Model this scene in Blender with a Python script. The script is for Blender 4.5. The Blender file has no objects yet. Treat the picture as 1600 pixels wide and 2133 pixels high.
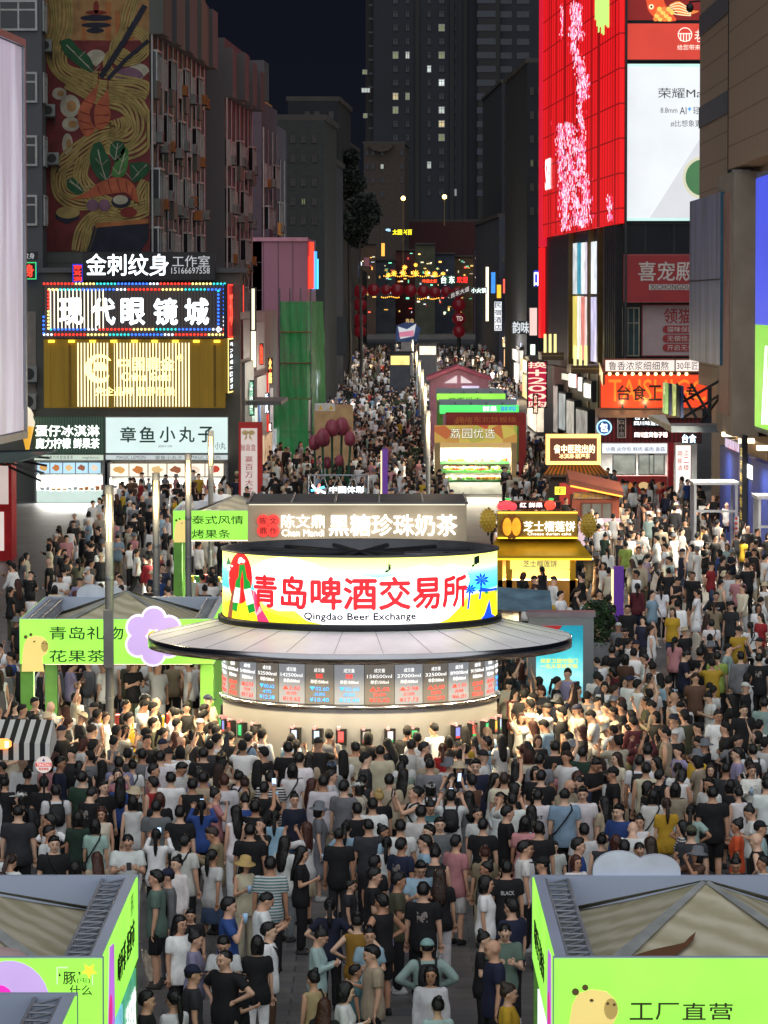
import bpy, bmesh, math, random
import numpy as np
from mathutils import Vector, Matrix, Euler

SC = bpy.context.scene
COL = SC.collection
PI = math.pi

# ------------------------------------------------------------------ camera, night sky, ambient light, exposure
CAM_H, FPX, CX, CY, HZ = 10.1, 8000.0, 800.0, 1066.5, 630.0
PITCH = math.atan((CY - HZ) / FPX)
cam_data = bpy.data.cameras.new('camera')
cam = bpy.data.objects.new('camera', cam_data)
COL.objects.link(cam)
cam.location = (0, 0, CAM_H)
cam.rotation_euler = (PI / 2 - PITCH, 0, 0)
cam_data.sensor_fit = 'VERTICAL'
cam_data.sensor_height = 24.0
cam_data.lens = FPX / 2133.0 * 24.0
cam_data.clip_start = 0.5
cam_data.clip_end = 6000
SC.camera = cam

world = bpy.data.worlds.new('World')
SC.world = world
world.use_nodes = True
wn = world.node_tree
bg = wn.nodes['Background']
tc = wn.nodes.new('ShaderNodeTexCoord')
sp = wn.nodes.new('ShaderNodeSeparateXYZ')
rp = wn.nodes.new('ShaderNodeValToRGB')
wn.links.new(tc.outputs['Generated'], sp.inputs[0])
wn.links.new(sp.outputs['Z'], rp.inputs[0])
rp.color_ramp.elements[0].position = 0.0
rp.color_ramp.elements[0].color = (0.0055, 0.006, 0.0088, 1)
rp.color_ramp.elements[1].position = 0.12
rp.color_ramp.elements[1].color = (0.0024, 0.0036, 0.0074, 1)
wn.links.new(rp.outputs[0], bg.inputs['Color'])
bg.inputs['Strength'].default_value = 1.0

sun_data = bpy.data.lights.new('ambient_fill', 'SUN')  # broad fill added from behind the camera, not an actual moon
sun_data.energy = 1.5
sun_data.angle = math.radians(115)
sun_data.color = (0.93, 0.96, 1.0)
sun = bpy.data.objects.new('ambient_fill', sun_data)
COL.objects.link(sun)
sun.rotation_euler = (math.radians(46), 0, math.radians(4))

SC.view_settings.view_transform = 'Standard'
SC.view_settings.look = 'None'
SC.view_settings.exposure = 0.52
SC.view_settings.gamma = 1.0
SC.render.engine = 'CYCLES'
SC.cycles.use_denoising = True
SC.cycles.max_bounces = 5
SC.cycles.diffuse_bounces = 3
SC.cycles.glossy_bounces = 3
SC.cycles.transparent_max_bounces = 6
SC.cycles.sample_clamp_indirect = 4.0
SC.cycles.caustics_reflective = False
SC.cycles.caustics_refractive = False

# ------------------------------------------------------------------ helpers
def lin(c):
    return tuple((v / 255.0 / 12.92) if v / 255.0 <= 0.04045 else ((v / 255.0 + 0.055) / 1.055) ** 2.4 for v in c[:3])

_cp, _sp = math.cos(PITCH), math.sin(PITCH)
def ray(px, py):
    u, v = (px - CX) / FPX, (CY - py) / FPX
    return Vector((u, _cp + v * _sp, v * _cp - _sp))
def P(px, py, d):
    r = ray(px, py)
    t = d / r.y
    return Vector((r.x * t, d, CAM_H + r.z * t))
def GZ(px, py, z=0.0):
    r = ray(px, py)
    t = (z - CAM_H) / r.z
    return Vector((r.x * t, r.y * t, z))
def ground_z(d):
    return 0.0 if d < 420 else (d - 420) * 0.018

class Fr:
    """vertical plane: origin (x, y), horizontal unit direction; n points to its left-hand front"""
    def __init__(s, o, ux):
        s.o = Vector((o[0], o[1])); s.ux = Vector((ux[0], ux[1])).normalized()
        s.n = Vector((s.ux.y, -s.ux.x))
    def pt(s, u, z, n=0.0):
        return Vector((s.o.x + s.ux.x * u + s.n.x * n, s.o.y + s.ux.y * u + s.n.y * n, z))
    def px(s, x, y, n=0.0):
        r = ray(x, y)
        ox, oy = s.o.x + s.n.x * n, s.o.y + s.n.y * n
        # (r.x t, r.y t) = o + ux*u
        det = r.x * (-s.ux.y) - (-s.ux.x) * r.y
        t = (ox * (-s.ux.y) - (-s.ux.x) * oy) / det
        u = (r.x * oy - r.y * ox) / det
        return (u if abs(s.ux.x * u + ox - r.x * t) < 1e-3 else -u), CAM_H + r.z * t
def FD(d):
    return Fr((0, d), (1, 0))

WO = {}
def tag(o, label=None, cat=None, group=None, kind=None):
    if label: o['label'] = label
    if cat: o['category'] = cat
    if group: o['group'] = group
    if kind: o['kind'] = kind
    return o
def thing(name, label, cat, loc, group=None):
    o = bpy.data.objects.new(name, None)
    COL.objects.link(o)
    o.location = loc
    o.empty_display_size = 0.2
    WO[o.name] = Vector(loc)
    return tag(o, label, cat, group)

class MB:
    def __init__(s):
        s.v, s.f, s.m, s.sm = [], [], [], []
    def add(s, vs, fs, m=0, sm=False):
        b = len(s.v)
        s.v.extend(tuple(p) for p in vs)
        for f in fs:
            s.f.append([b + i for i in f]); s.m.append(m); s.sm.append(sm)
        return s
    def hexa(s, p, m=0):
        return s.add(p, [(0, 1, 2, 3), (7, 6, 5, 4), (0, 4, 5, 1), (1, 5, 6, 2), (2, 6, 7, 3), (3, 7, 4, 0)], m)
    def box(s, fr, u0, u1, z0, z1, n0=0.0, n1=0.1, m=0):
        p = [fr.pt(u0, z0, n1), fr.pt(u1, z0, n1), fr.pt(u1, z1, n1), fr.pt(u0, z1, n1),
             fr.pt(u0, z0, n0), fr.pt(u1, z0, n0), fr.pt(u1, z1, n0), fr.pt(u0, z1, n0)]
        return s.hexa(p, m)
    def abox(s, x0, x1, y0, y1, z0, z1, m=0):
        return s.box(Fr((0, y0), (1, 0)), x0, x1, z0, z1, y0 - y1, 0, m)
    def prism(s, fr, pts, n0, n1, m=0):
        k = len(pts)
        vs = [fr.pt(u, z, n1) for u, z in pts] + [fr.pt(u, z, n0) for u, z in pts]
        a = sum(pts[i][0] * pts[(i + 1) % k][1] - pts[(i + 1) % k][0] * pts[i][1] for i in range(k))
        idx = list(range(k)) if a > 0 else list(range(k))[::-1]
        fs = [idx, [k + i for i in idx[::-1]]]
        for j in range(k):
            a_, b_ = idx[j], idx[(j + 1) % k]
            fs.append((a_, k + a_, k + b_, b_))
        return s.add(vs, fs, m)
    def tube(s, p0, p1, r0, r1=None, seg=10, m=0, caps=True, sm=True):
        r1 = r0 if r1 is None else r1
        p0, p1 = Vector(p0), Vector(p1)
        d = (p1 - p0).normalized()
        a = d.cross(Vector((0, 0, 1)))
        if a.length < 1e-3: a = Vector((1, 0, 0))
        a.normalize(); b = d.cross(a)
        vs = []
        for p, r in ((p0, r0), (p1, r1)):
            for i in range(seg):
                t = 2 * PI * i / seg
                vs.append(p + a * (r * math.cos(t)) + b * (r * math.sin(t)))
        fs = [(i, i + seg, (i + 1) % seg + seg, (i + 1) % seg) for i in range(seg)]
        s.add(vs, fs, m, sm)
        if caps:
            s.add(vs[:seg], [list(range(seg))], m); s.add(vs[seg:], [list(range(seg))[::-1]], m)
        return s
    def path(s, pts, r, seg=6, m=0):
        for i in range(len(pts) - 1):
            s.tube(pts[i], pts[i + 1], r if not isinstance(r, (list, tuple)) else r[i], r if not isinstance(r, (list, tuple)) else r[i + 1], seg, m, True)
        return s
    def ell(s, c, rx, ry=None, rz=None, seg=12, rings=8, m=0, z0=-1.0):
        ry = rx if ry is None else ry; rz = rx if rz is None else rz
        vs, fs = [], []
        for j in range(rings + 1):
            ph = -PI / 2 + PI * j / rings
            zz = max(math.sin(ph), z0)
            for i in range(seg):
                t = 2 * PI * i / seg
                vs.append((c[0] + rx * math.cos(ph) * math.cos(t), c[1] + ry * math.cos(ph) * math.sin(t), c[2] + rz * zz))
        for j in range(rings):
            for i in range(seg):
                a = j * seg + i; b = j * seg + (i + 1) % seg
                fs.append((a, b, b + seg, a + seg))
        return s.add(vs, fs, m, True)
    def lathe(s, c, prof, seg=64, m=0, a0=0.0, a1=2 * PI, sm=True):
        full = abs(a1 - a0 - 2 * PI) < 1e-6
        n = seg if full else seg + 1
        vs = []
        for r, z in prof:
            for i in range(n):
                t = a0 + (a1 - a0) * i / seg
                vs.append((c[0] + r * math.cos(t), c[1] + r * math.sin(t), c[2] + z))
        fs = []
        for j in range(len(prof) - 1):
            for i in range(seg):
                a = j * n + i; b = j * n + (i + 1) % n
                fs.append((a, b, b + n, a + n))
        return s.add(vs, fs, m, sm)
    def build(s, name, mats, parent=None, label=None, cat=None, group=None, kind=None, smooth=False):
        me = bpy.data.meshes.new(name)
        V = np.array(s.v, dtype=float).reshape(-1, 3)
        if parent is not None: org = WO[parent.name]
        else:
            org = Vector((V[:, 0].min() * .5 + V[:, 0].max() * .5, V[:, 1].min() * .5 + V[:, 1].max() * .5, V[:, 2].min()))
        V = V - np.array(org)
        me.from_pydata(V.tolist(), [], s.f)
        if not isinstance(mats, (list, tuple)): mats = [mats]
        for m_ in mats: me.materials.append(m_)
        me.polygons.foreach_set('material_index', s.m)
        me.polygons.foreach_set('use_smooth', [True] * len(s.f) if smooth else s.sm)
        me.update()
        o = bpy.data.objects.new(name, me)
        COL.objects.link(o)
        if parent is not None: o.parent = parent
        else: o.location = org
        WO[o.name] = Vector(org)
        return tag(o, label, cat, group, kind)

# ------------------------------------------------------------------ materials
_mats = {}
def _coord(nt):
    t = nt.nodes.new('ShaderNodeTexCoord')
    g = nt.nodes.new('ShaderNodeNewGeometry')
    return g.outputs['Position']
def M(name, col, rough=0.6, metal=0.0, var=0.18, scale=2.0, bump=0.0, spec=0.5, streak=False):
    if name in _mats: return _mats[name]
    m = bpy.data.materials.new(name); m.use_nodes = True
    nt = m.node_tree; b = nt.nodes['Principled BSDF']
    b.inputs['Roughness'].default_value = rough
    b.inputs['Metallic'].default_value = metal
    b.inputs['Specular IOR Level'].default_value = spec
    c = lin(col)
    n = nt.nodes.new('ShaderNodeTexNoise'); n.inputs['Scale'].default_value = scale; n.inputs['Detail'].default_value = 5
    pos = _coord(nt)
    if streak:
        mp = nt.nodes.new('ShaderNodeMapping'); mp.inputs['Scale'].default_value = (1, 1, 0.12)
        nt.links.new(pos, mp.inputs[0]); pos = mp.outputs[0]
    nt.links.new(pos, n.inputs['Vector'])
    r = nt.nodes.new('ShaderNodeValToRGB')
    r.color_ramp.elements[0].position = 0.3; r.color_ramp.elements[1].position = 0.72
    r.color_ramp.elements[0].color = tuple(v * (1 - var) for v in c) + (1,)
    r.color_ramp.elements[1].color = tuple(min(1, v * (1 + var)) for v in c) + (1,)
    nt.links.new(n.outputs['Fac'], r.inputs[0]); nt.links.new(r.outputs[0], b.inputs['Base Color'])
    if bump:
        bp = nt.nodes.new('ShaderNodeBump'); bp.inputs['Strength'].default_value = bump; bp.inputs['Distance'].default_value = 0.02
        nt.links.new(n.outputs['Fac'], bp.inputs['Height']); nt.links.new(bp.outputs[0], b.inputs['Normal'])
    _mats[name] = m
    return m
def E(name, col, s=1.0, var=0.0, scale=1.5):
    if name in _mats: return _mats[name]
    m = bpy.data.materials.new(name); m.use_nodes = True
    nt = m.node_tree; b = nt.nodes['Principled BSDF']
    c = lin(col)
    if s < 1.3: s *= .78
    b.inputs['Base Color'].default_value = tuple(v * 0.5 for v in c) + (1,)
    b.inputs['Roughness'].default_value = 0.35
    b.inputs['Emission Color'].default_value = c + (1,)
    b.inputs['Emission Strength'].default_value = s
    if var:
        n = nt.nodes.new('ShaderNodeTexNoise'); n.inputs['Scale'].default_value = scale; n.inputs['Detail'].default_value = 3
        nt.links.new(_coord(nt), n.inputs['Vector'])
        r = nt.nodes.new('ShaderNodeMapRange'); r.inputs[1].default_value = .3; r.inputs[2].default_value = .7
        r.inputs[3].default_value = s * (1 - var); r.inputs[4].default_value = s * (1 + var)
        nt.links.new(n.outputs['Fac'], r.inputs[0]); nt.links.new(r.outputs[0], b.inputs['Emission Strength'])
    _mats[name] = m
    return m
def stripes(name, c1, c2, period, fr, duty=0.5, emit=0.0, rough=0.5, metal=0.0, axis='u', var=0.0, e2=None):
    """stripes running up a wall (axis u) or along it (axis z)"""
    if name in _mats: return _mats[name]
    m = bpy.data.materials.new(name); m.use_nodes = True
    nt = m.node_tree; b = nt.nodes['Principled BSDF']
    b.inputs['Roughness'].default_value = rough; b.inputs['Metallic'].default_value = metal
    pos = _coord(nt)
    d = nt.nodes.new('ShaderNodeVectorMath'); d.operation = 'DOT_PRODUCT'
    d.inputs[1].default_value = (fr.ux.x, fr.ux.y, 0) if axis == 'u' else (0, 0, 1)
    nt.links.new(pos, d.inputs[0])
    dv = nt.nodes.new('ShaderNodeMath'); dv.operation = 'DIVIDE'; dv.inputs[1].default_value = period
    nt.links.new(d.outputs['Value'], dv.inputs[0])
    frc = nt.nodes.new('ShaderNodeMath'); frc.operation = 'FRACT'; nt.links.new(dv.outputs[0], frc.inputs[0])
    lt = nt.nodes.new('ShaderNodeMath'); lt.operation = 'LESS_THAN'; lt.inputs[1].default_value = duty
    nt.links.new(frc.outputs[0], lt.inputs[0])
    mx = nt.nodes.new('ShaderNodeMix'); mx.data_type = 'RGBA'
    mx.inputs['A'].default_value = lin(c2) + (1,); mx.inputs['B'].default_value = lin(c1) + (1,)
    nt.links.new(lt.outputs[0], mx.inputs['Factor'])
    nt.links.new(mx.outputs['Result'], b.inputs['Base Color'])
    if emit or e2:
        nt.links.new(mx.outputs['Result'], b.inputs['Emission Color'])
        em = nt.nodes.new('ShaderNodeMapRange'); em.inputs[3].default_value = emit if e2 is None else e2; em.inputs[4].default_value = emit
        nt.links.new(lt.outputs[0], em.inputs[0]); nt.links.new(em.outputs[0], b.inputs['Emission Strength'])
    _mats[name] = m
    return m

DARK = M('dark_metal', (38, 40, 44), 0.5, 0.3)
BLACK = M('black_plastic', (16, 16, 18), 0.5)
WHITE_L = E('white_letter_light', (245, 250, 255), 2.2)
STEEL = M('galvanised_steel', (150, 155, 160), 0.35, 0.85, 0.1, 1.2)
GREY = M('grey_paint', (120, 122, 124), 0.6)

# ------------------------------------------------------------------ lettering and signs
def text_mesh(body, bold=0.0, spacing=1.0):
    f = bpy.data.curves.new('lettering', 'FONT')
    f.body = body; f.resolution_u = 2; f.space_character = spacing
    ob = bpy.data.objects.new('lettering_source', f)
    COL.objects.link(ob)
    dg = bpy.context.evaluated_depsgraph_get()
    me = ob.evaluated_get(dg).to_mesh()
    n = len(me.vertices)
    co = np.zeros(n * 3); me.vertices.foreach_get('co', co); co = co.reshape(-1, 3)
    fs = [tuple(p.vertices) for p in me.polygons]
    ob.evaluated_get(dg).to_mesh_clear()
    bpy.data.objects.remove(ob); bpy.data.curves.remove(f)
    return co[:, :2].copy(), fs
def fit_text(body, u0, z0, u1, z1, bold=0.0):
    """outlines of BODY scaled to fill a box; bold thickens by stacked offsets"""
    co, fs = text_mesh(body)
    if not len(co): return []
    mn, mx = co.min(0), co.max(0)
    sc = np.array([(u1 - u0) / max(mx[0] - mn[0], 1e-4), (z1 - z0) / max(mx[1] - mn[1], 1e-4)])
    base = (co - mn) * sc + np.array([u0, z0])
    h = abs(z1 - z0)
    offs = [(0, 0)] if not bold else [(0, 0), (bold * h, 0), (-bold * h, 0), (0, bold * h), (0, -bold * h)]
    return [(base + np.array(o), fs, k) for k, o in enumerate(offs)]
def T(fr, body, x0, y0, x1, y1, mat, parent, n=0.02, bold=0.0, name='lettering', raw=False):
    if raw: (u0, z0), (u1, z1) = (x0, y1), (x1, y0)
    else:
        u0, z1 = fr.px(x0, y0, n); u1, z0 = fr.px(x1, y1, n)
    mb = MB()
    lines = body.split('\n')
    hh = (z1 - z0) / (len(lines) + 0.3 * (len(lines) - 1))
    for i, ln in enumerate(lines):
        zt = z1 - i * hh * 1.3
        for co, fs, k in fit_text(ln, u0, zt - hh, u1, zt, bold):
            mb.add([fr.pt(a, b, n + 0.0015 * k) for a, b in co], fs)
    return mb.build(name, mat, parent)
def sign(fr, x0, y0, x1, y1, label, face, case=None, depth=0.25, texts=(), name='shop_sign', cat='sign', n=0.0, border=0.04, group=None, rim=None):
    u0, z1 = fr.px(x0, y0, n + depth); u1, z0 = fr.px(x1, y1, n + depth)
    if u1 < u0: u0, u1 = u1, u0
    root = thing(name, label, cat, fr.pt((u0 + u1) / 2, z0, n), group)
    MB().box(fr, u0, u1, z0, z1, n, n + depth).build('case', case or DARK, root)
    MB().box(fr, u0 + border, u1 - border, z0 + border, z1 - border, n + depth + 0.002, n + depth + 0.02).build('face', face, root)
    if rim:
        mb = MB()
        b = border * 1.3
        for a in ((u0, u1, z1 - b, z1), (u0, u1, z0, z0 + b), (u0, u0 + b, z0 + b, z1 - b), (u1 - b, u1, z0 + b, z1 - b)):
            mb.box(fr, *a, n + depth + 0.021, n + depth + 0.05)
        mb.build('rim', rim, root)
    for t in texts:
        body, a, b, c, d, mt = t[:6]
        T(fr, body, a, b, c, d, mt, root, n + depth + 0.03, t[6] if len(t) > 6 else 0.0)
    return root
def point_lamp(loc, col, power, parent=None, size=0.3, name='lamp_light', spot=None):
    l = bpy.data.lights.new(name, 'SPOT' if spot else 'POINT')
    l.energy = power; l.color = col; l.shadow_soft_size = size
    if spot: l.spot_size = math.radians(spot); l.spot_blend = 0.6
    o = bpy.data.objects.new(name, l); COL.objects.link(o)
    if parent is not None:
        o.parent = parent; o.location = Vector(loc) - WO[parent.name]
    else: o.location = loc
    return o
def area_lamp(loc, col, power, sx, sy, rot, parent=None, name='lamp_light'):
    l = bpy.data.lights.new(name, 'AREA'); l.shape = 'RECTANGLE'; l.size = sx; l.size_y = sy
    l.energy = power; l.color = col
    o = bpy.data.objects.new(name, l); COL.objects.link(o); o.rotation_euler = rot
    if parent is not None:
        o.parent = parent; o.location = Vector(loc) - WO[parent.name]
    else: o.location = loc
    return o
def circ(cx, cz, r, n=20, rz=None, a0=0, a1=2 * PI):
    rz = r if rz is None else rz
    return [(cx + r * math.cos(a0 + (a1 - a0) * i / n), cz + rz * math.sin(a0 + (a1 - a0) * i / n)) for i in range(n)]
# ------------------------------------------------------------------ ground
def build_ground():
    rows = [20, 60, 120, 200, 300, 420, 520, 650, 800, 1000, 1400, 4000]
    xs = [-1500, -200, -60, -20, 0, 20, 60, 200, 1500]
    mb = MB()
    vs = [(x, y, ground_z(min(y, 1400)) if y > 420 else 0) for y in rows for x in xs]
    k = len(xs)
    fs = [(j * k + i, j * k + i + 1, (j + 1) * k + i + 1, (j + 1) * k + i) for j in range(len(rows) - 1) for i in range(k - 1)]
    mb.add(vs, fs)
    m = bpy.data.materials.new('granite_paving'); m.use_nodes = True
    nt = m.node_tree; b = nt.nodes['Principled BSDF']; b.inputs['Roughness'].default_value = 0.42
    pos = _coord(nt)
    br = nt.nodes.new('ShaderNodeTexBrick'); br.inputs['Scale'].default_value = 1.0
    br.inputs['Color1'].default_value = lin((96, 96, 99)) + (1,); br.inputs['Color2'].default_value = lin((110, 107, 104)) + (1,)
    br.inputs['Mortar'].default_value = lin((60, 60, 62)) + (1,)
    br.inputs['Brick Width'].default_value = 0.9; br.inputs['Row Height'].default_value = 0.45; br.inputs['Mortar Size'].default_value = 0.012
    nt.links.new(pos, br.inputs['Vector'])
    n = nt.nodes.new('ShaderNodeTexNoise'); n.inputs['Scale'].default_value = 0.5; n.inputs['Detail'].default_value = 6
    nt.links.new(pos, n.inputs['Vector'])
    r = nt.nodes.new('ShaderNodeMapRange'); r.inputs[1].default_value = .3; r.inputs[2].default_value = .7; r.inputs[3].default_value = .62; r.inputs[4].default_value = 1.1
    nt.links.new(n.outputs['Fac'], r.inputs[0])
    mx = nt.nodes.new('ShaderNodeVectorMath'); mx.operation = 'SCALE'
    nt.links.new(br.outputs['Color'], mx.inputs[0]); nt.links.new(r.outputs[0], mx.inputs['Scale'])
    nt.links.new(mx.outputs[0], b.inputs['Base Color'])
    me = mb.build('ground', m, kind='structure')
    me['label'] = 'dark granite paving of the pedestrian street'
build_ground()
asph = M('asphalt', (52, 54, 58), 0.7, 0, 0.2, 1.0)
mb = MB(); mb.add([(-14, 520, 1.81), (20, 520, 1.81), (24, 640, 3.97), (-18, 640, 3.97)], [(0, 1, 2, 3)])
mb.build('road', asph, kind='structure')

# ------------------------------------------------------------------ building helpers
LDIR, RDIR = (0.0475, 1.0), (0.0, 1.0)
def block(mb, fr, u0, u1, length, z0, z1, dirv, m=0):
    a, b = fr.pt(u0, 0), fr.pt(u1, 0)
    d = Vector((dirv[0], dirv[1], 0)).normalized() * length
    q = [a, b, b + d, a + d]
    p = [Vector((v.x, v.y, z)) for z in (z0, z1) for v in q]
    return mb.add(p, [(3, 2, 1, 0), (4, 5, 6, 7), (0, 1, 5, 4), (1, 2, 6, 5), (2, 3, 7, 6), (3, 0, 4, 7)], m)
W_FRAME = M('white_window_frame', (158, 160, 158), 0.5)
W_GLASS = M('dark_window_glass', (26, 30, 36), 0.12, 0, 0.3, 0.6)
AC_WHITE = M('air_conditioner_white', (120, 124, 122), 0.5)
AC_RUST = M('rusty_cage', (150, 95, 45), 0.7)
W_LIT = {k: E('lit_window_' + k, c, s, 0.35, 0.9) for k, c, s in (('cool', (205, 215, 205), .55), ('warm', (225, 205, 150), .6), ('green', (170, 180, 120), .28), ('white', (220, 230, 225), .8))}
def window(fr, u0, u1, z0, z1, parent, pane=None, n=0.0, frame=W_FRAME, bars=1, t=0.07, proud=0.06, name='window'):
    mb = MB()
    pane = pane or W_GLASS
    mb.box(fr, u0, u1, z0, z1, n, n + proud * .4, 1)
    for a in ((u0, u1, z1 - t, z1), (u0, u1, z0, z0 + t), (u0, u0 + t, z0 + t, z1 - t), (u1 - t, u1, z0 + t, z1 - t)):
        mb.box(fr, *a, n + proud * .4, n + proud, 0)
    for i in range(bars):
        c = u0 + (u1 - u0) * (i + 1) / (bars + 1)
        mb.box(fr, c - t * .4, c + t * .4, z0 + t, z1 - t, n + proud * .4, n + proud * .9, 0)
    if z1 - z0 > 1.2 and bars:
        zc = z0 + (z1 - z0) * 0.68
        mb.box(fr, u0 + t, u1 - t, zc - t * .4, zc + t * .4, n + proud * .4, n + proud * .8, 0)
    return mb.build(name, [frame, pane], parent)
def air_con(fr, u, z, parent, n=0.0, w=0.85, h=0.62, mat=None):
    mb = MB()
    mb.box(fr, u, u + w, z, z + h, n + .12, n + .5, 0)
    mb.prism(fr, circ(u + w * .36, z + h / 2, h * .38, 14), n + .5, n + .515, 1)
    mb.box(fr, u, u + w, z - .09, z - .03, n, n + .55, 2)
    mb.box(fr, u + .05, u + .1, z - .4, z - .09, n, n + .06, 2); mb.box(fr, u + w - .1, u + w - .05, z - .4, z - .09, n, n + .06, 2)
    return mb.build('air_conditioner', [mat or AC_WHITE, BLACK, DARK], parent)
def cage(fr, u0, u1, z0, z1, n0, n1, parent, mat, glass=True):
    """balcony boxed in with a framed window"""
    mb = MB()
    mb.box(fr, u0, u1, z0, z0 + .9, n0, n1, 0)
    mb.box(fr, u0 + .04, u1 - .04, z0 + .9, z1 - .1, n0, n1 - .05, 2)
    k = max(2, int((u1 - u0) / 0.8))
    for i in range(k + 1):
        c = u0 + (u1 - u0 - .06) * i / k
        mb.box(fr, c, c + .06, z0 + .9, z1 - .1, n1 - .05, n1 + .01, 1)
    mb.box(fr, u0, u1, z1 - .1, z1, n0, n1 + .05, 1)
    return mb.build('balcony', [mat, W_FRAME, W_GLASS], parent)
def street_face(root, fr, length, z0, z1, rng, wallm, bay=2.6, floor=3.05, pane_lit=0.0):
    nf = int((z1 - z0) / floor); nb = max(1, int(length / bay))
    for j in range(nf):
        for i in range(nb):
            u, z = i * bay, z0 + j * floor
            kind = (i + (j % 7 == 3)) % 3
            if kind == 0:
                cage(fr, u + .2, u + bay - .3, z + .1, z + 2.6, 0, 0.3 + rng.random() * .22, root, wallm)
            else:
                window(fr, u + .3, u + 1.5, z + .8, z + 2.4, root, W_LIT['green'] if rng.random() < pane_lit else None, 0, bars=1, proud=.14 + .16 * rng.random(), t=.1)
            r = rng.random()
            if r < .62:
                air_con(fr, u + 1.65, z + .3 + rng.random() * .8, root, 0.0 if kind else .1, w=.7, h=.55, mat=AC_RUST if r < .13 else None)
    for i in range(nb + 1):
        u = i * bay + .1
        MB().tube(fr.pt(u, 0.5, .12), fr.pt(u, z1, .12), .06, seg=6).build('drain_pipe', STEEL if i % 2 else W_FRAME, root)

# ------------------------------------------------------------------ left side: apartment block with the painted gable
rng = random.Random(4)
beige = M('beige_render', (86, 88, 84), 0.85, 0, 0.15, 0.4, streak=True)
greyr = M('grey_render', (80, 82, 86), 0.85, 0, 0.15, 0.4, streak=True)
mauve = M('mauve_tile_wall', (88, 84, 96), 0.8, 0, 0.12, 0.4, streak=True)
orange_w = M('ochre_render', (190, 128, 60), 0.85, 0, 0.12, 0.4)
redroof = M('red_roof', (110, 36, 32), 0.8)
FG = FD(200)
u_l, _ = FG.px(95, 300); u_r, _ = FG.px(312, 300)
apt = thing('apartment_building', 'grey apartment block with noodle mural on its gable end', 'building', FG.pt((u_l + u_r) / 2, 0))
mb = MB(); block(mb, FG, u_l, u_r, 31, 0, 29, LDIR); mb.build('wall', beige, apt)
FS1 = Fr(FG.pt(u_r, 0).xy, LDIR)
street_face(apt, FS1, 31, 8.4, 24.2, rng, beige)
for i in range(9):
    s = i * 3.5
    mb = MB(); mb.box(FS1, s, s + 3.3, 24.0, 27.4 + .1 * (i % 2), 0.002, 0.5 + .22 * ((i + 1) % 2), 0)
    mb.build('eave', greyr if i % 3 else beige, apt)
for j in range(6):
    z = 10.2 + j * 3.05
    MB().box(FG, u_l, u_r + .02, z - 1.1, z - 1.06, 0, .02).build('gable_joint', greyr, apt)
# projecting window bay left of the gable
ubl, _ = FG.px(-70, 300); ubr, _ = FG.px(93, 300)
FB = FD(197.5)
b0, _ = FB.px(-60, 300); b1, _ = FB.px(88, 300)
mb = MB(); mb.box(FB, b0, b1, 0, 29, -6, 0); mb.build('bay_wall', greyr, apt)
for yy in (30, 180, 312, 436):
    _, zt = FB.px(50, yy - 30); _, zb = FB.px(50, yy + 34)
    a, _ = FB.px(-40, yy); b, _ = FB.px(78, yy)
    window(FB, a, b, zb, zt, apt, None, 0, bars=2, proud=.12, t=.11)
    FBs = Fr(FB.pt(b1, 0).xy, (0, 1))
    window(FBs, .15, 2.2, zb, zt, apt, None, 0, bars=2, proud=.1, t=.1)
for (xx, yy) in ((93, 100), (100, 235), (108, 335)):
    u, z = FG.px(xx - 6, yy + 8); air_con(FG, u, z, apt, .05, w=.55)

# ---- the mural, painted panels a few millimetres proud of the gable
FM = FG
mural = thing('wall_mural', 'painted mural of noodles, prawns and greens on a red gable', 'mural', FG.pt((u_l + u_r) / 2, 12.4, 0.0))
def zpx(pts, ox=0, oy=0, k=.375): return [(ox + a * k, oy + b * k) for a, b in pts]
def cat(pts, sub=6):
    out = []
    q = [pts[0]] + list(pts) + [pts[-1]]
    for i in range(1, len(q) - 2):
        p0, p1, p2, p3 = [np.array(q[i + j]) for j in (-1, 0, 1, 2)]
        for t in np.linspace(0, 1, sub, endpoint=False):
            out.append(tuple(.5 * ((2 * p1) + (p2 - p0) * t + (2 * p0 - 5 * p1 + 4 * p2 - p3) * t * t + (3 * p1 - p0 - 3 * p2 + p3) * t ** 3)))
    out.append(tuple(q[-2])); return out
def flat(mb, fr, pts, n, m=0):
    uv = [fr.px(*p) for p in pts]
    mb.prism(fr, uv, 0.01, n, m)
def ribbon(mb, fr, pts, w, n, m=0, n0=0.01):
    uv = [np.array(fr.px(*p)) for p in pts]
    L, R = [], []
    ww = w if isinstance(w, (list, tuple)) else [w] * len(uv)
    for i, p in enumerate(uv):
        t = uv[min(i + 1, len(uv) - 1)] - uv[max(i - 1, 0)]
        t = t / (np.linalg.norm(t) + 1e-9); nn = np.array([-t[1], t[0]])
        L.append(p + nn * ww[i] / 2); R.append(p - nn * ww[i] / 2)
    for i in range(len(uv) - 1):
        mb.prism(fr, [tuple(R[i]), tuple(R[i + 1]), tuple(L[i + 1]), tuple(L[i])], n0, n, m)
MC = {k: M('mural_' + k, tuple(v * .86 for v in c), .9, 0, .3, 1.6) for k, c in dict(red=(112, 44, 46), tan=(165, 125, 80), noodle=(166, 146, 88), noodle2=(126, 102, 52), green=(34, 84, 52), green2=(70, 120, 60), shrimp=(176, 92, 62), shrimp2=(120, 40, 34), white=(176, 170, 150), navy=(34, 36, 52), purple=(120, 88, 106), rim=(168, 104, 60), dark=(60, 26, 34)).items()}
uA, zA = FM.px(97, 524); uB, zB = FM.px(311, -40)
_, zS = FM.px(200, 84)
MB().box(FM, uA, uB, zA, zS, 0.002, .03).build('red_ground', MC['red'], mural)
MB().box(FM, uA, uB, zS, 29, 0.002, .03).build('tan_ground', MC['tan'], mural)
mb = MB()
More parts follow.
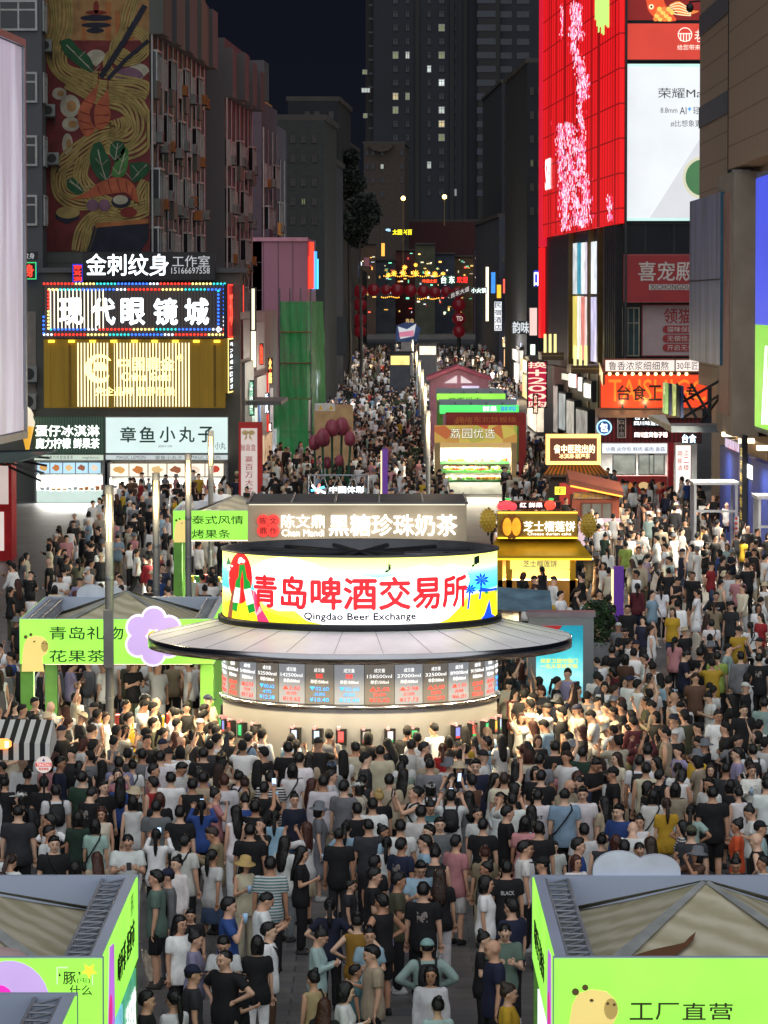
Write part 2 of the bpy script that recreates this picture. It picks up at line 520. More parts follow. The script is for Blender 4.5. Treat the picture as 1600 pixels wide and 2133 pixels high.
for cx, cy, w, h in ((535, 40, 16, 60), (535, 70, 60, 22), (535, 100, 90, 30), (535, 140, 84, 26), (530, 170, 50, 26)):
    flat(mb, FM, zpx(circ(cx, cy, w, 14, h * .6)), .036, 0 if cy < 90 else 1)
for x0, x1, y0 in ((585, 618, 10), (640, 668, 60), (700, 745, 30), (455, 480, 90)):
    flat(mb, FM, zpx([(x0, y0), (x1, y0), (x1, 226), (x0, 226)]), .034, 2)
mb.build('painted_skyline', [MC['shrimp2'], MC['navy'], MC['rim']], mural)
mb = MB()
for cx, cy, rx, ry in ((390, 590, 56, 64), (395, 690, 50, 40), (375, 800, 30, 60), (300, 900, 36, 30), (330, 520, 40, 34)):
    flat(mb, FM, zpx(circ(cx, cy, rx, 16, ry)), .036, 0)
    flat(mb, FM, zpx(circ(cx + 8, cy, rx * .5, 12, ry * .5)), .042, 1)
for cx, cy, r in ((535, 320, 56), (770, 400, 60)):
    flat(mb, FM, zpx([(cx, cy + r * .9)] + circ(cx, cy, r, 14, r * .8, PI * .95, PI * 2.05)), .036, 0)
flat(mb, FM, zpx([(720, 470)] + circ(715, 440, 86, 14, 66, PI, PI * 2)), .04, 2)
mb.build('painted_shells', [MC['white'], MC['tan'], MC['purple']], mural)
def bundle(pts, k, spread, seed):
    mb = MB(); r = random.Random(seed)
    base = cat(zpx(pts), 7)
    A = np.array(base); t = np.gradient(A, axis=0); t /= (np.linalg.norm(t, axis=1)[:, None] + 1e-9); nn = np.stack([-t[:, 1], t[:, 0]], 1)
    for i in range(k):
        off = (i - (k - 1) / 2) / max(k - 1, 1) * spread * .375
        wob = np.array([math.sin(j * .35 + i * 1.3) * spread * .02 for j in range(len(A))])
        q = A + nn * (off * (1 + .15 * np.sin(np.arange(len(A)) * .2 + seed))[:, None] + wob[:, None])
        q[:, 0] = np.clip(q[:, 0], 99, 309); q[:, 1] = np.clip(q[:, 1], -38, 522)
        w = spread * .375 / k * 200 / FPX
        ribbon(mb, FM, [tuple(x) for x in q], w * .98, .044 + .002 * (i % 3) + .001 * seed, 0)
        ribbon(mb, FM, [tuple(x + nn_ * spread * .375 / k * .5) for x, nn_ in zip(q, nn)], w * .22, .052 + .001 * seed, 1)
    mb.build('painted_noodles', [MC['noodle'], MC['noodle2']], mural)
bundle([(330, -60), (345, 120), (315, 280), (345, 390), (480, 455), (640, 480), (760, 490), (826, 520)], 8, 110, 1)
bundle([(400, 420), (560, 520), (700, 560), (770, 640), (780, 740), (700, 810), (590, 790)], 8, 130, 2)
bundle([(650, 660), (660, 720), (560, 760), (470, 830), (400, 900), (335, 960), (345, 1060), (430, 1100), (560, 1100)], 9, 110, 3)
bundle([(470, 880), (450, 980), (490, 1060), (560, 1120), (700, 1170), (826, 1140)], 6, 80, 4)
bundle([(826, 1010), (790, 1090), (790, 1150), (660, 1190), (540, 1200), (470, 1280), (445, 1420)], 7, 84, 5)
bundle([(600, 1190), (530, 1230), (500, 1320), (470, 1420)], 4, 46, 6)
bundle([(760, -60), (720, 60), (690, 180), (640, 250), (660, 330), (760, 320), (820, 240), (760, 170), (690, 190)], 5, 54, 7)
bundle([(640, 420), (600, 380), (610, 310), (680, 290), (740, 340)], 4, 40, 8)
def leaf(pts, vein, m='green'):
    mb = MB(); flat(mb, FM, zpx(cat(pts + [pts[0]], 4)[:-1]), .064, 0); ribbon(mb, FM, zpx(cat(vein, 4)), .05, .068, 1); 
    for i in range(1, len(vein)):
        a = np.array(vein[i - 1]); 
        ribbon(mb, FM, zpx([tuple(a), tuple(a + np.array([-34, -40]))]), .025, .068, 1); ribbon(mb, FM, zpx([tuple(a), tuple(a + np.array([34, -34]))]), .025, .068, 1)
    mb.build('painted_leaf', [MC[m], MC['white']], mural)
leaf([(332, 230), (390, 215), (440, 270), (500, 320), (520, 400), (450, 375), (360, 300)], [(520, 400), (440, 320), (370, 250)])
leaf([(520, 800), (560, 790), (590, 850), (615, 900), (600, 1000), (560, 1005), (510, 930), (500, 860)], [(590, 1000), (565, 920), (545, 830)])
leaf([(615, 800), (650, 780), (690, 800), (690, 850), (640, 900), (612, 850)], [(640, 890), (650, 830), (655, 795)])
leaf([(640, 900), (690, 820), (715, 850), (700, 960), (660, 985), (620, 970)], [(660, 970), (680, 900), (695, 850)], 'green2')
leaf([(720, 905), (820, 905), (825, 960), (760, 1010), (730, 1000)], [(735, 1000), (770, 960), (815, 915)])
leaf([(372, 1000), (410, 990), (465, 1060), (430, 1080), (380, 1050)], [(460, 1062), (420, 1030), (385, 1005)])
def prawn(pts, ribs):
    mb = MB(); flat(mb, FM, zpx(cat(pts + [pts[0]], 4)[:-1]), .072, 0)
    for r in ribs: ribbon(mb, FM, zpx(cat(r, 4)), .05, .078, 1)
    mb.build('painted_prawn', [MC['shrimp'], MC['shrimp2']], mural)
prawn([(545, 470), (530, 560), (500, 620), (510, 680), (530, 720), (480, 760), (440, 700), (435, 620), (480, 540)], [[(470, 560), (520, 580)], [(445, 620), (500, 640)], [(440, 670), (505, 690)], [(460, 720), (520, 715)], [(545, 470), (550, 380)]])
prawn([(600, 500), (610, 590), (615, 650), (590, 700), (540, 720), (525, 650), (535, 580)], [[(545, 580), (600, 590)], [(530, 640), (610, 640)], [(540, 690), (600, 680)], [(600, 500), (600, 430)]])
prawn([(380, 1110), (480, 1070), (560, 1010), (660, 985), (740, 1020), (770, 1120), (740, 1110), (700, 1070), (600, 1080), (480, 1100)], [[(600, 1000), (620, 1070)], [(650, 990), (670, 1065)], [(700, 1005), (710, 1065)], [(740, 1040), (730, 1095)], [(540, 1030), (560, 1080)]])
mb = MB()
flat(mb, FM, zpx([(530, 1240), (826, 1215), (826, 1240), (530, 1265)]), .06, 1)
flat(mb, FM, zpx([(515, 1255), (826, 1245), (826, 1325), (780, 1398), (480, 1398), (505, 1330)]), .056, 0)
flat(mb, FM, zpx([(305, 1180), (350, 1215), (440, 1190), (440, 1215), (370, 1245), (310, 1215)]), .056, 0)
flat(mb, FM, zpx(circ(378, 1180, 66, 16, 34)), .06, 2)
flat(mb, FM, zpx(circ(672, 1120, 54, 16, 36)), .08, 0); flat(mb, FM, zpx(circ(670, 1110, 42, 16, 26)), .084, 3)
for cx in (515, 580): flat(mb, FM, zpx(circ(cx, 1140, 34, 14)), .08, 4)
flat(mb, FM, zpx(circ(715, 1180, 48, 14, 28)), .082, 5)
mb.build('painted_bowl', [MC['navy'], MC['rim'], MC['noodle'], MC['white'], MC['purple'], MC['shrimp2']], mural)
mb = MB(); ribbon(mb, FM, zpx([(806, 30), (690, 230), (560, 430)]), .28, .09); ribbon(mb, FM, zpx([(826, 225), (700, 330), (600, 440)]), .2, .088)
mb.build('painted_chopsticks', MC['navy'], mural)

# ------------------------------------------------------------------ further blocks on the left
FL2 = FD(235)
a2, _ = FL2.px(424, 300); b2, _ = FL2.px(468, 300)
blk = thing('apartment_building', 'plain dark grey gable end behind the mural block, red roof corner beside it', 'building', FL2.pt((a2 + b2) / 2, 0))
mb = MB(); block(mb, FL2, a2, b2, 19, 0, 26.2, LDIR); mb.build('wall', greyr, blk)
FS2 = Fr(FL2.pt(b2, 0).xy, LDIR); street_face(blk, FS2, 19, 8.5, 23, rng, beige, 3.1)
for i in range(6):
    mb = MB(); mb.box(FS2, i * 3.1, i * 3.1 + 2.9, 22.6, 25.6 - .1 * i, .002, .5 + .5 * (i % 2)); mb.build('eave', greyr, blk)
F2b = FD(231); a, _ = F2b.px(390, 100); b, _ = F2b.px(421, 100); _, z0 = F2b.px(400, 118); _, z1 = F2b.px(400, 64)
mb = MB(); mb.prism(F2b, [(a - .3, z0), (b + .2, z0), (b, z1), (a, z1)], -3, .1); mb.build('roof', redroof, blk)
FL3 = FD(262)
a3, _ = FL3.px(514, 300); b3, _ = FL3.px(545, 300)
blk3 = thing('apartment_building', 'mauve tiled apartment block with horizontal joints, behind the grey gable', 'building', FL3.pt((a3 + b3) / 2, 0))
mb = MB(); block(mb, FL3, a3 - 1, b3, 14, 0, 23.8, LDIR); mb.build('wall', mauve, blk3)
for j in range(8): MB().box(FL3, a3 - 1, b3, 9 + j * 1.9, 9.05 + j * 1.9, 0, .02).build('tile_joint', greyr, blk3)
FS3 = Fr(FL3.pt(b3, 0).xy, LDIR); street_face(blk3, FS3, 13, 8, 22, rng, mauve, 4.0)
FL3b = FD(276); a, _ = FL3b.px(520, 200); b, _ = FL3b.px(556, 200)
tower3 = thing('stair_tower', 'ochre stair tower rising above the mauve block roofline', 'building', FL3b.pt((a + b) / 2, 0))
mb = MB(); block(mb, FL3b, a, b, 5, 0, 24.4, LDIR, 0); mb.build('wall', orange_w, tower3)
mb = MB(); block(mb, FL3b, a - .1, b - .2, 4.5, 24.41, 27.4, LDIR, 0); mb.build('tank_room', greyr, tower3)
window(FL3b, a + .3, a + .8, 25.5, 26.6, tower3, bars=0)
FL3c = FD(290); a, _ = FL3c.px(545, 200); b, _ = FL3c.px(572, 200)
blk3c = thing('apartment_building', 'lilac grey block with a stepped end beyond the ochre stair tower', 'building', FL3c.pt((a + b) / 2, 0))
mb = MB(); block(mb, FL3c, a, b, 12, 0, 23.5, LDIR); mb.build('wall', mauve, blk3c)
FSc = Fr(FL3c.pt(b, 0).xy, LDIR); street_face(blk3c, FSc, 11, 9, 21, rng, orange_w, 4.0)
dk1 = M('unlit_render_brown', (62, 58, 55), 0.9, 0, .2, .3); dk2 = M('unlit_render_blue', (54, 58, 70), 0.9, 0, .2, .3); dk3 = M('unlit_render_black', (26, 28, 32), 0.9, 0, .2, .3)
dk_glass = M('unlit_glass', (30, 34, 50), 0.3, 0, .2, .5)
def far_block(label, d, x0, x1, ytop, mat, length=20, rows=(), cols=(), w=10, h=14, frame=dk1, dirv=LDIR, name='apartment_building', lit=()):
    fr = FD(d); a, _ = fr.px(x0, 400); b, _ = fr.px(x1, 400); _, zt = fr.px(x0, ytop)
    g = ground_z(d)
    t = thing(name, label, 'building', fr.pt((a + b) / 2, g))
    mb = MB(); block(mb, fr, a, b, length, g - 1, zt, dirv); mb.build('wall', mat, t)
    mb = MB(); block(mb, fr, a - .2, b + .2, length + .4, zt + .003, zt + .5, dirv); mb.build('parapet', frame, t)
    k = 0
    for y in rows:
        for x in cols:
            u0, z0 = fr.px(x - w / 2, y + h / 2); u1, z1 = fr.px(x + w / 2, y - h / 2)
            pane = dk_glass
            for lx, ly, lk in lit:
                if abs(lx - x) < 3 and abs(ly - y) < h * .7: pane = W_LIT[lk]
            if k < 95 or pane is not dk_glass:
                window(fr, u0, u1, z0, z1, t, pane, 0, frame=frame, bars=1, t=.12, proud=.1)
            k += 1
    return t, fr
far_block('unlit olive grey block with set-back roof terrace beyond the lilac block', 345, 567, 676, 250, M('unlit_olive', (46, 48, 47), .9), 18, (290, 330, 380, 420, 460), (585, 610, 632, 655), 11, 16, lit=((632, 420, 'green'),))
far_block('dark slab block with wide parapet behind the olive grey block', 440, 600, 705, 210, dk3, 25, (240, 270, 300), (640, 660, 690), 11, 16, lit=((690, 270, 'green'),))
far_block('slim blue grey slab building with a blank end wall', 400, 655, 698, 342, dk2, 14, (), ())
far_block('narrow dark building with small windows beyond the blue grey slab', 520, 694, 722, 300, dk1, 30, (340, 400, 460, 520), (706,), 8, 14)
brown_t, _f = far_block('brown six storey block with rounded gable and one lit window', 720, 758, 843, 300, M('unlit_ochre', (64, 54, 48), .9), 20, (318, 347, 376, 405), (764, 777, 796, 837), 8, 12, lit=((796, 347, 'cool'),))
mb = MB(); fr = FD(719); mb.prism(fr, [fr.px(*p) for p in circ(793, 300, 26, 12, 16, 0, PI * 1.001)] , -1, .2); mb.build('gable', M('unlit_ochre', (64, 54, 48)), brown_t)

# the residential tower at the end of the street
FT = FD(850)
tw = thing('residential_tower', 'dark high-rise tower with a few lit windows closing the street', 'building', FT.pt(14, 7))
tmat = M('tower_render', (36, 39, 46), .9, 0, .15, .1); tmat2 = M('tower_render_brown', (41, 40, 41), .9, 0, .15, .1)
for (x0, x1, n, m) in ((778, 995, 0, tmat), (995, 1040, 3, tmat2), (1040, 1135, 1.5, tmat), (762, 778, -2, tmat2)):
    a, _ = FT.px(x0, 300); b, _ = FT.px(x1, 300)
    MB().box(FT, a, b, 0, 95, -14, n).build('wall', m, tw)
LIT = {(1, 2): 'x'}
lit = [(824, 125, 'green'), (849, 122, 'cool'), (922, 59, 'green'), (920, 117, 'green'), (896, 147, 'white'), (920, 175, 'white'), (824, 209, 'warm'), (849, 208, 'green'), (824, 237, 'green'), (920, 232, 'cool'), (920, 260, 'warm'), (920, 289, 'green'), (895, 346, 'cool'), (949, 403, 'cool')]
cols = ((824, 12), (849, 9), (894, 9), (920, 13), (949, 5))
nw = 0
for y in [1 + 28.6 * j for j in range(15)]:
    for cx, w in cols:
        pane = None
        for lx, ly, k in lit:
            if abs(lx - cx) < 5 and abs(ly - y) < 14.3: pane = W_LIT[k]
        yy = y
        u0, z0 = FT.px(cx - w / 2, yy + 7); u1, z1 = FT.px(cx + w / 2, yy - 8)
        window(FT, u0, u1, z0, z1, tw, pane or dk_glass, 0.0, frame=W_FRAME if pane else tmat2, bars=1, t=.14, proud=.12); nw += 1
rest = MB()
for y in [1 + 28.6 * j for j in range(15)]:
    for x0, x1, n in ((993, 1032, 3), (1042, 1066, 1.5), (1076, 1102, 1.5)):
        u0, z0 = FT.px(x0, y + 8); u1, z1 = FT.px(x1, y - 5)
        rest.box(FT, u0, u1, z0, z1, n, n + .1)
    u0, z0 = FT.px(768, y + 10); u1, z1 = FT.px(777, y + 6)
    rest.box(FT, u0, u1, z0, z1, -2, -1.9)
tag(rest.build('balcony_recess', dk_glass, tw), kind='stuff')
for x, y, k, w in ((762, 188, 'cool', 18), (760, 150, 'green', 10), (761, 241, 'green', 9)):
    u0, z0 = FT.px(x - w / 2, y + 5); u1, z1 = FT.px(x + w / 2, y - 5)
    window(FT, u0, u1, z0, z1, tw, W_LIT[k], .0, bars=2, t=.1, proud=.15)
for x0 in (865, 937, 965):
    a, _ = FT.px(x0, 300); MB().box(FT, a, a + .9, 7, 95, 0.002, .5).build('pilaster', tmat2, tw)

# right background blocks
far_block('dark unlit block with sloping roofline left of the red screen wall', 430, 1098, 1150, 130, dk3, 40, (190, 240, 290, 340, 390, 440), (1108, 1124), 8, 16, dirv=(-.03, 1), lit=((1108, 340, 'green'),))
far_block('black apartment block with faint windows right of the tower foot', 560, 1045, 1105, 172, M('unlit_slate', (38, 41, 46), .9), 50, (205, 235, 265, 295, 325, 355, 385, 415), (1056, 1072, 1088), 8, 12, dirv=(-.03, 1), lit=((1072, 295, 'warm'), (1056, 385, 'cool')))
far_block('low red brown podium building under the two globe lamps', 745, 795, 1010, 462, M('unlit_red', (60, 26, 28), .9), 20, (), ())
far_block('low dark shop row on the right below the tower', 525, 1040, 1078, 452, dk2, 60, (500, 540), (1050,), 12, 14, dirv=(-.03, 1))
# ------------------------------------------------------------------ left: big screen, shop block and signs
def lit(c, s=1.0, var=.08, sc=.8, name=None): return E(name or 'light_%d_%d_%d_%d' % (c + (int(s * 100),)), c, s, var, sc)
FSC = Fr(P(47, 500, 140).xy, (0.062, 1.0))
ledw = bpy.data.materials.new('lavender_screen'); ledw.use_nodes = True
nt = ledw.node_tree; b = nt.nodes['Principled BSDF']; pos = _coord(nt)
mp = nt.nodes.new('ShaderNodeMapping'); mp.inputs['Scale'].default_value = (.5, .5, .09); nt.links.new(pos, mp.inputs[0])
nz = nt.nodes.new('ShaderNodeTexNoise'); nz.inputs['Scale'].default_value = 1.4; nt.links.new(mp.outputs[0], nz.inputs[0])
r = nt.nodes.new('ShaderNodeValToRGB'); r.color_ramp.elements[0].color = lin((120, 100, 140)) + (1,); r.color_ramp.elements[1].color = lin((196, 204, 226)) + (1,)
r.color_ramp.elements[0].position = .35; r.color_ramp.elements[1].position = .66
e = r.color_ramp.elements.new(.5); e.color = lin((168, 150, 190)) + (1,)
nt.links.new(nz.outputs[0], r.inputs[0]); nt.links.new(r.outputs[0], b.inputs['Emission Color']); b.inputs['Emission Strength'].default_value = .37
_, sz1 = FSC.px(46, 83); _, sz0 = FSC.px(46, 913)
scr = thing('advertising_screen', 'tall pale lavender advertising screen edge-on at the far left', 'screen', FSC.pt(-6, sz0, 0))
MB().box(FSC, -22, 0, sz0, sz1, -1.0, 0).build('case', GREY, scr)
MB().box(FSC, -21.8, -.3, sz0 + .3, sz1 - .3, .002, .05).build('display', ledw, scr)
mb = MB()
for a in ((-22, 0, sz1 - .25, sz1), (-22, 0, sz0, sz0 + .25), (-.25, 0, sz0 + .25, sz1 - .25)): mb.box(FSC, *a, .051, .16)
mb.build('frame', STEEL, scr)
# host wall of the screen
hw = thing('shop_building', 'shadowed building side carrying the lavender screen', 'building', FSC.pt(-6, 0, -3))
MB().box(FSC, -24, -0.5, 0, sz1 + 1.5, -9, -1.02).build('wall', greyr, hw)
# wall of the two storey shop block
FW = FD(195.5)
wl, _ = FW.px(48, 700); wr, _ = FW.px(500, 700); _, wz = FW.px(100, 568)
shop = thing('shop_building', 'two storey shop block with stacked lit signs under the mural', 'building', FW.pt((wl + wr) / 2, 0))
MB().box(FW, wl - 6, wr, 0, wz, -4.4, -.0).build('wall', beige, shop)
MB().box(FW, wl - 6, wr + .3, wz + .003, wz + .25, -4.5, .3).build('cornice', greyr, shop)
for x, y in ((52, 795), (50, 852)):
    u, z = FW.px(x, y); air_con(FW, u, z, shop, .02, .65, .8)
u, z = FW.px(53, 772); MB().box(FW, u, u + .55, z - 2.4, z + 3.0, .003, .05).build('panel', M('dull_panel', (120, 112, 104)), shop)
# right flank of the shop block along the street
FSF = Fr(FW.pt(wr, 0).xy, (.012, 1))
flank = thing('shop_building', 'white framed shop front running back beside the red hanging signs', 'building', FSF.pt(8, 0))
MB().box(FSF, 0.3, 48, 0, 9.6, -4, 0).build('wall', M('pale_cladding', (150, 140, 142), .6, 0, .12, .5, streak=True), flank)
for i, (s0, s1, z0, z1, c, st) in enumerate(((1, 8, 7.2, 9.2, (110, 36, 30), .0), (2, 12, 3.2, 7.0, (120, 122, 118), .0), (12.6, 13.4, 6.6, 9.4, (255, 240, 190), 1.8), (14, 24, 6.4, 9.0, (150, 132, 140), 0), (14, 26, 1.2, 6.0, (170, 160, 160), 0))):
    m = lit(c, st) if st else M('flank_panel_%d' % i, c, .4)
    MB().box(FSF, s0, s1, z0, z1, .002, .12 + .03 * i).build('shop_panel', m, flank)
for s0, s1, z0, z1, c, st in ((3, 9, 1.0, 2.9, (200, 214, 196), .7), (10, 13, .8, 4.4, (206, 222, 206), .8), (15.5, 17, 1.2, 4.8, (70, 130, 200), .6), (18, 22, .6, 2.6, (226, 196, 160), .7), (24, 32, .5, 2.4, (220, 180, 140), .6), (27, 28, 2.6, 6, (220, 50, 36), .8), (33, 34, 1.5, 5, (200, 190, 190), .6), (36, 44, .5, 2.4, (190, 196, 200), .6)):
    MB().box(FSF, s0, s1, z0, z1, .15, .3).build('lit_window', lit(c, st, .5, 1.6), flank)
MB().box(FSF, 5, 14, 4.75, 4.95, .0, 1.9).build('canopy', GREY, flank)
# pink low building with coloured neon
FPK = FD(262)
a, z1 = FPK.px(518, 497); b, _ = FPK.px(640, 497); 
pk = thing('shop_building', 'low pink panelled building with red and blue neon on its end', 'building', FPK.pt((a + b) / 2, 0))
mb = MB(); block(mb, FPK, a, b, 9, 0, z1, LDIR); mb.build('wall', M('pink_panels', (170, 128, 150), .5, 0, .1, .4), pk)
for j in range(1, 4):
    uu = a + (b - a) * j / 4; MB().box(FPK, uu, uu + .04, 7, z1 - .2, 0, .02).build('panel_joint', mauve, pk)
MB().box(FPK, a, b + .05, z1 - .18, z1 + .08, .021, .12).build('trim', M('pink_trim', (205, 160, 180), .4), pk)
FPS = Fr(FPK.pt(b, 0).xy, LDIR)
for k, (s, h, c) in enumerate(((.8, 2.2, (255, 60, 40)), (1.8, 3.2, (255, 60, 40)), (3.4, 1.9, (60, 150, 255)), (5, 2.6, (60, 150, 255)), (6.6, 2.1, (90, 200, 255)))):
    MB().box(FPS, s, s + .7, z1 - 3.4, z1 - 3.4 + h, .05, .3).build('neon_tube', lit(c, 1.4), pk)

# ---- stacked signs
blackface = M('black_sign_face', (20, 21, 26), .35); F192 = FD(195.2)
wl2 = E('white_led_letter', (236, 248, 255), 2.0)
sign(F192, 172, 525, 449, 584, 'black tattoo studio sign with white brush letters and a phone number', blackface, DARK, .3,
     [('金刺纹身', 180, 529, 351, 574, wl2, .012), ('工作室', 359, 532, 437, 556, E('dull_white', (205, 208, 212), .62)), ('15166697558', 357, 557, 437, 570, E('dull_white', (205, 208, 212), .62))], group=None)
sign(F192, 49, 524, 78, 541, 'small dark sign stub reading the end of tattoo', blackface, DARK, .2, [('纹身', 49, 527, 72, 539, E('dull_white', (205, 208, 212), .62))])
sign(F192, 49, 546, 76, 582, 'small neon tattoo character sign with green and blue border', M('neon_back', (30, 14, 14), .5), lit((30, 90, 220), .9), .15, [('身', 52, 551, 70, 577, lit((255, 60, 40), 1.6), .02)], rim=lit((60, 210, 110), 1.0))
sign(F192, 151, 550, 173, 588, 'small red neon piercing sign beside the black tattoo sign', M('neon_back', (30, 14, 14), .5), DARK, .15, [('穿\n耳\n洞', 153, 552, 170, 586, lit((255, 50, 40), 1.4), .02)], rim=lit((40, 60, 230), .8))
# spectacles shop sign with running coloured lights
FSP = FD(194.6)
spst = stripes('brown_slats', (92, 82, 80), (66, 58, 58), .16, FSP, .55)
sroot = sign(FSP, 90, 590, 470, 705, 'big spectacles shop sign framed by strings of coloured bulbs', spst, M('dark_navy_case', (24, 24, 44), .5), .3,
     [(c, x, 622, x + 48, 676, wl2, .03) for c, x in (('现', 124), ('代', 191), ('眼', 253), ('镜', 321), ('城', 386))])
u0, z1_ = FSP.px(104, 602, .33); u1, z0_ = FSP.px(216, 688, .33)
mb = MB(); k = 0; uu = u0
while uu < u1:
    mb.box(FSP, uu, uu + .055, z0_, z1_, .322, .335); uu += .19
mb.build('light_slats', lit((255, 246, 214), 1.3), sroot)
bulbs = {c: E('bulb_' + c, v, 1.6) for c, v in dict(red=(255, 50, 36), blue=(50, 110, 255), teal=(40, 190, 190), yellow=(255, 226, 130), white=(230, 236, 255)).items()}
seq = ['red', 'red', 'red', 'yellow', 'yellow', 'teal', 'teal', 'blue', 'blue', 'blue', 'white']
mbs = {c: MB() for c in bulbs}
def run(x0, y0, x1, y1, n, off, step=1):
    for i in range(n):
        t = i / (n - 1)
        u, z = FSP.px(x0 + (x1 - x0) * t, y0 + (y1 - y0) * t, .36)
        c = seq[((i + off) // 3 * step) % len(seq)]
        q = FSP.pt(u, z, .36); mbs[c].ell(q, .062, seg=6, rings=4)
run(92, 591, 468, 591, 52, 0); run(102, 603, 458, 603, 46, 12); run(106, 686, 460, 686, 46, 20); run(92, 697, 466, 697, 50, 30)
run(101, 606, 101, 684, 12, 3); run(455, 606, 455, 690, 12, 20); run(467, 594, 467, 694, 13, 22); run(91, 660, 91, 694, 5, 22)
for c, mb in mbs.items():
    if mb.v: mb.build('bulb_string', bulbs[c], sroot)
# gold jeweller sign
FGD = FD(194.8)
gold = M('brushed_gold', (170, 136, 52), .35, .75, .2, 1.2, streak=True)
groot = sign(FGD, 91, 706, 470, 850, 'wide gold jewellery shop sign with glowing vertical slats', gold, gold, .3, [])
gs = lit((255, 244, 190), 1.25, .1)
u0, z1_ = FGD.px(161, 714, .33); u1, z0_ = FGD.px(397, 847, .33)
mb = MB(); uu = u0
while uu < u1:
    mb.box(FGD, uu, uu + .075, z0_, z1_, .322, .34); uu += .165
mb.build('light_slats', gs, groot)
MB().box(FGD, *[FGD.px(226, 800, .3)[0], FGD.px(238, 800, .3)[0]], z0_ - .05, z1_ + .1, .341, .36).build('post_strip', gold, groot)
gl = lit((255, 236, 150), 1.5)
gdark = M('gold_dark', (120, 92, 30), .4, .5)
def crescent(mb, fr, cx, cy, r, n):
    outer = circ(cx, cy, r, 26, None, -.6, -2 * PI + .75)
    inner = circ(cx + r * .16, cy - r * .06, r * .72, 26, None, -2 * PI + .75, -.6)
    uv = [fr.px(x, y, n) for x, y in outer + inner]
    mb.prism(fr, uv[::-1], n, n + .05)
mb = MB(); crescent(mb, FGD, 207, 768, 30, .37); uvq = [FGD.px(x, y) for x, y in ((194, 772), (200, 755), (219, 755), (227, 772))]; mb.prism(FGD, uvq, .37, .42); mb.build('emblem', gl, groot)
T(FGD, '中国黄金', 246, 744, 363, 772, gl, groot, .38, .02); T(FGD, 'China Gold', 253, 776, 355, 793, gl, groot, .38, .03); T(FGD, '央企品牌 值得信赖', 198, 806, 364, 824, gl, groot, .38, .015)
T(FGD, '®', 369, 738, 382, 752, gl, groot, .38)
for x in (107, 149, 193, 237, 280, 322, 365, 409, 452):
    u, z = FGD.px(x, 711, .5)
    MB().box(FGD, u - .15, u + .15, z - .06, z + .06, .35, .62).build('spot_lamp', lit((255, 214, 60), 2.0), groot)
for x in (100, 128, 143, 410, 428, 445):
    u, z = FGD.px(x, 720, .3); MB().box(FGD, u, u + .12, z0_, z1_ - .1, .321, .37).build('gold_rib', gdark if x % 2 else gold, groot)
# side faces of the same signs, along the street
FSG = Fr(FD(194.6).pt(FSP.px(472, 650)[0], 0).xy, LDIR)
rd = sign(FSG, 474, 592, 506, 700, 'red side panel of the bulb framed sign turned to the street', lit((190, 26, 24), .8), M('dark_navy_case', (24, 24, 44)), .2, [('现代', 478, 612, 500, 676, lit((255, 80, 60), 1.4), .03)], rim=bulbs['red'])
sign(FSG, 474, 705, 500, 812, 'narrow yellow vertical sign with white letters under the red side panel', M('brown_sign', (92, 60, 34), .5), gold, .2, [('\n'.join('老大站·中国黄金'), 479, 712, 494, 806, wl2)], rim=bulbs['yellow'])

# ---- ground floor food shops
F190 = FD(194.2)
greenst = stripes('green_slats', (86, 118, 96), (58, 84, 68), .14, F190, .5)
ice = sign(F190, 68, 868, 219, 946, 'green slatted ice cream and fruit tea sign with white letters', greenst, M('green_case', (60, 84, 66), .5), .3,
     [('蛋仔冰淇淋', 74, 886, 207, 909, E('shop_letters_white', (250, 255, 246), 1.9), .02), ('魔力柠檬 鲜果茶', 75, 913, 207, 934, E('shop_letters_white', (250, 255, 246), 1.9), .02)])
sign(F190, 219, 868, 476, 945, 'white lightbox takoyaki sign with green brush letters', lit((206, 226, 222), .95, .05), GREY, .32,
     [(c, x, 889, x + 32, 921, M('deep_green_letter', (18, 72, 56), .6), .015) for c, x in (('章', 251), ('鱼', 291), ('小', 333), ('丸', 373), ('子', 413))] + [('起始于1989', 330, 927, 359, 932, M('grey_letter', (110, 120, 116))), ('小丸', 448, 921, 470, 936, M('deep_green_letter', (18, 72, 56)))])
sign(F190, 70, 946, 217, 960, 'thin pale lightbox strip under the green slatted sign', lit((200, 214, 196), .8), GREY, .25, [('凉 魔 力 柠 檬 鲜 果 茶', 96, 949, 152, 957, M('grey_letter', (110, 120, 116))), ('magiclemon', 172, 950, 206, 957, M('grey_letter', (110, 120, 116)))])
sign(F190, 219, 946, 476, 959, 'thin pale lightbox strip under the white takoyaki sign', lit((196, 206, 206), .8), GREY, .25, [('MAGIC LEMON', 243, 949, 303, 956, M('grey_letter', (110, 120, 116))), ('章鱼小丸子', 323, 949, 380, 957, M('grey_letter', (110, 120, 116))), ('MAGIC LEMON', 399, 949, 459, 956, M('grey_letter', (110, 120, 116)))])
# ice cream cone on the corner
q = P(57, 925, 193.6)
cone = thing('ice_cream_model', 'giant ice cream cone model left of the green slatted sign', 'display model', q + Vector((0, 0, -.6)))
MB().lathe(q + Vector((0, 0, -.6)), [(.02, 0), (.34, 1.45), (.36, 1.5)], 16).build('wafer', lit((240, 180, 60), .8), cone)
MB().lathe(q + Vector((0, 0, -.6)), [(.36, 1.5), (.4, 1.7), (.3, 1.95), (.32, 2.1), (.2, 2.35), (.02, 2.5)], 16).build('cream', lit((250, 236, 210), .7), cone)
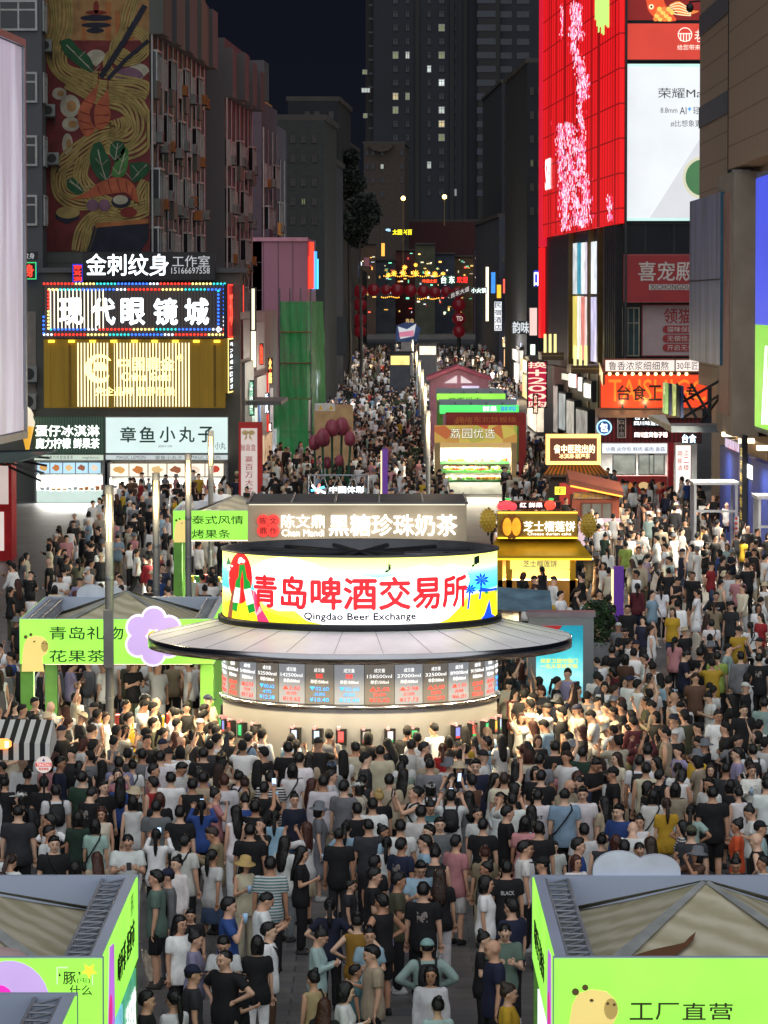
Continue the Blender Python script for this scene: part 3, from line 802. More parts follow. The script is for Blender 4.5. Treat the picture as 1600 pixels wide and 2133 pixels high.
# kiosk fronts: menus, counters, staff side walls
dish = [(214, 160, 90), (196, 120, 60), (226, 190, 130), (150, 90, 60), (236, 214, 190), (190, 70, 50)]
def food_front(fr, x0, x1, ytop, ymenu, yglass, ycount, ybase, label, menus, counter_mat, wall_c, glow, name='food_kiosk', mini=True, lampw=60):
    a, zt = fr.px(x0, ytop); b, zm = fr.px(x1, ymenu); _, zg = fr.px(x0, yglass); _, zc = fr.px(x0, ycount)
    t = thing(name, label, 'food stall', fr.pt((a + b) / 2, 0))
    MB().box(fr, a, b, 0, zt, -2.4, -2.2).build('back_wall', M('kiosk_back', (196, 200, 196), .6), t)
    for s in (a, b - .1): MB().box(fr, s, s + .1, 0, zt, -2.2, 0).build('side_wall', GREY, t)
    MB().box(fr, a + .1, b - .1, 0, zc, -.8, 0.0).build('counter', counter_mat, t)
    k = menus; w = (b - a - .3) / k
    for i in range(k):
        m = MB(); u = a + .15 + i * w
        m.box(fr, u, u + w - .06, zm, zt - .05, -.1, 0.0, 0)
        c = dish[i % 6]
        r_ = random.Random(i)
        pts = [(u + w * .45 + math.cos(t_) * w * .32 * (.7 + .4 * r_.random()), (zm + zt) / 2 + math.sin(t_) * (zt - zm) * .3 * (.6 + .5 * r_.random())) for t_ in np.linspace(0, 2 * PI, 11)[:-1]]
        m.prism(fr, pts, .001, .02, 1)
        m.build('menu_board', [lit(glow, 1.0), lit(c, .8)], t)
    rr = random.Random(7)
    g = MB()
    for i in range(int((b - a) / .28)):
        u = a + .25 + i * .28; h = .1 + rr.random() * .22
        g.box(fr, u, u + .2, zc + .002, zc + h, -.6, -.3, rr.randrange(3))
    g.build('food_trays', [M('tray_steel', (180, 184, 186), .3, .8), M('food_yellow', (220, 180, 90)), M('food_brown', (140, 80, 40))], t)
    area_lamp(fr.pt((a + b) / 2, zm - .1, -1.0), (1, .96, .88), lampw, b - a - .4, .8, (0, 0, math.atan2(fr.ux.y, fr.ux.x)), t)
    return t
food_front(FD(193.8), 72, 218, 962, 986, 1000, 1022, 1042, 'bright open drinks counter under the green slatted sign', 5, lit((214, 236, 226), .7), None, (170, 210, 240), lampw=700)
food_front(FD(193.8), 224, 474, 964, 992, 1000, 1018, 1042, 'bright snack counter with food photo boards under the white takoyaki sign', 6, lit((238, 226, 214), .7), None, (250, 236, 214), lampw=1000)
# steel awning below the lavender screen
aw = thing('steel_awning', 'steel framed awning jutting out under the lavender screen', 'awning', P(30, 960, 150))
for i in range(5):
    p, q = P(-10, 940 + i * 5, 150), P(110 - i * 6, 938 + i * 16, 150)
    MB().tube(p, q, .05, seg=6).build('truss_bar', STEEL if i % 2 else DARK, aw)
p = P(-20, 945, 150); q = P(118, 940, 150)
mb = MB(); mb.add([p, q, q + Vector((-1, -4, -.25)), p + Vector((0, -4, -.25)), p + Vector((0, 0, .05)), q + Vector((0, 0, .05)), q + Vector((-1, -4, -.2)), p + Vector((0, -4, -.2))], [(0, 1, 2, 3), (7, 6, 5, 4), (0, 4, 5, 1), (1, 5, 6, 2), (2, 6, 7, 3), (3, 7, 4, 0)])
mb.build('glass_sheet', M('awning_glass', (130, 150, 146), .15, .2), aw)
# red and white booth at the left edge
fr = FD(150)
a, z1 = fr.px(-40, 965); b, z0 = fr.px(25, 1200)
bt = thing('ticket_booth', 'red and white booth at the left edge of the square', 'booth', fr.pt((a + b) / 2, 0))
MB().box(fr, a, b, 0, z1, -2, 0).build('wall', M('booth_red', (196, 34, 40), .4), bt)
MB().box(fr, a, b - .12, z1 - 1.6, z1 - .1, .002, .05).build('advert_panel', lit((214, 196, 190), .7), bt)
MB().box(fr, a, b - .3, .4, z1 - 1.9, .002, .05).build('window', lit((236, 220, 214), .7), bt)

# blind box banner tower
fr = FD(180)
a, z1 = fr.px(497, 880); b, _ = fr.px(546, 880)
bb = thing('advertising_tower', 'red and white banner tower advertising blind boxes', 'banner', fr.pt((a + b) / 2, 0))
MB().box(fr, a, b, 0, z1, -.9, 0).build('frame', M('banner_red', (190, 40, 36), .5), bb)
u0, zz1 = fr.px(502, 892); u1, _ = fr.px(536, 892)
MB().box(fr, u0, u1, .3, zz1, .002, .03).build('face', lit((222, 206, 200), .6), bb)
rl = M('banner_red_letter', (196, 34, 30), .5)
T(fr, '抽盲盒', 501, 925, 533, 939, rl, bb, .04); T(fr, '\n'.join('赢百万大奖'), 511, 950, 527, 1028, rl, bb, .04)
mb = MB(); 
for p in (circ(511, 901, 7, 10, 5), circ(524, 901, 7, 10, 5), [(514, 903), (509, 918), (515, 912)], [(520, 903), (526, 918), (519, 912)]): mb.prism(fr, [fr.px(*t) for t in p][::-1], .035, .06)
mb.build('bow', M('bow_gold', (220, 190, 130), .4), bb)

# scaffold wrapped in green netting
fr = FD(300)
FN = Fr(FD(235).pt(FD(235).px(572, 700)[0], 0).xy, (0.12, 1))
FNf = FD(235)
a, z1 = FNf.px(583, 628); b, _ = FNf.px(648, 628)
net = bpy.data.materials.new('green_netting'); net.use_nodes = True
nt = net.node_tree; bs = nt.nodes['Principled BSDF']; bs.inputs['Base Color'].default_value = lin((60, 190, 108)) + (1,); bs.inputs['Roughness'].default_value = .8
bs.inputs['Emission Color'].default_value = (0, 0, 0, 1)
n_ = nt.nodes.new('ShaderNodeTexNoise'); n_.inputs['Scale'].default_value = .9; n_.inputs['Detail'].default_value = 6; nt.links.new(_coord(nt), n_.inputs[0])
mr = nt.nodes.new('ShaderNodeMapRange'); mr.inputs[1].default_value = .3; mr.inputs[2].default_value = .7; mr.inputs[3].default_value = .7; mr.inputs[4].default_value = 1.0
nt.links.new(n_.outputs[0], mr.inputs[0]); nt.links.new(mr.outputs[0], bs.inputs['Alpha'])
sc_ = thing('scaffold', 'scaffold tower wrapped in green debris netting', 'scaffold', FNf.pt((a + b) / 2, 0))
mb = MB()
def sheet(mb, fr, u0, u1, z0, z1, n, nx=14, nz=16, amp=.12):
    rr = random.Random(nx)
    vs = [fr.pt(u0 + (u1 - u0) * i / nx, z0 + (z1 - z0) * j / nz, n + amp * math.sin(i * 1.7 + j * .4) * (.4 + .6 * rr.random())) for j in range(nz + 1) for i in range(nx + 1)]
    fs = [(j * (nx + 1) + i, j * (nx + 1) + i + 1, (j + 1) * (nx + 1) + i + 1, (j + 1) * (nx + 1) + i) for j in range(nz) for i in range(nx)]
    mb.add(vs, fs, 0, True)
sheet(mb, FNf, a, b, 4.2, z1, 0); sheet(mb, FNf, a - .5, b - .15, 0, 4.2, .3)
FNs = Fr(FNf.pt(b, 0).xy, (.05, 1)); sheet(mb, FNs, 0, 12, 0, z1, 0)
mb.build('netting', net, sc_)
for u in np.linspace(a, b, 4): MB().tube(FNf.pt(u, 0, -.1), FNf.pt(u, z1 + .8, -.1), .05, seg=6).build('pole', STEEL, sc_)
for z in (2.2, 4.2, 6.4, 8.3): MB().tube(FNf.pt(a, z, .15), FNf.pt(b, z, .15), .05, seg=6).build('rail', M('bamboo', (130, 110, 60)), sc_)
# hoarding with warning plates beyond the tulips
fr = FD(215)
a, z1 = fr.px(655, 845); b, _ = fr.px(735, 845)
hd = thing('hoarding', 'cream site hoarding with a strip of yellow warning triangles', 'hoarding', fr.pt((a + b) / 2, 0))
MB().box(fr, a, b, 0, z1, -2.5, 0).build('panel', M('hoarding_cream', (190, 160, 120), .7), hd)
u0, z1b = fr.px(656, 840); u1, z0b = fr.px(698, 856)
MB().box(fr, u0, u1, z0b, z1b, .002, .03).build('warning_plate', M('white_plate', (210, 212, 214)), hd)
for x in (668, 690):
    MB().prism(fr, [fr.px(x - 5, 853), fr.px(x + 5, 853), fr.px(x, 844)], .031, .05).build('triangle', M('warning_yellow', (230, 190, 40)), hd)
mb = MB(); rr = random.Random(2)
for i in range(9): flat(mb, fr, circ(690 + rr.random() * 38, 868 + rr.random() * 26, 3 + rr.random() * 5, 8), .03)
mb.build('painted_flowers', M('hoarding_flowers', (190, 120, 90)), hd)
# ------------------------------------------------------------------ right: red screen building
RD = (-.05, 1.0)
c0 = P(1290, 500, 210)
FRS = Fr((c0.x - .05 * 48, c0.y + 48), (.05, -1))          # left (far) to right (near) along the red wall, facing the street
def rl(x, y): return FRS.px(x, y)
red_b = thing('screen_building', 'corner building with a huge red screen wall of vertical slats', 'building', (c0.x + 4, c0.y + 10, 0))
LEN = math.hypot(48, 2.4)
MB().box(FRS, 0, LEN, 0, 45, -.42, -.3).build('wall', M('dark_cladding', (40, 42, 46), .5), red_b)
redst = bpy.data.materials.new('red_screen'); redst.use_nodes = True
nt = redst.node_tree; bs = nt.nodes['Principled BSDF']; bs.inputs['Roughness'].default_value = .3
pos = _coord(nt)
def dotn(v):
    d = nt.nodes.new('ShaderNodeVectorMath'); d.operation = 'DOT_PRODUCT'; d.inputs[1].default_value = v; nt.links.new(pos, d.inputs[0]); return d.outputs['Value']
def mth(op, a, b=None, c=None):
    n = nt.nodes.new('ShaderNodeMath'); n.operation = op
    for i, v in enumerate((a, b, c)):
        if v is None: continue
        if isinstance(v, (int, float)): n.inputs[i].default_value = v
        else: nt.links.new(v, n.inputs[i])
    return n.outputs[0]
ydist = dotn((0, 1, 0)); zz = dotn((0, 0, 1))
nz1 = nt.nodes.new('ShaderNodeTexNoise'); nz1.noise_dimensions = '1D'; nz1.inputs['Scale'].default_value = .55; nz1.inputs['Detail'].default_value = 3; nt.links.new(ydist, nz1.inputs['W'])
sl = mth('MULTIPLY', mth('GREATER_THAN', mth('FRACT', mth('DIVIDE', ydist, 1.35)), .2), mth('GREATER_THAN', nz1.outputs[0], .43))
seam = mth('GREATER_THAN', mth('FRACT', mth('DIVIDE', zz, 1.9)), .045)
band = mth('ADD', .3, mth('MULTIPLY', mth('MULTIPLY', sl, seam), .7))
bs.inputs['Emission Color'].default_value = lin((236, 26, 30)) + (1,)
bs.inputs['Base Color'].default_value = lin((120, 10, 12)) + (1,)
nt.links.new(mth('MULTIPLY', band, .7), bs.inputs['Emission Strength'])
zbot = rl(1284, 466)[1]
MB().box(FRS, 2.2, LEN - .2, zbot, 44, -.28, 0).build('display', redst, red_b)
# glittering pink-white figure of light dots on the screen
dots = MB(); rr = random.Random(11)
def blob(path, wd, n):
    pts = np.array(path, float)
    for _ in range(int(n * 1.5)):
        t = rr.random() * (len(pts) - 1); i = int(t); p = pts[i] * (1 - t + i) + pts[i + 1] * (t - i)
        x = p[0] + rr.gauss(0, wd); y = p[1] + rr.gauss(0, 4)
        if not 1140 < x < 1284: continue
        u, z = FRS.px(x, y)
        h = .04 + rr.random() * .1; w = .05 + rr.random() * .26
        if z - h < zbot + .1 or u + w > LEN - .3: continue
        dots.box(FRS, u, u + w, z - h, z + h, .004, .012 + .01 * rr.random(), rr.choice((0, 0, 1, 2)))
def ox(a, b): return (1050 + a * .34375, b * .34375)
blob([ox(420, 20), ox(420, 200), ox(430, 330)], 4, 130); blob([ox(445, 30), ox(455, 230)], 4, 90)
blob([ox(440, 330), ox(465, 420), ox(490, 500), ox(490, 600)], 5, 160); blob([ox(455, 400), ox(460, 560), ox(460, 720)], 3, 90)
blob([ox(460, 700), ox(470, 780), ox(480, 900), ox(485, 1000)], 3, 90)
blob([ox(345, 760), ox(345, 900), ox(355, 1050), ox(360, 1200), ox(355, 1430)], 5, 240)
blob([ox(370, 760), ox(400, 800), ox(390, 950), ox(420, 1050), ox(400, 1150)], 7, 260)
blob([ox(430, 850), ox(450, 950), ox(480, 1080), ox(495, 1180), ox(490, 1300), ox(490, 1400)], 6, 260)
blob([ox(420, 1180), ox(440, 1250), ox(430, 1330), ox(470, 1380)], 6, 120); blob([ox(365, 1150), ox(370, 1300), ox(385, 1420)], 4, 100)
blob([ox(350, 20), ox(352, 220)], 1.5, 30); blob([ox(640, 1200), ox(640, 1340)], 3, 40)
dots.build('light_dots', [lit((250, 214, 236), 1.25, 0), lit((230, 130, 190), 1.0, 0), lit((236, 60, 90), 1.0, 0)], red_b)
mb = MB()
for a in range(9):
    x = 1240 + a * 3.3; u, z = FRS.px(x, -30); mb.box(FRS, u, u + .7, FRS.px(x, 62 - 5 * abs(a - 4) + (a % 3) * 8)[1], 44, .004, .02)
mb.build('light_strokes', lit((190, 236, 120), 1.1, 0), red_b)
# rounded end of the screen with white letters
mb = MB(); e0 = FRS.pt(0, 0)
FE = Fr(FRS.pt(-.6, 0, .0).xy, (.05, -1))
MB().box(FRS, -.6, 2.15, zbot - .6, 44, -.28, .02).build('display_end', lit((206, 24, 50), .95, .04), red_b)
T(FRS, 'SKI', 1136, 333, 1146, 393, E('white_screen_letter', (250, 250, 250), 1.4), red_b, .05, .02)
MB().box(FRS, -.6, 1.2, FRS.px(1138, 705)[1], zbot - .65, -.28, .02).build('display_end', lit((226, 24, 30), .95, .04), red_b)
# glazed shop fronts under the screen
g1 = [((200, 206, 206), 1190, 1198), ((60, 140, 160), 1199, 1206), ((226, 230, 232), 1207, 1214), ((206, 196, 206), 1215, 1224), ((222, 230, 234), 1226, 1243)]
for y0, y1, tone in ((492, 612, 0), (616, 752, 1)):
    for i, (c, x0, x1) in enumerate(g1):
        if tone: c = [(214, 196, 96), (230, 226, 216), (206, 120, 110), (224, 206, 200), (196, 190, 222)][i]
        u0, _ = rl(x0, 550); u1, _ = rl(x1, 550)
        zt = min(zbot - .7, rl(1225, y0)[1]); zb = rl(1225, y1)[1]
        MB().box(FRS, u0, u1 - .1, zb, zt - .02 * i, -.299, -.1).build('lit_advert_window', lit(c, 1.05, .35, 1.1), red_b)
bronze = M('bronze_mullion', (92, 74, 44), .35, .6)
for x in (1184, 1225, 1245, 1258):
    u, _ = rl(x, 550); MB().box(FRS, u, u + .7, 2, zbot - .05, -.299, .05).build('mullion', bronze, red_b)
for i in range(6):
    u, _ = rl(1263 + i * 4.2, 550); MB().box(FRS, u, u + .5, rl(1270, 745)[1], zbot - .05, -.299, .12).build('vertical_fin', DARK, red_b)
MB().box(FRS, 0, LEN, 3.5, 6.0, -.299, -.05).build('fascia', M('fascia_brown', (70, 60, 54), .5), red_b)
# projecting canopy ledges
for (x0, x1, y, c) in ((1128, 1175, 738, 0), (1190, 1285, 765, 1)):
    d = 228 if not c else 214
    fr = FD(d); a, z = fr.px(x0, y); b, _ = fr.px(x1, y)
    cp = thing('canopy', ('bronze entrance canopy at the far end of the red screen wall', 'dark bronze canopy below the glowing shop windows of the red screen building')[c], 'canopy', fr.pt((a + b) / 2, z))
    MB().box(fr, a, b, z - .35, z + .1, -5, 0).build('slab', M('canopy_bronze', (86, 70, 52), .4, .4), cp)
    MB().box(fr, a, b, z - .12, z - .05, .001, .06).build('edge_trim', M('canopy_edge', (130, 110, 80), .3, .6), cp)
    for k in range(3): MB().box(fr, a + .15 + k * .3, a + .3 + k * .3, z + .101, z + 1.2, -.4, -.2).build('lit_fin', lit((246, 234, 150), 1.2), cp)
# arcade shops under the wall (bright small fronts)
for i, (x0, x1, y0, y1, c, st) in enumerate(((1174, 1188, 774, 796, (240, 246, 220), 1.3), (1190, 1208, 774, 812, (214, 40, 44), .9), (1211, 1222, 784, 817, (60, 62, 40), .4), (1225, 1242, 790, 838, (30, 44, 46), .3), (1163, 1172, 800, 905, (200, 190, 180), .8), (1176, 1190, 815, 900, (190, 200, 196), .9), (1194, 1210, 830, 910, (236, 230, 214), .8), (1216, 1240, 848, 930, (200, 196, 186), .8))):
    u0, z1 = rl(x0, y0); u1, z0 = rl(x1, y1)
    s = thing('arcade_shop', ['white box sign', 'red box sign', 'dark olive sign', 'dark green hanging sign', 'lit glass door', 'lit shop window', 'warm shop window', 'wide lit shop window'][i] + ' under the red screen, %s from its far end' % ['first', 'second', 'third', 'fourth', 'fifth', 'sixth', 'seventh', 'eighth'][i], 'shop front', FRS.pt((u0 + u1) / 2, max(0, z0)))
    MB().box(FRS, u0, u1, max(.2, z0), z1, -.04, .1 + .05 * i).build('case', DARK, s)
    MB().box(FRS, u0 + .15, u1 - .15, max(.3, z0 + .1), z1 - .1, .102 + .05 * i, .13 + .05 * i).build('face', lit(c, st * .6, .5, 1.5), s)
    if i in (1, 2, 3): MB().box(FRS, u0 + .5, u1 - .5, (z0 + z1) / 2 - .4, (z0 + z1) / 2 + .4, .132 + .05 * i, .15 + .05 * i).build('lettering', lit((250, 250, 240), 1.3), s)

# ------------------------------------------------------------------ right: white billboard front
FB2 = FD(211)
a, _ = FB2.px(1290, 300); b, _ = FB2.px(1500, 300)
host = thing('billboard_building', 'dark glass fronted building carrying the white billboard', 'building', FB2.pt((a + b) / 2, 0, -.5))
MB().box(FB2, a + .05, b, 3, 45, -8, 0).build('wall', M('dark_glass_wall', (32, 38, 44), .2, 0, .2, .4), host)
for x in (1296, 1342, 1402, 1440):
    u, _ = FB2.px(x, 500); MB().box(FB2, u, u + .12, FB2.px(x, 745)[1], FB2.px(x, 465)[1], .001, .05).build('mullion', DARK, host)
for y in (465, 530, 610): 
    z = FB2.px(1300, y)[1]; MB().box(FB2, a + .05, b, z - .06, z + .06, .051, .09).build('transom', DARK, host)
mb_ = lit((226, 230, 234), .9, .05, .5)
ink = M('grey_ink', (70, 74, 78), .6); ink2 = M('light_grey_ink', (120, 124, 128), .6)
bil = sign(FB2, 1294, 133, 1475, 460, 'huge white phone billboard with grey lettering on the dark glass building', mb_, DARK, .3,
     [('荣耀Mag', 1371, 183, 1475, 208, ink), ('8.8mm', 1376, 224, 1411, 235, ink2), ('AI', 1416, 223, 1430, 238, ink), ('轻薄', 1444, 222, 1470, 238, ink2), ('#比想象更', 1397, 250, 1461, 264, ink2)], name='billboard', cat='billboard', border=.12, rim=lit((190, 226, 220), 1.0))
n_ = .33
mb = MB(); mb.prism(FB2, [FB2.px(*p, n_) for p in ((1352, 456), (1475, 456), (1475, 262))], n_, n_ + .015); mb.build('printed_device', lit((206, 208, 212), .92, .03), bil)
mb = MB(); mb.prism(FB2, [FB2.px(*p, n_) for p in circ(1462, 370, 40, 26, 44)], n_ + .016, n_ + .03, 0); mb.prism(FB2, [FB2.px(*p, n_) for p in circ(1464, 370, 36, 26, 38)], n_ + .031, n_ + .036, 1); mb.build('printed_lens', [lit((206, 204, 176), .9, .03), lit((74, 122, 80), .75, .1)], bil)
T(FB2, '✦', 1432, 222, 1441, 232, lit((60, 150, 240), 1.0), bil, .36)
rb = sign(FB2, 1294, 46, 1475, 127, 'red billboard with white bowl emblem above the white billboard', lit((206, 66, 52), .9, .06), DARK, .3,
     [('老味道', 1447, 62, 1500, 88, E('cream_print', (246, 230, 214), 1.1)), ('给您带来好', 1411, 93, 1471, 104, E('cream_print', (246, 230, 214), 1.1))], name='billboard', cat='billboard', border=.08)
mb = MB()
def ring(mb, fr, cx, cy, r, w, n0, n1, seg=28, a0=0, a1=2 * PI):
    for i in range(seg):
        t0, t1 = a0 + (a1 - a0) * i / seg, a0 + (a1 - a0) * (i + 1) / seg
        mb.prism(fr, [fr.px(cx + q * math.cos(t), cy + q * math.sin(t)) for q, t in ((r, t0), (r, t1), (r - w, t1), (r - w, t0))], n0, n1)
ring(mb, FB2, 1426, 73, 15, 1.8, .33, .345)
for x in (1417, 1423, 1429, 1435): mb.prism(FB2, [FB2.px(*p) for p in ((x - 1, 86), (x + 1, 86), (x + 1, 72), (x - 1, 72))], .33, .345)
mb.prism(FB2, [FB2.px(*p) for p in ((1412, 72), (1440, 72), (1440, 70), (1412, 70))], .346, .35)
mb.build('emblem', E('cream_print', (246, 230, 214), 1.1), rb)
fb = sign(FB2, 1294, -60, 1475, 45, 'dark red billboard showing a golden carp above the red billboard', lit((134, 30, 28), .8, .1), DARK, .3, [], name='billboard', cat='billboard', border=.08)
mb = MB()
def pf(mb, pts, n0, n1, m): mb.prism(FB2, [FB2.px(*p) for p in pts], n0, n1, m)
pf(mb, cat([ox(855, -20), ox(870, 60), ox(900, 100), ox(930, 130), ox(1040, 128), ox(1010, 80), ox(970, 20), ox(950, -60), ox(870, -60)], 3), .33, .34, 0)
for i in range(4):
    for j in range(4 - i % 2):
        cx, cy = ox(915 + j * 28 + i * 8, 118 - i * 20); pf(mb, circ(cx, cy, 5.2, 10), .341 + .003 * i, .343 + .003 * i, 1 if (i + j) % 2 else 2)
pf(mb, cat([ox(1000, 30), ox(1060, 10), ox(1120, 60), ox(1180, 70), ox(1130, 90), ox(1060, 95)], 3), .335, .34, 2)
for k in range(5): ribbon(mb, FB2, cat([ox(1000, 40 + k * 10), ox(1060, 20 + k * 18), ox(1130, 66 + k * 8)], 3), .05, .345, 3, .341)
cx, cy = ox(890, 44); pf(mb, circ(cx, cy, 5.5, 12), .345, .35, 3); pf(mb, circ(cx, cy, 2.4, 10), .351, .355, 4)
mb.build('printed_carp', [lit((226, 84, 44), .9), lit((240, 200, 96), .9), lit((230, 130, 60), .9), lit((250, 226, 180), 1.0), BLACK], fb)
pc = P(1437, 16, 205)
cm = thing('security_camera', 'black dome camera on an arm in front of the carp billboard', 'camera', pc)
MB().ell(pc, .2, .2, .26, 12, 8).build('dome', BLACK, cm); MB().tube(pc + Vector((0, 0, .3)), pc + Vector((1.2, 1, .5)), .05).build('arm', DARK, cm)
# pet shop signs
maroon = M('maroon_sign', (150, 40, 44), .5, 0, .1, .6)
dullw = M('dull_letter', (196, 186, 180), .6)
pet = sign(FB2, 1300, 530, 1475, 630, 'maroon pet shop box sign with pale letters under the billboard', maroon, M('maroon_case', (176, 84, 84), .5), .9, [('喜宠殿', 1330, 545, 1446, 585, dullw, .012)], border=.05)
u0, z1 = FB2.px(1352, 592, .95); u1, z0 = FB2.px(1475, 604, .95)
MB().box(FB2, u0, u1, z0, z1, .922, .935).build('name_strip', M('name_strip', (180, 174, 170)), pet)
T(FB2, 'XICHONGDIAN', 1355, 592.5, 1452, 603, M('maroon_ink', (90, 40, 44)), pet, .95)
sign(FB2, 1337, 634, 1475, 742, 'pale pink pet shop panel with three red capsules', M('pale_panel', (170, 150, 150), .6, 0, .06), maroon, .12, [('领猫', 1383, 642, 1441, 674, maroon, .015)] , border=.05)
host2 = bpy.data.objects['shop_sign'] if False else None
cap = thing('capsule_plate', 'three stacked red capsule plates of small white text on the pale pink panel', 'sign', FB2.pt(*FB2.px(1410, 735), .15))
for y, s in ((686, '猫咪保障'), (705, '无偿信用'), (724, '开启无忧')):
    mb = MB(); mb.prism(FB2, [FB2.px(*p) for p in circ(1388, y, 8, 10, 8, PI / 2, PI * 3 / 2 + .3)] + [FB2.px(1475, y - 8), FB2.px(1475, y + 8)], .15, .18); 
    o = mb.build('plate', maroon, cap); T(FB2, s, 1390, y - 6, 1446, y + 6, dullw, cap, .185)
# glass bay beside them
u0, z1 = FB2.px(1296, 640); u1, z0 = FB2.px(1332, 742)
window(FB2, u0, u1, z0, z1, host, M('teal_glass', (60, 80, 84), .1), .09, frame=M('bay_frame', (150, 146, 130), .4, .5), bars=2)
# broth shop stack: lightbox strip, orange sign, red fascia, counter
FBR = FD(203)
s1 = sign(FBR, 1258, 747, 1475, 776, 'lightbox strip with brush script above the orange canteen sign', lit((240, 226, 216), 1.0, .08), M('rust_case', (140, 70, 44), .5), .5, [('鲁香浓浆细细熬', 1268, 753, 1393, 771, M('brush_ink', (50, 40, 44))), ('30年匠心', 1410, 753, 1470, 770, M('brush_ink', (50, 40, 44)))], border=.06, rim=M('rust_trim', (150, 80, 50)))
u, z = FBR.px(1405, 748, .5); u, z0 = FBR.px(1405, 775, .5); MB().box(FBR, u, u + .06, z0, z, .521, .56).build('divider', DARK, s1)
sd = sign(Fr(FBR.pt(FBR.px(1256, 760)[0], 0).xy, (-.05, -1)), 1240, 752, 1256, 778, 'yellow end panel of the brush script strip', lit((240, 214, 150), .9), M('rust_case', (140, 70, 44)), .1, [])
org = lit((226, 70, 34), .95, .12)
ts = sign(FBR, 1250, 779, 1475, 851, 'glowing orange canteen sign with big black characters over yellow capitals', org, M('rust_case', (140, 70, 44)), .45,
     [('TAISHIGC', 1268, 790, 1470, 836, lit((240, 128, 40), 1.0)), ], border=.05)
for c, x in (('台', 1286), ('食', 1318), ('工', 1351), ('坊', 1386), ('专', 1430)):
    T(FBR, c, x, 803, x + (20 if c == '专' else 27), 834, M('black_letter', (36, 14, 12), .6), ts, .5, .02)
mb = MB()
for i in range(12):
    x = 1254 + i * 16; u, z = FBR.px(x, 779, .6); mb.ell(FBR.pt(u, z, .6), .09, seg=8, rings=6)
mb.build('bulb_string', lit((255, 220, 150), 3.0), ts)
for x in (1297, 1345):
    u, z = FBR.px(x, 846, .6); MB().box(FBR, u - .06, u + .06, z - .1, z + .1, .472, .7).build('spot_lamp', DARK, ts)
    point_lamp(FBR.pt(u, z + .2, 1.0), (1, .6, .3), 25, ts, .1)
# awning base & baozi shop
awn = thing('shop_building', 'shop unit with red slatted fascia and tiled counter on the right', 'building', FBR.pt(*FBR.px(1340, 1030)[0:1], 0))
a, z1 = FBR.px(1247, 858); b, _ = FBR.px(1462, 858)
MB().box(FBR, a, b, 0, z1, -3.2, -3.0).build('back_wall', M('kiosk_back', (196, 200, 196), .6), awn)
redsl = stripes('red_slats', (130, 22, 26), (84, 12, 16), .22, FBR, .5)
zf0 = FBR.px(1300, 922)[1]
MB().box(FBR, a, b, z1 - .3, z1 + .12, -3, .3).build('cornice', M('cornice_beige', (150, 120, 100)), awn)
MB().box(FBR, a, b, zf0, z1 - .302, -.4, .0).build('fascia', redsl, awn)
_, zc = FBR.px(1300, 992); _, zm = FBR.px(1300, 944)
MB().box(FBR, a + .2, FBR.px(1390, 900)[0], 0, zc, -.9, 0).build('counter', M('counter_red', (150, 40, 36), .4), awn)
MB().box(FBR, FBR.px(1392, 900)[0], FBR.px(1404, 900)[0], 0, zf0, -.6, .05).build('pillar', M('pillar_red', (160, 26, 32), .4), awn)
MB().box(FBR, a + .2, FBR.px(1390, 900)[0], zm, FBR.px(1300, 924)[1], -.1, .02).build('menu_strip', lit((226, 232, 240), 1.0), awn)
T(FBR, '小南 火尔包 鲜肉 酱肉 香菇', 1262, 931, 1385, 940, M('menu_ink', (70, 60, 110)), awn, .05)
for i in range(5):
    c = dish[i]; u = a + .4 + i * .85; MB().prism(FBR, circ(u + .3, zc - .5, .28, 12, .2), .001, .03).build('dish_picture', lit(c, .7), awn)
for i, x in enumerate((1276, 1330, 1352)):
    window(FBR, FBR.px(x, 950)[0], FBR.px(x + (50 if i == 0 else 34), 950)[0], zc + .05, zm - .05, awn, E('serving_glass', (186, 190, 176), .45, .4, 2.0), -.3, bars=0, name='serving_window')
area_lamp(FBR.pt((a + b) / 2 - .6, zm - .1, -1.2), (1, .95, .85), 180, 3.4, .8, (0, 0, 0), awn)
wl3 = E('white_led_letter', (236, 248, 255), 2.0)
bz = thing('round_sign', 'round blue-white neon sign with a bun character on the red fascia', 'sign', FBR.pt(*FBR.px(1258, 906), .2))
mb = MB(); ring(mb, FBR, 1258, 890, 16, 2.6, .2, .3); mb.build('ring', lit((150, 200, 236), 1.6), bz)
MB().prism(FBR, [FBR.px(*p) for p in circ(1258, 890, 13, 20)], .12, .2).build('disc', M('disc_blue', (60, 90, 140)), bz)
T(FBR, '包', 1250, 881, 1266, 899, wl3, bz, .22, .02)
sign(FBR, 1286, 870, 1304, 912, 'dark vertical plaque with rounded white frame on the red fascia', M('plaque_dark', (30, 16, 18)), DARK, .12, [('\n'.join('白小南'), 1290, 874, 1300, 909, dullw)], rim=dullw)
sign(FBR, 1318, 862, 1392, 889, 'black sign with two lines of white neon characters on the red fascia', M('plaque_dark', (30, 16, 18)), DARK, .2, [('包子吃苦茶\n四川味道巴适', 1321, 865, 1389, 886, wl3)])
sign(FBR, 1320, 897, 1392, 913, 'white glowing line of characters along the foot of the red fascia', M('plaque_dark2', (70, 20, 22)), DARK, .1, [('四川宜宾包子铺', 1322, 900, 1390, 911, E('pink_white', (255, 226, 220), 2.0), .03)])
sign(FBR, 1420, 903, 1462, 924, 'white glowing characters at the right end of the red fascia', M('plaque_dark2', (70, 20, 22)), DARK, .1, [('台食', 1421, 905, 1450, 922, E('pale_blue_letter', (200, 236, 255), 2.2), .03)])
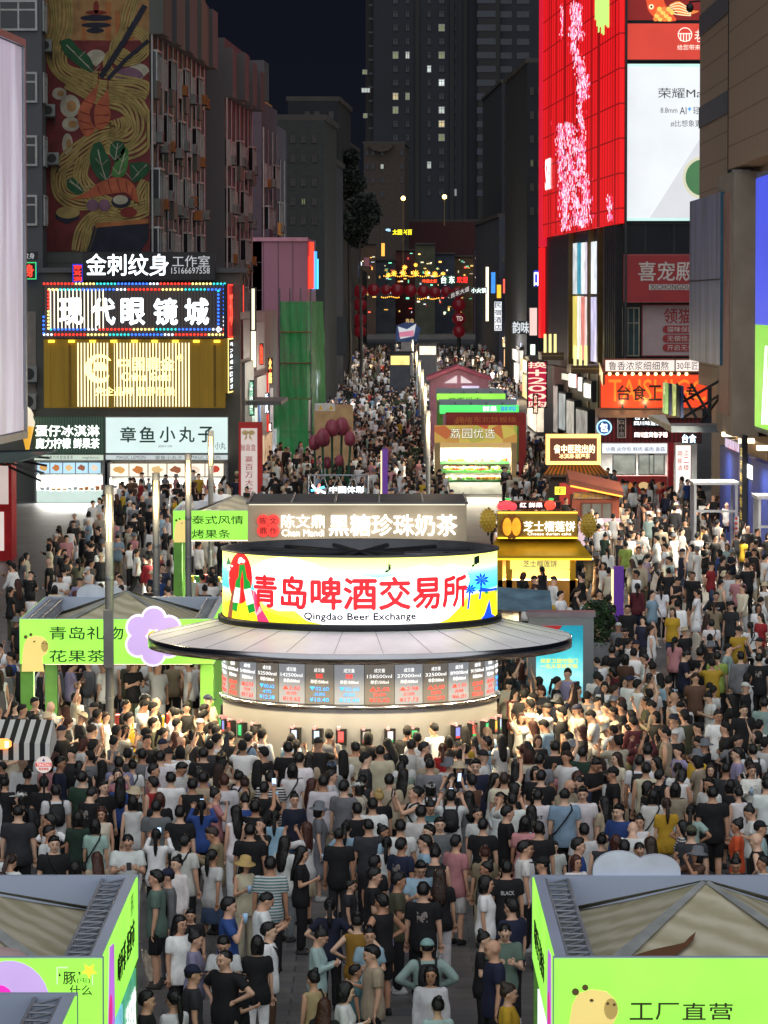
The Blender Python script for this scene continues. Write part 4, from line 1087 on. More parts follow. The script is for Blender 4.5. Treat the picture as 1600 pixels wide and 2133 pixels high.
sign(FBR, 1406, 926, 1440, 1030, 'tall white lightbox telling diners to go upstairs', lit((240, 232, 224), 1.1, .05), M('rust_case', (140, 70, 44)), .15, [('用\n餐\n请', 1411, 940, 1421, 980, lit((200, 50, 40), .6)), ('上\n二\n楼', 1424, 936, 1435, 980, lit((200, 50, 40), .6))])

# ------------------------------------------------------------------ right: tan clad building in front
XB = 15.3
FT2 = Fr((XB, 190), (0, -1))      # u grows toward the camera
def tu(x): return FT2.px(x, 600)[0]
tan = bpy.data.materials.new('tan_metal_cladding'); tan.use_nodes = True
nt = tan.node_tree; bs = nt.nodes['Principled BSDF']; bs.inputs['Roughness'].default_value = .55; bs.inputs['Metallic'].default_value = .2
pos = _coord(nt)
def dotn(v):
    d = nt.nodes.new('ShaderNodeVectorMath'); d.operation = 'DOT_PRODUCT'; d.inputs[1].default_value = v; nt.links.new(pos, d.inputs[0]); return d.outputs['Value']
h = mth('GREATER_THAN', mth('FRACT', mth('DIVIDE', dotn((0, 0, 1)), 1.18)), .05)
v = mth('GREATER_THAN', mth('FRACT', mth('DIVIDE', dotn((0, 1, 0)), 1.1)), .06)
f = mth('ADD', .5, mth('MULTIPLY', mth('MULTIPLY', h, v), .5))
sc2 = nt.nodes.new('ShaderNodeVectorMath'); sc2.operation = 'SCALE'; sc2.inputs[0].default_value = lin((172, 150, 128)); nt.links.new(f, sc2.inputs['Scale']); nt.links.new(sc2.outputs[0], bs.inputs['Base Color'])
tb = thing('department_store', 'tan metal clad department store rising out of the top right corner', 'building', (XB + 4, 165, 0))
u1455 = tu(1456); zt0 = FT2.px(1456, 800)[1]
MB().box(FT2, u1455, u1455 + 60, zt0, 45, -6, 0).build('wall', tan, tb)
MB().box(FT2, u1455 + .5, u1455 + 60, 0, zt0 - .002, -6, -.6).build('lower_wall', M('tan_panel_lower', (150, 124, 100), .5, .1, .12, .7, streak=True), tb)
gband = M('grey_band', (92, 98, 104), .5)
for y in (25, 225):
    z = FT2.px(1490, y)[1]; MB().box(FT2, u1455 + .01, tu(1526), z - .55, z + .45, .003, .05).build('band', gband, tb)
# vertical conduit chase with white ducts
uc = tu(1527)
MB().box(FT2, uc, tu(1538), 0, 45, .001, .03).build('chase', BLACK, tb)
MB().tube(FT2.pt(uc + .3, 8, .18), FT2.pt(uc + .3, 44, .18), .12, seg=8).build('dark_pipe', DARK, tb)
MB().tube(FT2.pt(tu(1536), 2, .2), FT2.pt(tu(1536), 44, .2), .07, seg=8).build('drain_pipe', M('conduit_grey', (150, 146, 138)), tb)
for i in range(26):
    z = 6.5 + i * 1.4; MB().box(FT2, tu(1542), tu(1562), z, z + .95, .02, .35).build('white_duct', M('duct_white', (166, 168, 172), .5), tb)
MB().box(FT2, tu(1566), tu(1680), FT2.px(1590, 345)[1], 45, .02, 1.0).build('upper_bay', tan, tb)
stone = M('stone_frame', (150, 142, 130), .7, 0, .15, 1.0)
_, zs1 = FT2.px(1570, 362); _, zs0 = FT2.px(1570, 905)
MB().box(FT2, tu(1548), tu(1584), zs0, zs1, .05, 1.1).build('stone_jamb', stone, tb)
MB().box(FT2, tu(1555), tu(1577), zs0 + .8, zs1 - .8, 1.101, 1.15).build('faded_poster', M('faded_poster', (150, 116, 106), .5, 0, .25, .6), tb)
MB().box(FT2, tu(1548), tu(1584) + 9, 1.5, zs0 - .002, -.59, .6).build('lower_cladding', M('lit_timber_panel', (176, 142, 104), .5, 0, .15, .9, streak=True), tb)
MB().box(FT2, tu(1545), tu(1700), 0, 4.0, -.59, .9).build('blue_plinth', M('blue_plinth', (24, 56, 150), .5), tb)
for k in range(4):
    q = FT2.pt(tu(1552) + 3 + k * 7.5, 4.6, 1.1)
    MB().box(FT2, tu(1552) + 2.7 + k * 7.5, tu(1552) + 3.3 + k * 7.5, 4.52, 4.7, .605, 1.2).build('flood_lamp', E('flood_face', (255, 226, 180), 2.5), tb)
    area_lamp(q + Vector((-.5, 0, .1)), (1, .88, .7), 620, .4, 1.6, (0, math.radians(50), 0), tb)
# blue green screen at the right edge
FLB = Fr(FT2.pt(0, 0, 1.0).xy, (0, -1))
lb0 = FLB.px(1581, 500, .2)[0]; _, zA = FLB.px(1583, 372, .2); _, zM = FLB.px(1583, 676, .2); _, zB = FLB.px(1583, 888, .2)
ls = thing('advertising_screen', 'blue and green advertising screen cut by the right edge', 'screen', FLB.pt(lb0 + 6, zB, 0))
MB().box(FLB, lb0, lb0 + 14, zB - .2, zA + .2, .12, .3).build('case', GREY, ls)
MB().box(FLB, lb0 + .25, lb0 + 14, zM, zA, .301, .35).build('display', lit((70, 88, 226), .85, .1), ls)
MB().box(FLB, lb0 + .25, lb0 + 14, zB, zM - .002, .301, .35).build('display', lit((140, 220, 70), .85, .1), ls)
mb = MB()
for k in range(2): mb.prism(FLB, [FLB.px(*p, .35) for p in ((1586 + 8 * k, 884), (1592 + 8 * k, 884), (1599 + 8 * k, 720), (1594 + 8 * k, 720))], .351, .36)
mb.build('graphic', lit((240, 250, 250), 1.2), ls)
# steel blue hanging banner box
FBN = Fr(P(1436, 500, 186).xy, (.0, -1))
bu0, bz1 = FT2.px(1436, 400, 1.2); 
pA, pB = P(1437, 420, 176), P(1501, 400, 160.6)
FBN = Fr(pA.xy, (pB.xy - pA.xy))
L_ = (pB.xy - pA.xy).length
zt = FBN.px(1437, 420)[1]; zb = FBN.px(1437, 750)[1]
bx = thing('banner_box', 'tall blue grey panel box hung on the tan cladding', 'advertising panel', FBN.pt(L_ / 2, zb))
MB().box(FBN, 0, L_, zb, zt, -.5, 0).build('face', M('brushed_blue_panel', (150, 160, 186), .4, .1, .5, 1.6, streak=True), bx)
FBS = Fr(FBN.pt(L_, 0).xy, (1, 0)); MB().box(FBS, .003, .42, zb, zt, -8, 0).build('side', M('petrol_side', (20, 84, 110), .4), bx)
u = FBN.px(1470, 583)[1]; MB().box(FBN, 0, L_, u - .04, u + .02, .001, .02).build('joint', DARK, bx)
# steel truss canopy with hanging lit panels
fr = FD(165)
a, z = fr.px(1374, 890); b, _ = fr.px(1541, 890)
cn = thing('entrance_canopy', 'grey glazed canopy on steel struts below the tan building', 'canopy', fr.pt((a + b) / 2, z))
MB().box(fr, a + .5, b, z - .22, z + .05, -4, 0).build('slab', M('canopy_grey', (120, 132, 138), .35, .3), cn)
mb = MB(); mb.hexa([fr.pt(a + .5, z - .2, 0), fr.pt(a + .5, z + .05, 0), fr.pt(a - .2, z + .42, -4), fr.pt(a - .2, z + .2, -4), fr.pt(a + .52, z - .2, -.01), fr.pt(a + .52, z + .05, -.01), fr.pt(a + .5, z + .42, -4), fr.pt(a + .5, z + .2, -4)]); mb.build('edge_panel', M('canopy_edge_light', (190, 180, 150), .3), cn)
for (x0, y0, x1, y1) in ((1400, 850, 1530, 775), (1420, 872, 1536, 800), (1440, 800, 1480, 868), (1460, 880, 1520, 800), (1410, 800, 1450, 870)):
    MB().tube(P(x0, y0, 164), P(x1, y1, 162.5), .06, seg=6).build('strut', DARK, cn)
hp = thing('hanging_sign', 'row of dark hanging lit panels on the canopy truss', 'sign', P(1400, 865, 163))
for i in range(5):
    p0 = P(1386 + i * 8, 798 + i * 1.5, 163); p1 = P(1392 + i * 8, 862 + i * 2, 163)
    MB().abox(p0.x, p1.x, 163, 164.5, p1.z, p0.z).build('panel', [lit((150, 190, 110), .5, .5, 3), M('hp_navy', (24, 36, 70), .4), lit((190, 200, 120), .6, .5, 3), M('hp_dark', (20, 24, 28), .4), M('hp_blue', (20, 50, 100), .4)][i], hp)
# lower wall adverts
sign(FT2, 1511, 910, 1541, 1000, 'colourful poster screen on the tan building lower wall', E('poster_mix', (190, 170, 200), .9, .6, 1.6), GREY, .2, [('美食', 1516, 930, 1536, 950, lit((236, 90, 60), 1.0))], n=.61, name='poster_screen', cat='screen')
sign(FT2, 1553, 962, 1568, 1002, 'small white lit box sign on the tan building lower wall', lit((236, 240, 240), 1.3), DARK, .3, [('小酒', 1556, 970, 1565, 994, ink)], n=.61)
sign(FT2, 1541, 905, 1546, 1130, 'thin dark vertical sign strip with yellow marks beside the blue plinth', M('strip_dark', (24, 28, 50)), DARK, .2, [('\n'.join('夜市美食街台东'), 1541.6, 930, 1545.4, 1110, lit((220, 190, 90), .9))], n=.91)
# glass lift box and porch
for (x0, x1, y0, y1, d, lb) in ((1446, 1537, 1010, 1165, 152, 'white framed glass booth with hazard striped posts'), (1580, 1640, 1040, 1200, 142, 'white framed glass porch at the right edge')):
    fr = FD(d); a, z1 = fr.px(x0, y0); b, _ = fr.px(x1, y0)
    gb = thing('glass_booth', lb, 'booth', fr.pt((a + b) / 2, 0))
    wf = M('booth_white', (176, 180, 186), .4, .2)
    for u in (a, b - .1):
        for n0 in (0, -1.9): MB().box(fr, u, u + .1, 0, z1, n0 - .1, n0).build('post', wf, gb)
    MB().box(fr, a - .05, b + .05, z1 + .002, z1 + .12, -2.1, .1).build('roof', wf, gb)
    MB().box(fr, a + .1, b - .1, z1 * .62, z1 * .62 + .1, -.06, -.01).build('transom', wf, gb)
    for k in range(7):
        MB().box(fr, a, a + .06, .05, z1 - .05, -1.75 + k * .25, -1.6 + k * .25 - .06).build('louvre', wf, gb)
    for k in range(8): MB().box(fr, b - .102, b + .003, .1 + k * .2, .2 + k * .2, -.09, .004).build('hazard_band', M('hazard_red', (190, 40, 36)), gb)
# ------------------------------------------------------------------ the round beer kiosk
KC = (P(750, 1400, 79).x, 79.0)
KR, KB = 2.83, 4.37
K = thing('beer_kiosk', 'round steel beer kiosk with wide brim, glowing drum sign and taps', 'kiosk', (KC[0], KC[1], 0))
brushed = bpy.data.materials.new('brushed_steel'); brushed.use_nodes = True
nt = brushed.node_tree; bs = nt.nodes['Principled BSDF']; bs.inputs['Metallic'].default_value = .7; bs.inputs['Base Color'].default_value = (.55, .55, .545, 1)
nz = nt.nodes.new('ShaderNodeTexNoise'); nz.inputs['Scale'].default_value = 3; mp = nt.nodes.new('ShaderNodeMapping'); mp.inputs['Scale'].default_value = (1, 1, .15)
nt.links.new(_coord(nt), mp.inputs[0]); nt.links.new(mp.outputs[0], nz.inputs[0])
r = nt.nodes.new('ShaderNodeMapRange'); r.inputs[3].default_value = .28; r.inputs[4].default_value = .5; nt.links.new(nz.outputs[0], r.inputs[0]); nt.links.new(r.outputs[0], bs.inputs['Roughness'])
brim_m = M('satin_brim', (242, 240, 246), .4, 0, .1, 1.4)
polish = M('polished_lip', (190, 190, 194), .2, 1.0, .08, .6)
kc = (KC[0], KC[1], 0)
MB().lathe(kc, [(KR, .0), (KR, 2.02)], 96).build('body', brushed, K, smooth=True)
MB().lathe(kc, [(KR + .002, .66), (KR + .14, .66), (KR + .14, .74), (KR + .002, .76)], 96).build('drip_ledge', polish, K)
MB().lathe(kc, [(KR + .002, 2.0), (KR + .07, 2.0), (KR + .07, 2.07), (KR + .002, 2.09)], 96).build('ring', polish, K)
MB().lathe(kc, [(KR, 2.09), (KR - .02, 3.0)], 96).build('screen_backing', DARK, K)
MB().lathe(kc, [(KR - .3, 3.0), (KB - .02, 3.04), (KB, 3.04), (KB, 3.24), (KB - .03, 3.245)], 128).build('brim_lip', polish, K)
MB().lathe(kc, [(KB - .03, 3.246), (KR + .05, 3.56), (KR + .02, 3.56)], 128).build('brim', brim_m, K)
seam = M('seam_dark', (130, 130, 134), .5)
mb = MB()
for i in range(28):
    t = 2 * PI * (i + .5) / 28
    p = [Vector((KC[0] + q * math.cos(t), KC[1] + q * math.sin(t), z)) for q, z in ((KB - .05, 3.252), (KR + .08, 3.562))]
    mb.tube(p[0], p[1], .005, seg=4)
tag(mb.build('brim_seam', seam, K))
MB().lathe(kc, [(KR + .08, 3.561), (KR + .1, 3.6), (KR + .1, 3.68), (KR + .03, 3.7)], 96).build('drum_foot', DARK, K)
MB().lathe(kc, [(KR + .02, 5.03), (KR + .04, 5.03), (KR + .04, 5.07), (KR - .2, 5.07), (KR - .22, 4.8), (.05, 4.66)], 96).build('drum_rim', M('drum_rim_grey', (92, 94, 98), .45, .5), K)
mb = MB()
for i in range(7):
    t = PI * i / 7
    p = Vector((KC[0] + (KR - .3) * math.cos(t), KC[1] + (KR - .3) * math.sin(t), 4.95)); q = Vector((KC[0] - (KR - .3) * math.cos(t), KC[1] - (KR - .3) * math.sin(t), 4.95))
    mb.tube(p, q, .05, seg=6)
mb.build('roof_truss', DARK, K)
rr = random.Random(5); 
for i in range(6):
    t = rr.random() * 6.28; q = rr.random() * 1.9
    mb = MB(); mb.abox(KC[0] + q * math.cos(t) - .4, KC[0] + q * math.cos(t) + .4, KC[1] + q * math.sin(t) - .3, KC[1] + q * math.sin(t) + .3, 4.68, 4.9 + rr.random() * .1); mb.build('roof_unit', STEEL if i % 2 else BLACK, K)
# bent artwork: KX = metres along the drum from the middle of the face, seen from the front
def kpt(x, z, n): 
    a = -PI / 2 + x / KR
    return Vector((KC[0] + (KR + n) * math.cos(a), KC[1] + (KR + n) * math.sin(a), z))
def kx(px, z=None):
    s = (px - 750) / 286.0
    return math.asin(max(-.9995, min(.9995, s))) * KR
def kz(px, py):
    c = math.cos(kx(px) / KR); d = KC[1] - KR * c
    return P(px, py, d).z
def kpoly(polys, n, mats, name, parent, thick=0.0):
    """flat outlines (metres on the unrolled drum) cut into narrow strips and wrapped round the drum"""
    bm = bmesh.new()
    for pts, mi in polys:
        vs = [bm.verts.new((x, z, 0)) for x, z in pts]
        try:
            f = bm.faces.new(vs); f.material_index = mi
        except ValueError: pass
    bmesh.ops.triangulate(bm, faces=bm.faces[:])
    xs = [v.co.x for v in bm.verts]
    if xs:
        x = math.floor(min(xs) / .14) * .14
        while x < max(xs):
            bmesh.ops.bisect_plane(bm, geom=bm.verts[:] + bm.edges[:] + bm.faces[:], plane_co=(x, 0, 0), plane_no=(1, 0, 0)); x += .14
    mb = MB()
    bm.verts.index_update()
    mb.v = [tuple(kpt(v.co.x, v.co.y, n)) for v in bm.verts]
    for f in bm.faces:
        f.normal_update(); idx = [v.index for v in f.verts]
        mb.f.append(idx if f.normal.z > 0 else idx[::-1]); mb.m.append(f.material_index); mb.sm.append(False)
    bm.free()
    return mb.build(name, mats, parent)
def ktext(body, px0, py0, px1, py1, n, mat, parent, bold=0.0, name='lettering', zc=None, raw=None):
    if raw: x0, z0, x1, z1 = raw
    else:
        x0, x1 = kx(px0), kx(px1); pm = (px0 + px1) / 2; z1, z0 = kz(pm, py0), kz(pm, py1)
    mb = MB()
    for co, fs, k in fit_text(body, x0, z0, x1, z1, bold):
        mb.add([kpt(a, b, n + .0015 * k) for a, b in co], fs)
    return mb.build(name, mat, parent)
# display drum
dm = bpy.data.materials.new('drum_display'); dm.use_nodes = True
nt = dm.node_tree; bs = nt.nodes['Principled BSDF']; bs.inputs['Roughness'].default_value = .4
g = _coord(nt); spx = nt.nodes.new('ShaderNodeSeparateXYZ'); nt.links.new(g, spx.inputs[0])
mr = nt.nodes.new('ShaderNodeMapRange'); mr.inputs[1].default_value = 3.7; mr.inputs[2].default_value = 5.1; nt.links.new(spx.outputs['Z'], mr.inputs[0])
rp_ = nt.nodes.new('ShaderNodeValToRGB'); el = rp_.color_ramp.elements
el[0].position = 0; el[0].color = lin((255, 250, 40)) + (1,); el[1].position = 1; el[1].color = lin((255, 246, 110)) + (1,)
for p_, c in ((.2, (255, 246, 70)), (.36, (255, 250, 150)), (.44, (60, 214, 226)), (.66, (110, 226, 214)), (.8, (214, 246, 160))):
    e = el.new(p_); e.color = lin(c) + (1,)
nt.links.new(mr.outputs[0], rp_.inputs[0]); nt.links.new(rp_.outputs[0], bs.inputs['Emission Color']); nt.links.new(rp_.outputs[0], bs.inputs['Base Color'])
LED = 1.28
bs.inputs['Emission Strength'].default_value = LED
DR = MB().lathe(kc, [(KR + .0, 3.7), (KR + .0, 5.03)], 128).build('drum_display', dm, K, smooth=True)
def led(c, k=1.0): return lit(c, LED * k, 0.0)
def kp(pts): return [(kx(x), kz(min(max(x, 466), 1034), y)) for x, y in pts]
def z1p(x0, y0, k=.2): return (440 + x0 * k, 1100 + y0 * k)
def z2p(x, y, k=.40625): return (450 + x * k, 980 + y * k)
white_cloud = [z2p(*p) for p in ((200, 500), (260, 462), (340, 445), (430, 452), (520, 480), (600, 522), (680, 528), (760, 540), (830, 552), (920, 540), (990, 500), (1060, 484), (1130, 500), (1200, 480), (1270, 500), (1290, 560), (1270, 640), (1240, 700), (1180, 760), (1090, 800), (900, 806), (600, 800), (480, 770), (420, 720), (340, 720), (280, 700), (220, 640), (205, 570))]
kpoly([(kp([z2p(*p) for p in ((45, 690), (120, 650), (300, 730), (430, 770), (430, 810), (60, 780))]), 0)], .004, [led((255, 238, 40))], 'sand_shape', DR)
kpoly([(kp([z2p(*p) for p in ((1180, 770), (1290, 640), (1420, 600), (1432, 780), (1300, 800), (1150, 806))]), 0)], .004, [led((255, 238, 40))], 'sand_shape', DR)
kpoly([(kp(white_cloud), 0)], .007, [led((255, 255, 255), 1.25)], 'cloud_shape', DR)
kpoly([(kp([z1p(*p) for p in circ(335, 520, 128, 26, 268)]), 0)], .010, [led((240, 32, 36))], 'red_disc', DR)
kpoly([(kp([z1p(*p) for p in ((205, 295), (182, 378), (240, 378))]), 0)], .014, [led((70, 120, 84))], 'fir_shape', DR)
kpoly([(kp([z1p(*p) for p in circ(cx, cy, r, 10)]), 0) for cx, cy, r in ((212, 425, 17), (244, 395, 12), (212, 520, 8))], .014, [led((255, 255, 255))], 'bubble', DR)
kpoly([(kp([z1p(*p) for p in ((186, 985), (236, 985), (262, 800), (290, 640), (250, 640), (215, 800))]), 1), (kp([z1p(*p) for p in ((530, 1030), (672, 1030), (570, 850), (500, 660), (455, 640), (500, 850))]), 0), (kp([z1p(*p) for p in ((510, 915), (565, 860), (480, 650), (450, 640), (430, 760))]), 2)], .0135, [led((240, 60, 110)), led((140, 70, 50)), led((250, 170, 170))], 'arm_shape', DR)
def bottle(pts, lab, s):
    kpoly([(kp([z1p(*p) for p in pts]), 0)], .017, [led((20, 140, 50))], 'bottle_shape', DR)
    kpoly([(kp([z1p(*p) for p in lab]), 0)], .020, [led((250, 240, 240))], 'bottle_label', DR)
bottle([(330, 380), (372, 380), (338, 560), (340, 620), (300, 875), (250, 850), (282, 610), (290, 550), (318, 510)], [(285, 615), (340, 625), (326, 780), (255, 770)], 0)
bottle([(355, 380), (385, 375), (410, 520), (440, 560), (452, 620), (498, 865), (430, 890), (375, 640), (374, 540)], [(378, 640), (450, 625), (484, 780), (410, 805)], 1)
kpoly([(kp([z1p(*p) for p in circ(cx, cy, r, 10)]), 0) for cx, cy, r in ((345, 330, 26), (372, 345, 20), (330, 355, 16))], .021, [led((255, 255, 255))], 'foam_shape', DR)
# palms, arch and sand on the right-hand end
blue = led((24, 76, 230))
arch = [z2p(*p) for p in ((1318, 640), (1430, 620), (1432, 740), (1405, 735), (1395, 680), (1380, 660), (1368, 735), (1335, 750), (1318, 700))]
kpoly([(kp([z2p(*p) for p in circ(1400, 600, 38, 14, 50, 0, PI * 1.01)]), 0)], .010, [led((40, 150, 70))], 'hill_shape', DR)
kpoly([(kp([z2p(*p) for p in circ(1404, 604, 24, 12, 30, 0, PI * 1.01)][::1]), 0)], .012, [led((240, 214, 60))], 'sun_shape', DR)
kpoly([(kp(arch), 0)], .013, [led((250, 226, 30))], 'rock_arch', DR)
kpoly([(kp([z2p(*p) for p in ((1340, 770), (1365, 740), (1392, 660), (1404, 735), (1428, 750), (1428, 765))]), 0), (kp([z2p(*p) for p in ((1330, 620), (1360, 622), (1432, 612), (1432, 600), (1395, 606), (1350, 600))]), 0)], .016, [blue], 'water_shape', DR)
pl = []
for cx, cy, s in ((1350, 560, 44), (1290, 610, 36)):
    for k in range(9):
        t = 2 * PI * k / 9 + .3; e_ = (cx + s * math.cos(t), cy + s * .9 * math.sin(t)); n_ = (-math.sin(t) * s * .16, math.cos(t) * s * .16)
        m_ = (cx + s * .55 * math.cos(t), cy + s * .5 * math.sin(t))
        pl.append((kp([z2p(*p) for p in ((cx, cy), (m_[0] + n_[0], m_[1] + n_[1]), e_, (m_[0] - n_[0], m_[1] - n_[1]))]), 0))
    pl.append((kp([z2p(*p) for p in ((cx - 4, cy), (cx + 5, cy), (cx - 6, cy + 100), (cx - 15, cy + 100))]), 0))
for k, pp in enumerate(pl): pass
kpoly(pl, .019, [blue], 'palm_shape', DR)
ktext('青岛啤酒交易所', 538, 1203, 966, 1270, .024, led((240, 40, 48), 1.0), DR, .032)
ktext('Qingdao Beer Exchange', 640, 1277, 863, 1296, .024, lit((30, 30, 60), .5, 0), DR, .035)
ktext('♪', 802, 1172, 815, 1192, .024, lit((20, 40, 40), .5, 0), DR); ktext('♫', 977, 1157, 993, 1180, .024, lit((20, 40, 40), .5, 0), DR)
# price screens
amb1, amb2 = lit((98, 94, 88), 1.0, .05), lit((124, 128, 134), 1.0, .05)
prw, prr, prb = lit((240, 240, 240), 1.15, 0), lit((255, 70, 58), 1.15, 0), lit((60, 160, 255), 1.2, 0)
rows = {-7: ('3000ml', '▲2.03', '20.15%', '¥15.01', 1), -6: ('53000ml', '▲2.03', '20.15%', '¥15.01', 1), -5: ('62500ml', '▲2.62', '20.15%', '¥15.62', 1), -4: ('54000ml', '▲2.53', '17.03%', '¥17.63', 1), -3: ('52500ml', '▼00.62', '-4.77%', '¥12.38', 0), -2: ('142500ml', '▲2.62', '20.15%', '¥15.62', 1), -1: ('', '▼02.60', '-20.00%', '¥10.40', 0), 0: ('', '▼02.60', '-20.00%', '¥10.40', 0), 1: ('158500ml', '▲2.62', '20.15%', '¥15.62', 1), 2: ('27000ml', '▲2.98', '20.20%', '¥17.73', 1), 3: ('32500ml', '▲3.49', '20.23%', '¥20.74', 1), 4: ('89000ml', '▲1.01', '20.20%', '¥6.01', 1), 5: ('91500ml', '▲2.62', '20.02%', '¥15.12', 1), 6: ('36000ml', '▲2.01', '20.2%', '¥15.15', 1), 7: ('36000ml', '▼0.51', '-4.2%', '¥15.15', 0)}
step = 12.25 / 180 * PI * KR
for k, (vol, d1, d2, d3, up) in rows.items():
    x0 = (k - .85) * step + .02; x1 = x0 + step - .012
    s = kpoly([([(x0, 2.1), (x1, 2.1), (x1, 2.99), (x0, 2.99)], 0)], .01, [amb1 if k % 2 else amb2], 'price_screen', K)
    c = (x0 + x1) / 2; w = step * .5
    ktext('成交量', 0, 0, 0, 0, .014, prw, s, .006, raw=(c - w * .36, 2.74, c + w * .36, 2.82))
    if vol: ktext(vol, 0, 0, 0, 0, .014, prw, s, .008, raw=(c - w * .82, 2.63, c + w * .82, 2.7))
    else: ktext('售罄', 0, 0, 0, 0, .014, prr, s, .02, raw=(c - w * .24, 2.62, c + w * .24, 2.71))
    ktext('单价/500ml', 0, 0, 0, 0, .014, prw, s, .006, raw=(c - w * .6, 2.51, c + w * .6, 2.59))
    cc = prr if up else prb
    ktext(d1, 0, 0, 0, 0, .014, cc, s, .01, raw=(c - w * .66, 2.37, c + w * .66, 2.45))
    ktext(d2, 0, 0, 0, 0, .014, cc, s, .01, raw=(c - w * .4, 2.27, c + w * .4, 2.33))
    ktext(d3, 0, 0, 0, 0, .014, cc, s, .01, raw=(c - w * .66, 2.15, c + w * .66, 2.23))
for px in (560, 985):
    MB().ell(kpt(kx(px), 2.9, .1), .06).build('camera', M('cam_white', (200, 196, 180)), K)
# beer taps with touch screens
tapc = [(60, 190, 120), (120, 130, 230), (240, 90, 80), (60, 190, 120), (240, 190, 70), (190, 210, 250), (170, 200, 240), (240, 90, 90), (160, 160, 160), (200, 200, 220)]
for i, px in enumerate((472, 479, 492, 515, 543, 624, 668, 715, 763, 811, 858, 943, 976, 1002, 1021, 1031)):
    x = kx(px); a = -PI / 2 + x / KR
    fr = Fr(kpt(x, 0, .0).xy, (-math.sin(a), math.cos(a)))
    mb = MB(); mb.box(fr, -.105, .105, 1.3, 1.62, .0, .11, 0); mb.box(fr, -.08, -.02, 1.6, 1.66, .02, .13, 1)
    t = mb.build('tap_screen', [BLACK, M('ribbon_pink', (214, 150, 160))], K)
    MB().box(fr, -.06, .05, 1.4, 1.57, .111, .116).build('display', lit(tapc[i % 10], .9, 0), t)
    MB().box(fr, -.06, .05, 1.36, 1.395, .111, .116).build('display_bar', lit((50, 200, 110) if i % 3 == 0 else (230, 70, 60), .9, 0), t)
    mb = MB(); mb.tube(fr.pt(0, 1.12, 0), fr.pt(0, 1.12, .16), .02, seg=8); mb.tube(fr.pt(0, 1.12, .15), fr.pt(0, 1.0, .17), .016, seg=8); mb.tube(fr.pt(0, 1.12, .14), fr.pt(0, 1.22, .17), .014, seg=8)
    mb.box(fr, -.2, -.06, 1.06, 1.13, .004, .03)
    mb.build('tap', STEEL, K)
# downlights in the soffit
mb = MB()
NDL = 20
for i in range(NDL):
    a = 2 * PI * i / NDL; c = Vector((KC[0] + 3.7 * math.cos(a), KC[1] + 3.7 * math.sin(a), 3.0))
    MB().lathe((c.x, c.y, 3.0), [(.001, .0), (.1, .0), (.11, .02)], 12).build('downlight', E('downlight', (255, 226, 160), 12), K)
    point_lamp(c - Vector((0, 0, .06)), (1, .8, .48), 190, K, .09, 'downlight_lamp', spot=150)

# ------------------------------------------------------------------ market stalls with green light boxes
lime = E('lime_lightbox', (164, 252, 88), .86, .16, .9)
lime2 = E('lime_lightbox_bright', (164, 252, 88), .9, .16, .9)
limepost = M('lime_post', (112, 176, 74), .45)
backp = M('panel_back', (176, 188, 212), .45, .1, .08, .5)
inkg = M('dark_green_ink', (26, 58, 22), .6)
tarp = bpy.data.materials.new('printed_tarpaulin'); tarp.use_nodes = True
nt = tarp.node_tree; bs = nt.nodes['Principled BSDF']; bs.inputs['Roughness'].default_value = .5
wv = nt.nodes.new('ShaderNodeTexWave'); wv.inputs['Scale'].default_value = .9; wv.inputs['Distortion'].default_value = 3.2; wv.inputs['Detail Scale'].default_value = 2.5; wv.inputs['Detail'].default_value = 3; wv.bands_direction = 'DIAGONAL'
nt.links.new(_coord(nt), wv.inputs[0]); r = nt.nodes.new('ShaderNodeValToRGB'); r.color_ramp.elements[0].color = lin((176, 168, 138)) + (1,); r.color_ramp.elements[1].color = lin((206, 198, 174)) + (1,)
nt.links.new(wv.outputs['Fac'], r.inputs[0]); nt.links.new(r.outputs[0], bs.inputs['Base Color'])
nz = nt.nodes.new('ShaderNodeTexNoise'); nz.inputs['Scale'].default_value = 2.2; nz.inputs['Detail'].default_value = 6; nt.links.new(_coord(nt), nz.inputs[0])
bp = nt.nodes.new('ShaderNodeBump'); bp.inputs['Strength'].default_value = .22; bp.inputs['Distance'].default_value = .05; nt.links.new(nz.outputs[0], bp.inputs['Height']); nt.links.new(bp.outputs[0], bs.inputs['Normal'])
def truss(a, b, h, parent, mat=None, bays=9):
    """flat ladder of two rails pairs with zigzag bracing between points a and b"""
    mb = MB(); d = b - a; side = Vector((h, 0, 0)); up = Vector((0, 0, h))
    rails = [Vector((0, 0, 0)), side, up, side + up]
    for o in rails: mb.tube(a + o, b + o, .022, seg=6)
    for i in range(bays):
        p, q = a + d * (i / bays), a + d * ((i + 1) / bays)
        for o1, o2 in ((rails[0], rails[1]), (rails[2], rails[3]), (rails[0], rails[2]), (rails[1], rails[3])):
            mb.tube(p + o1, q + o2, .013, seg=4); mb.tube(p + o1, p + o2, .013, seg=4)
    return mb.build('roof_truss', mat or STEEL, parent)
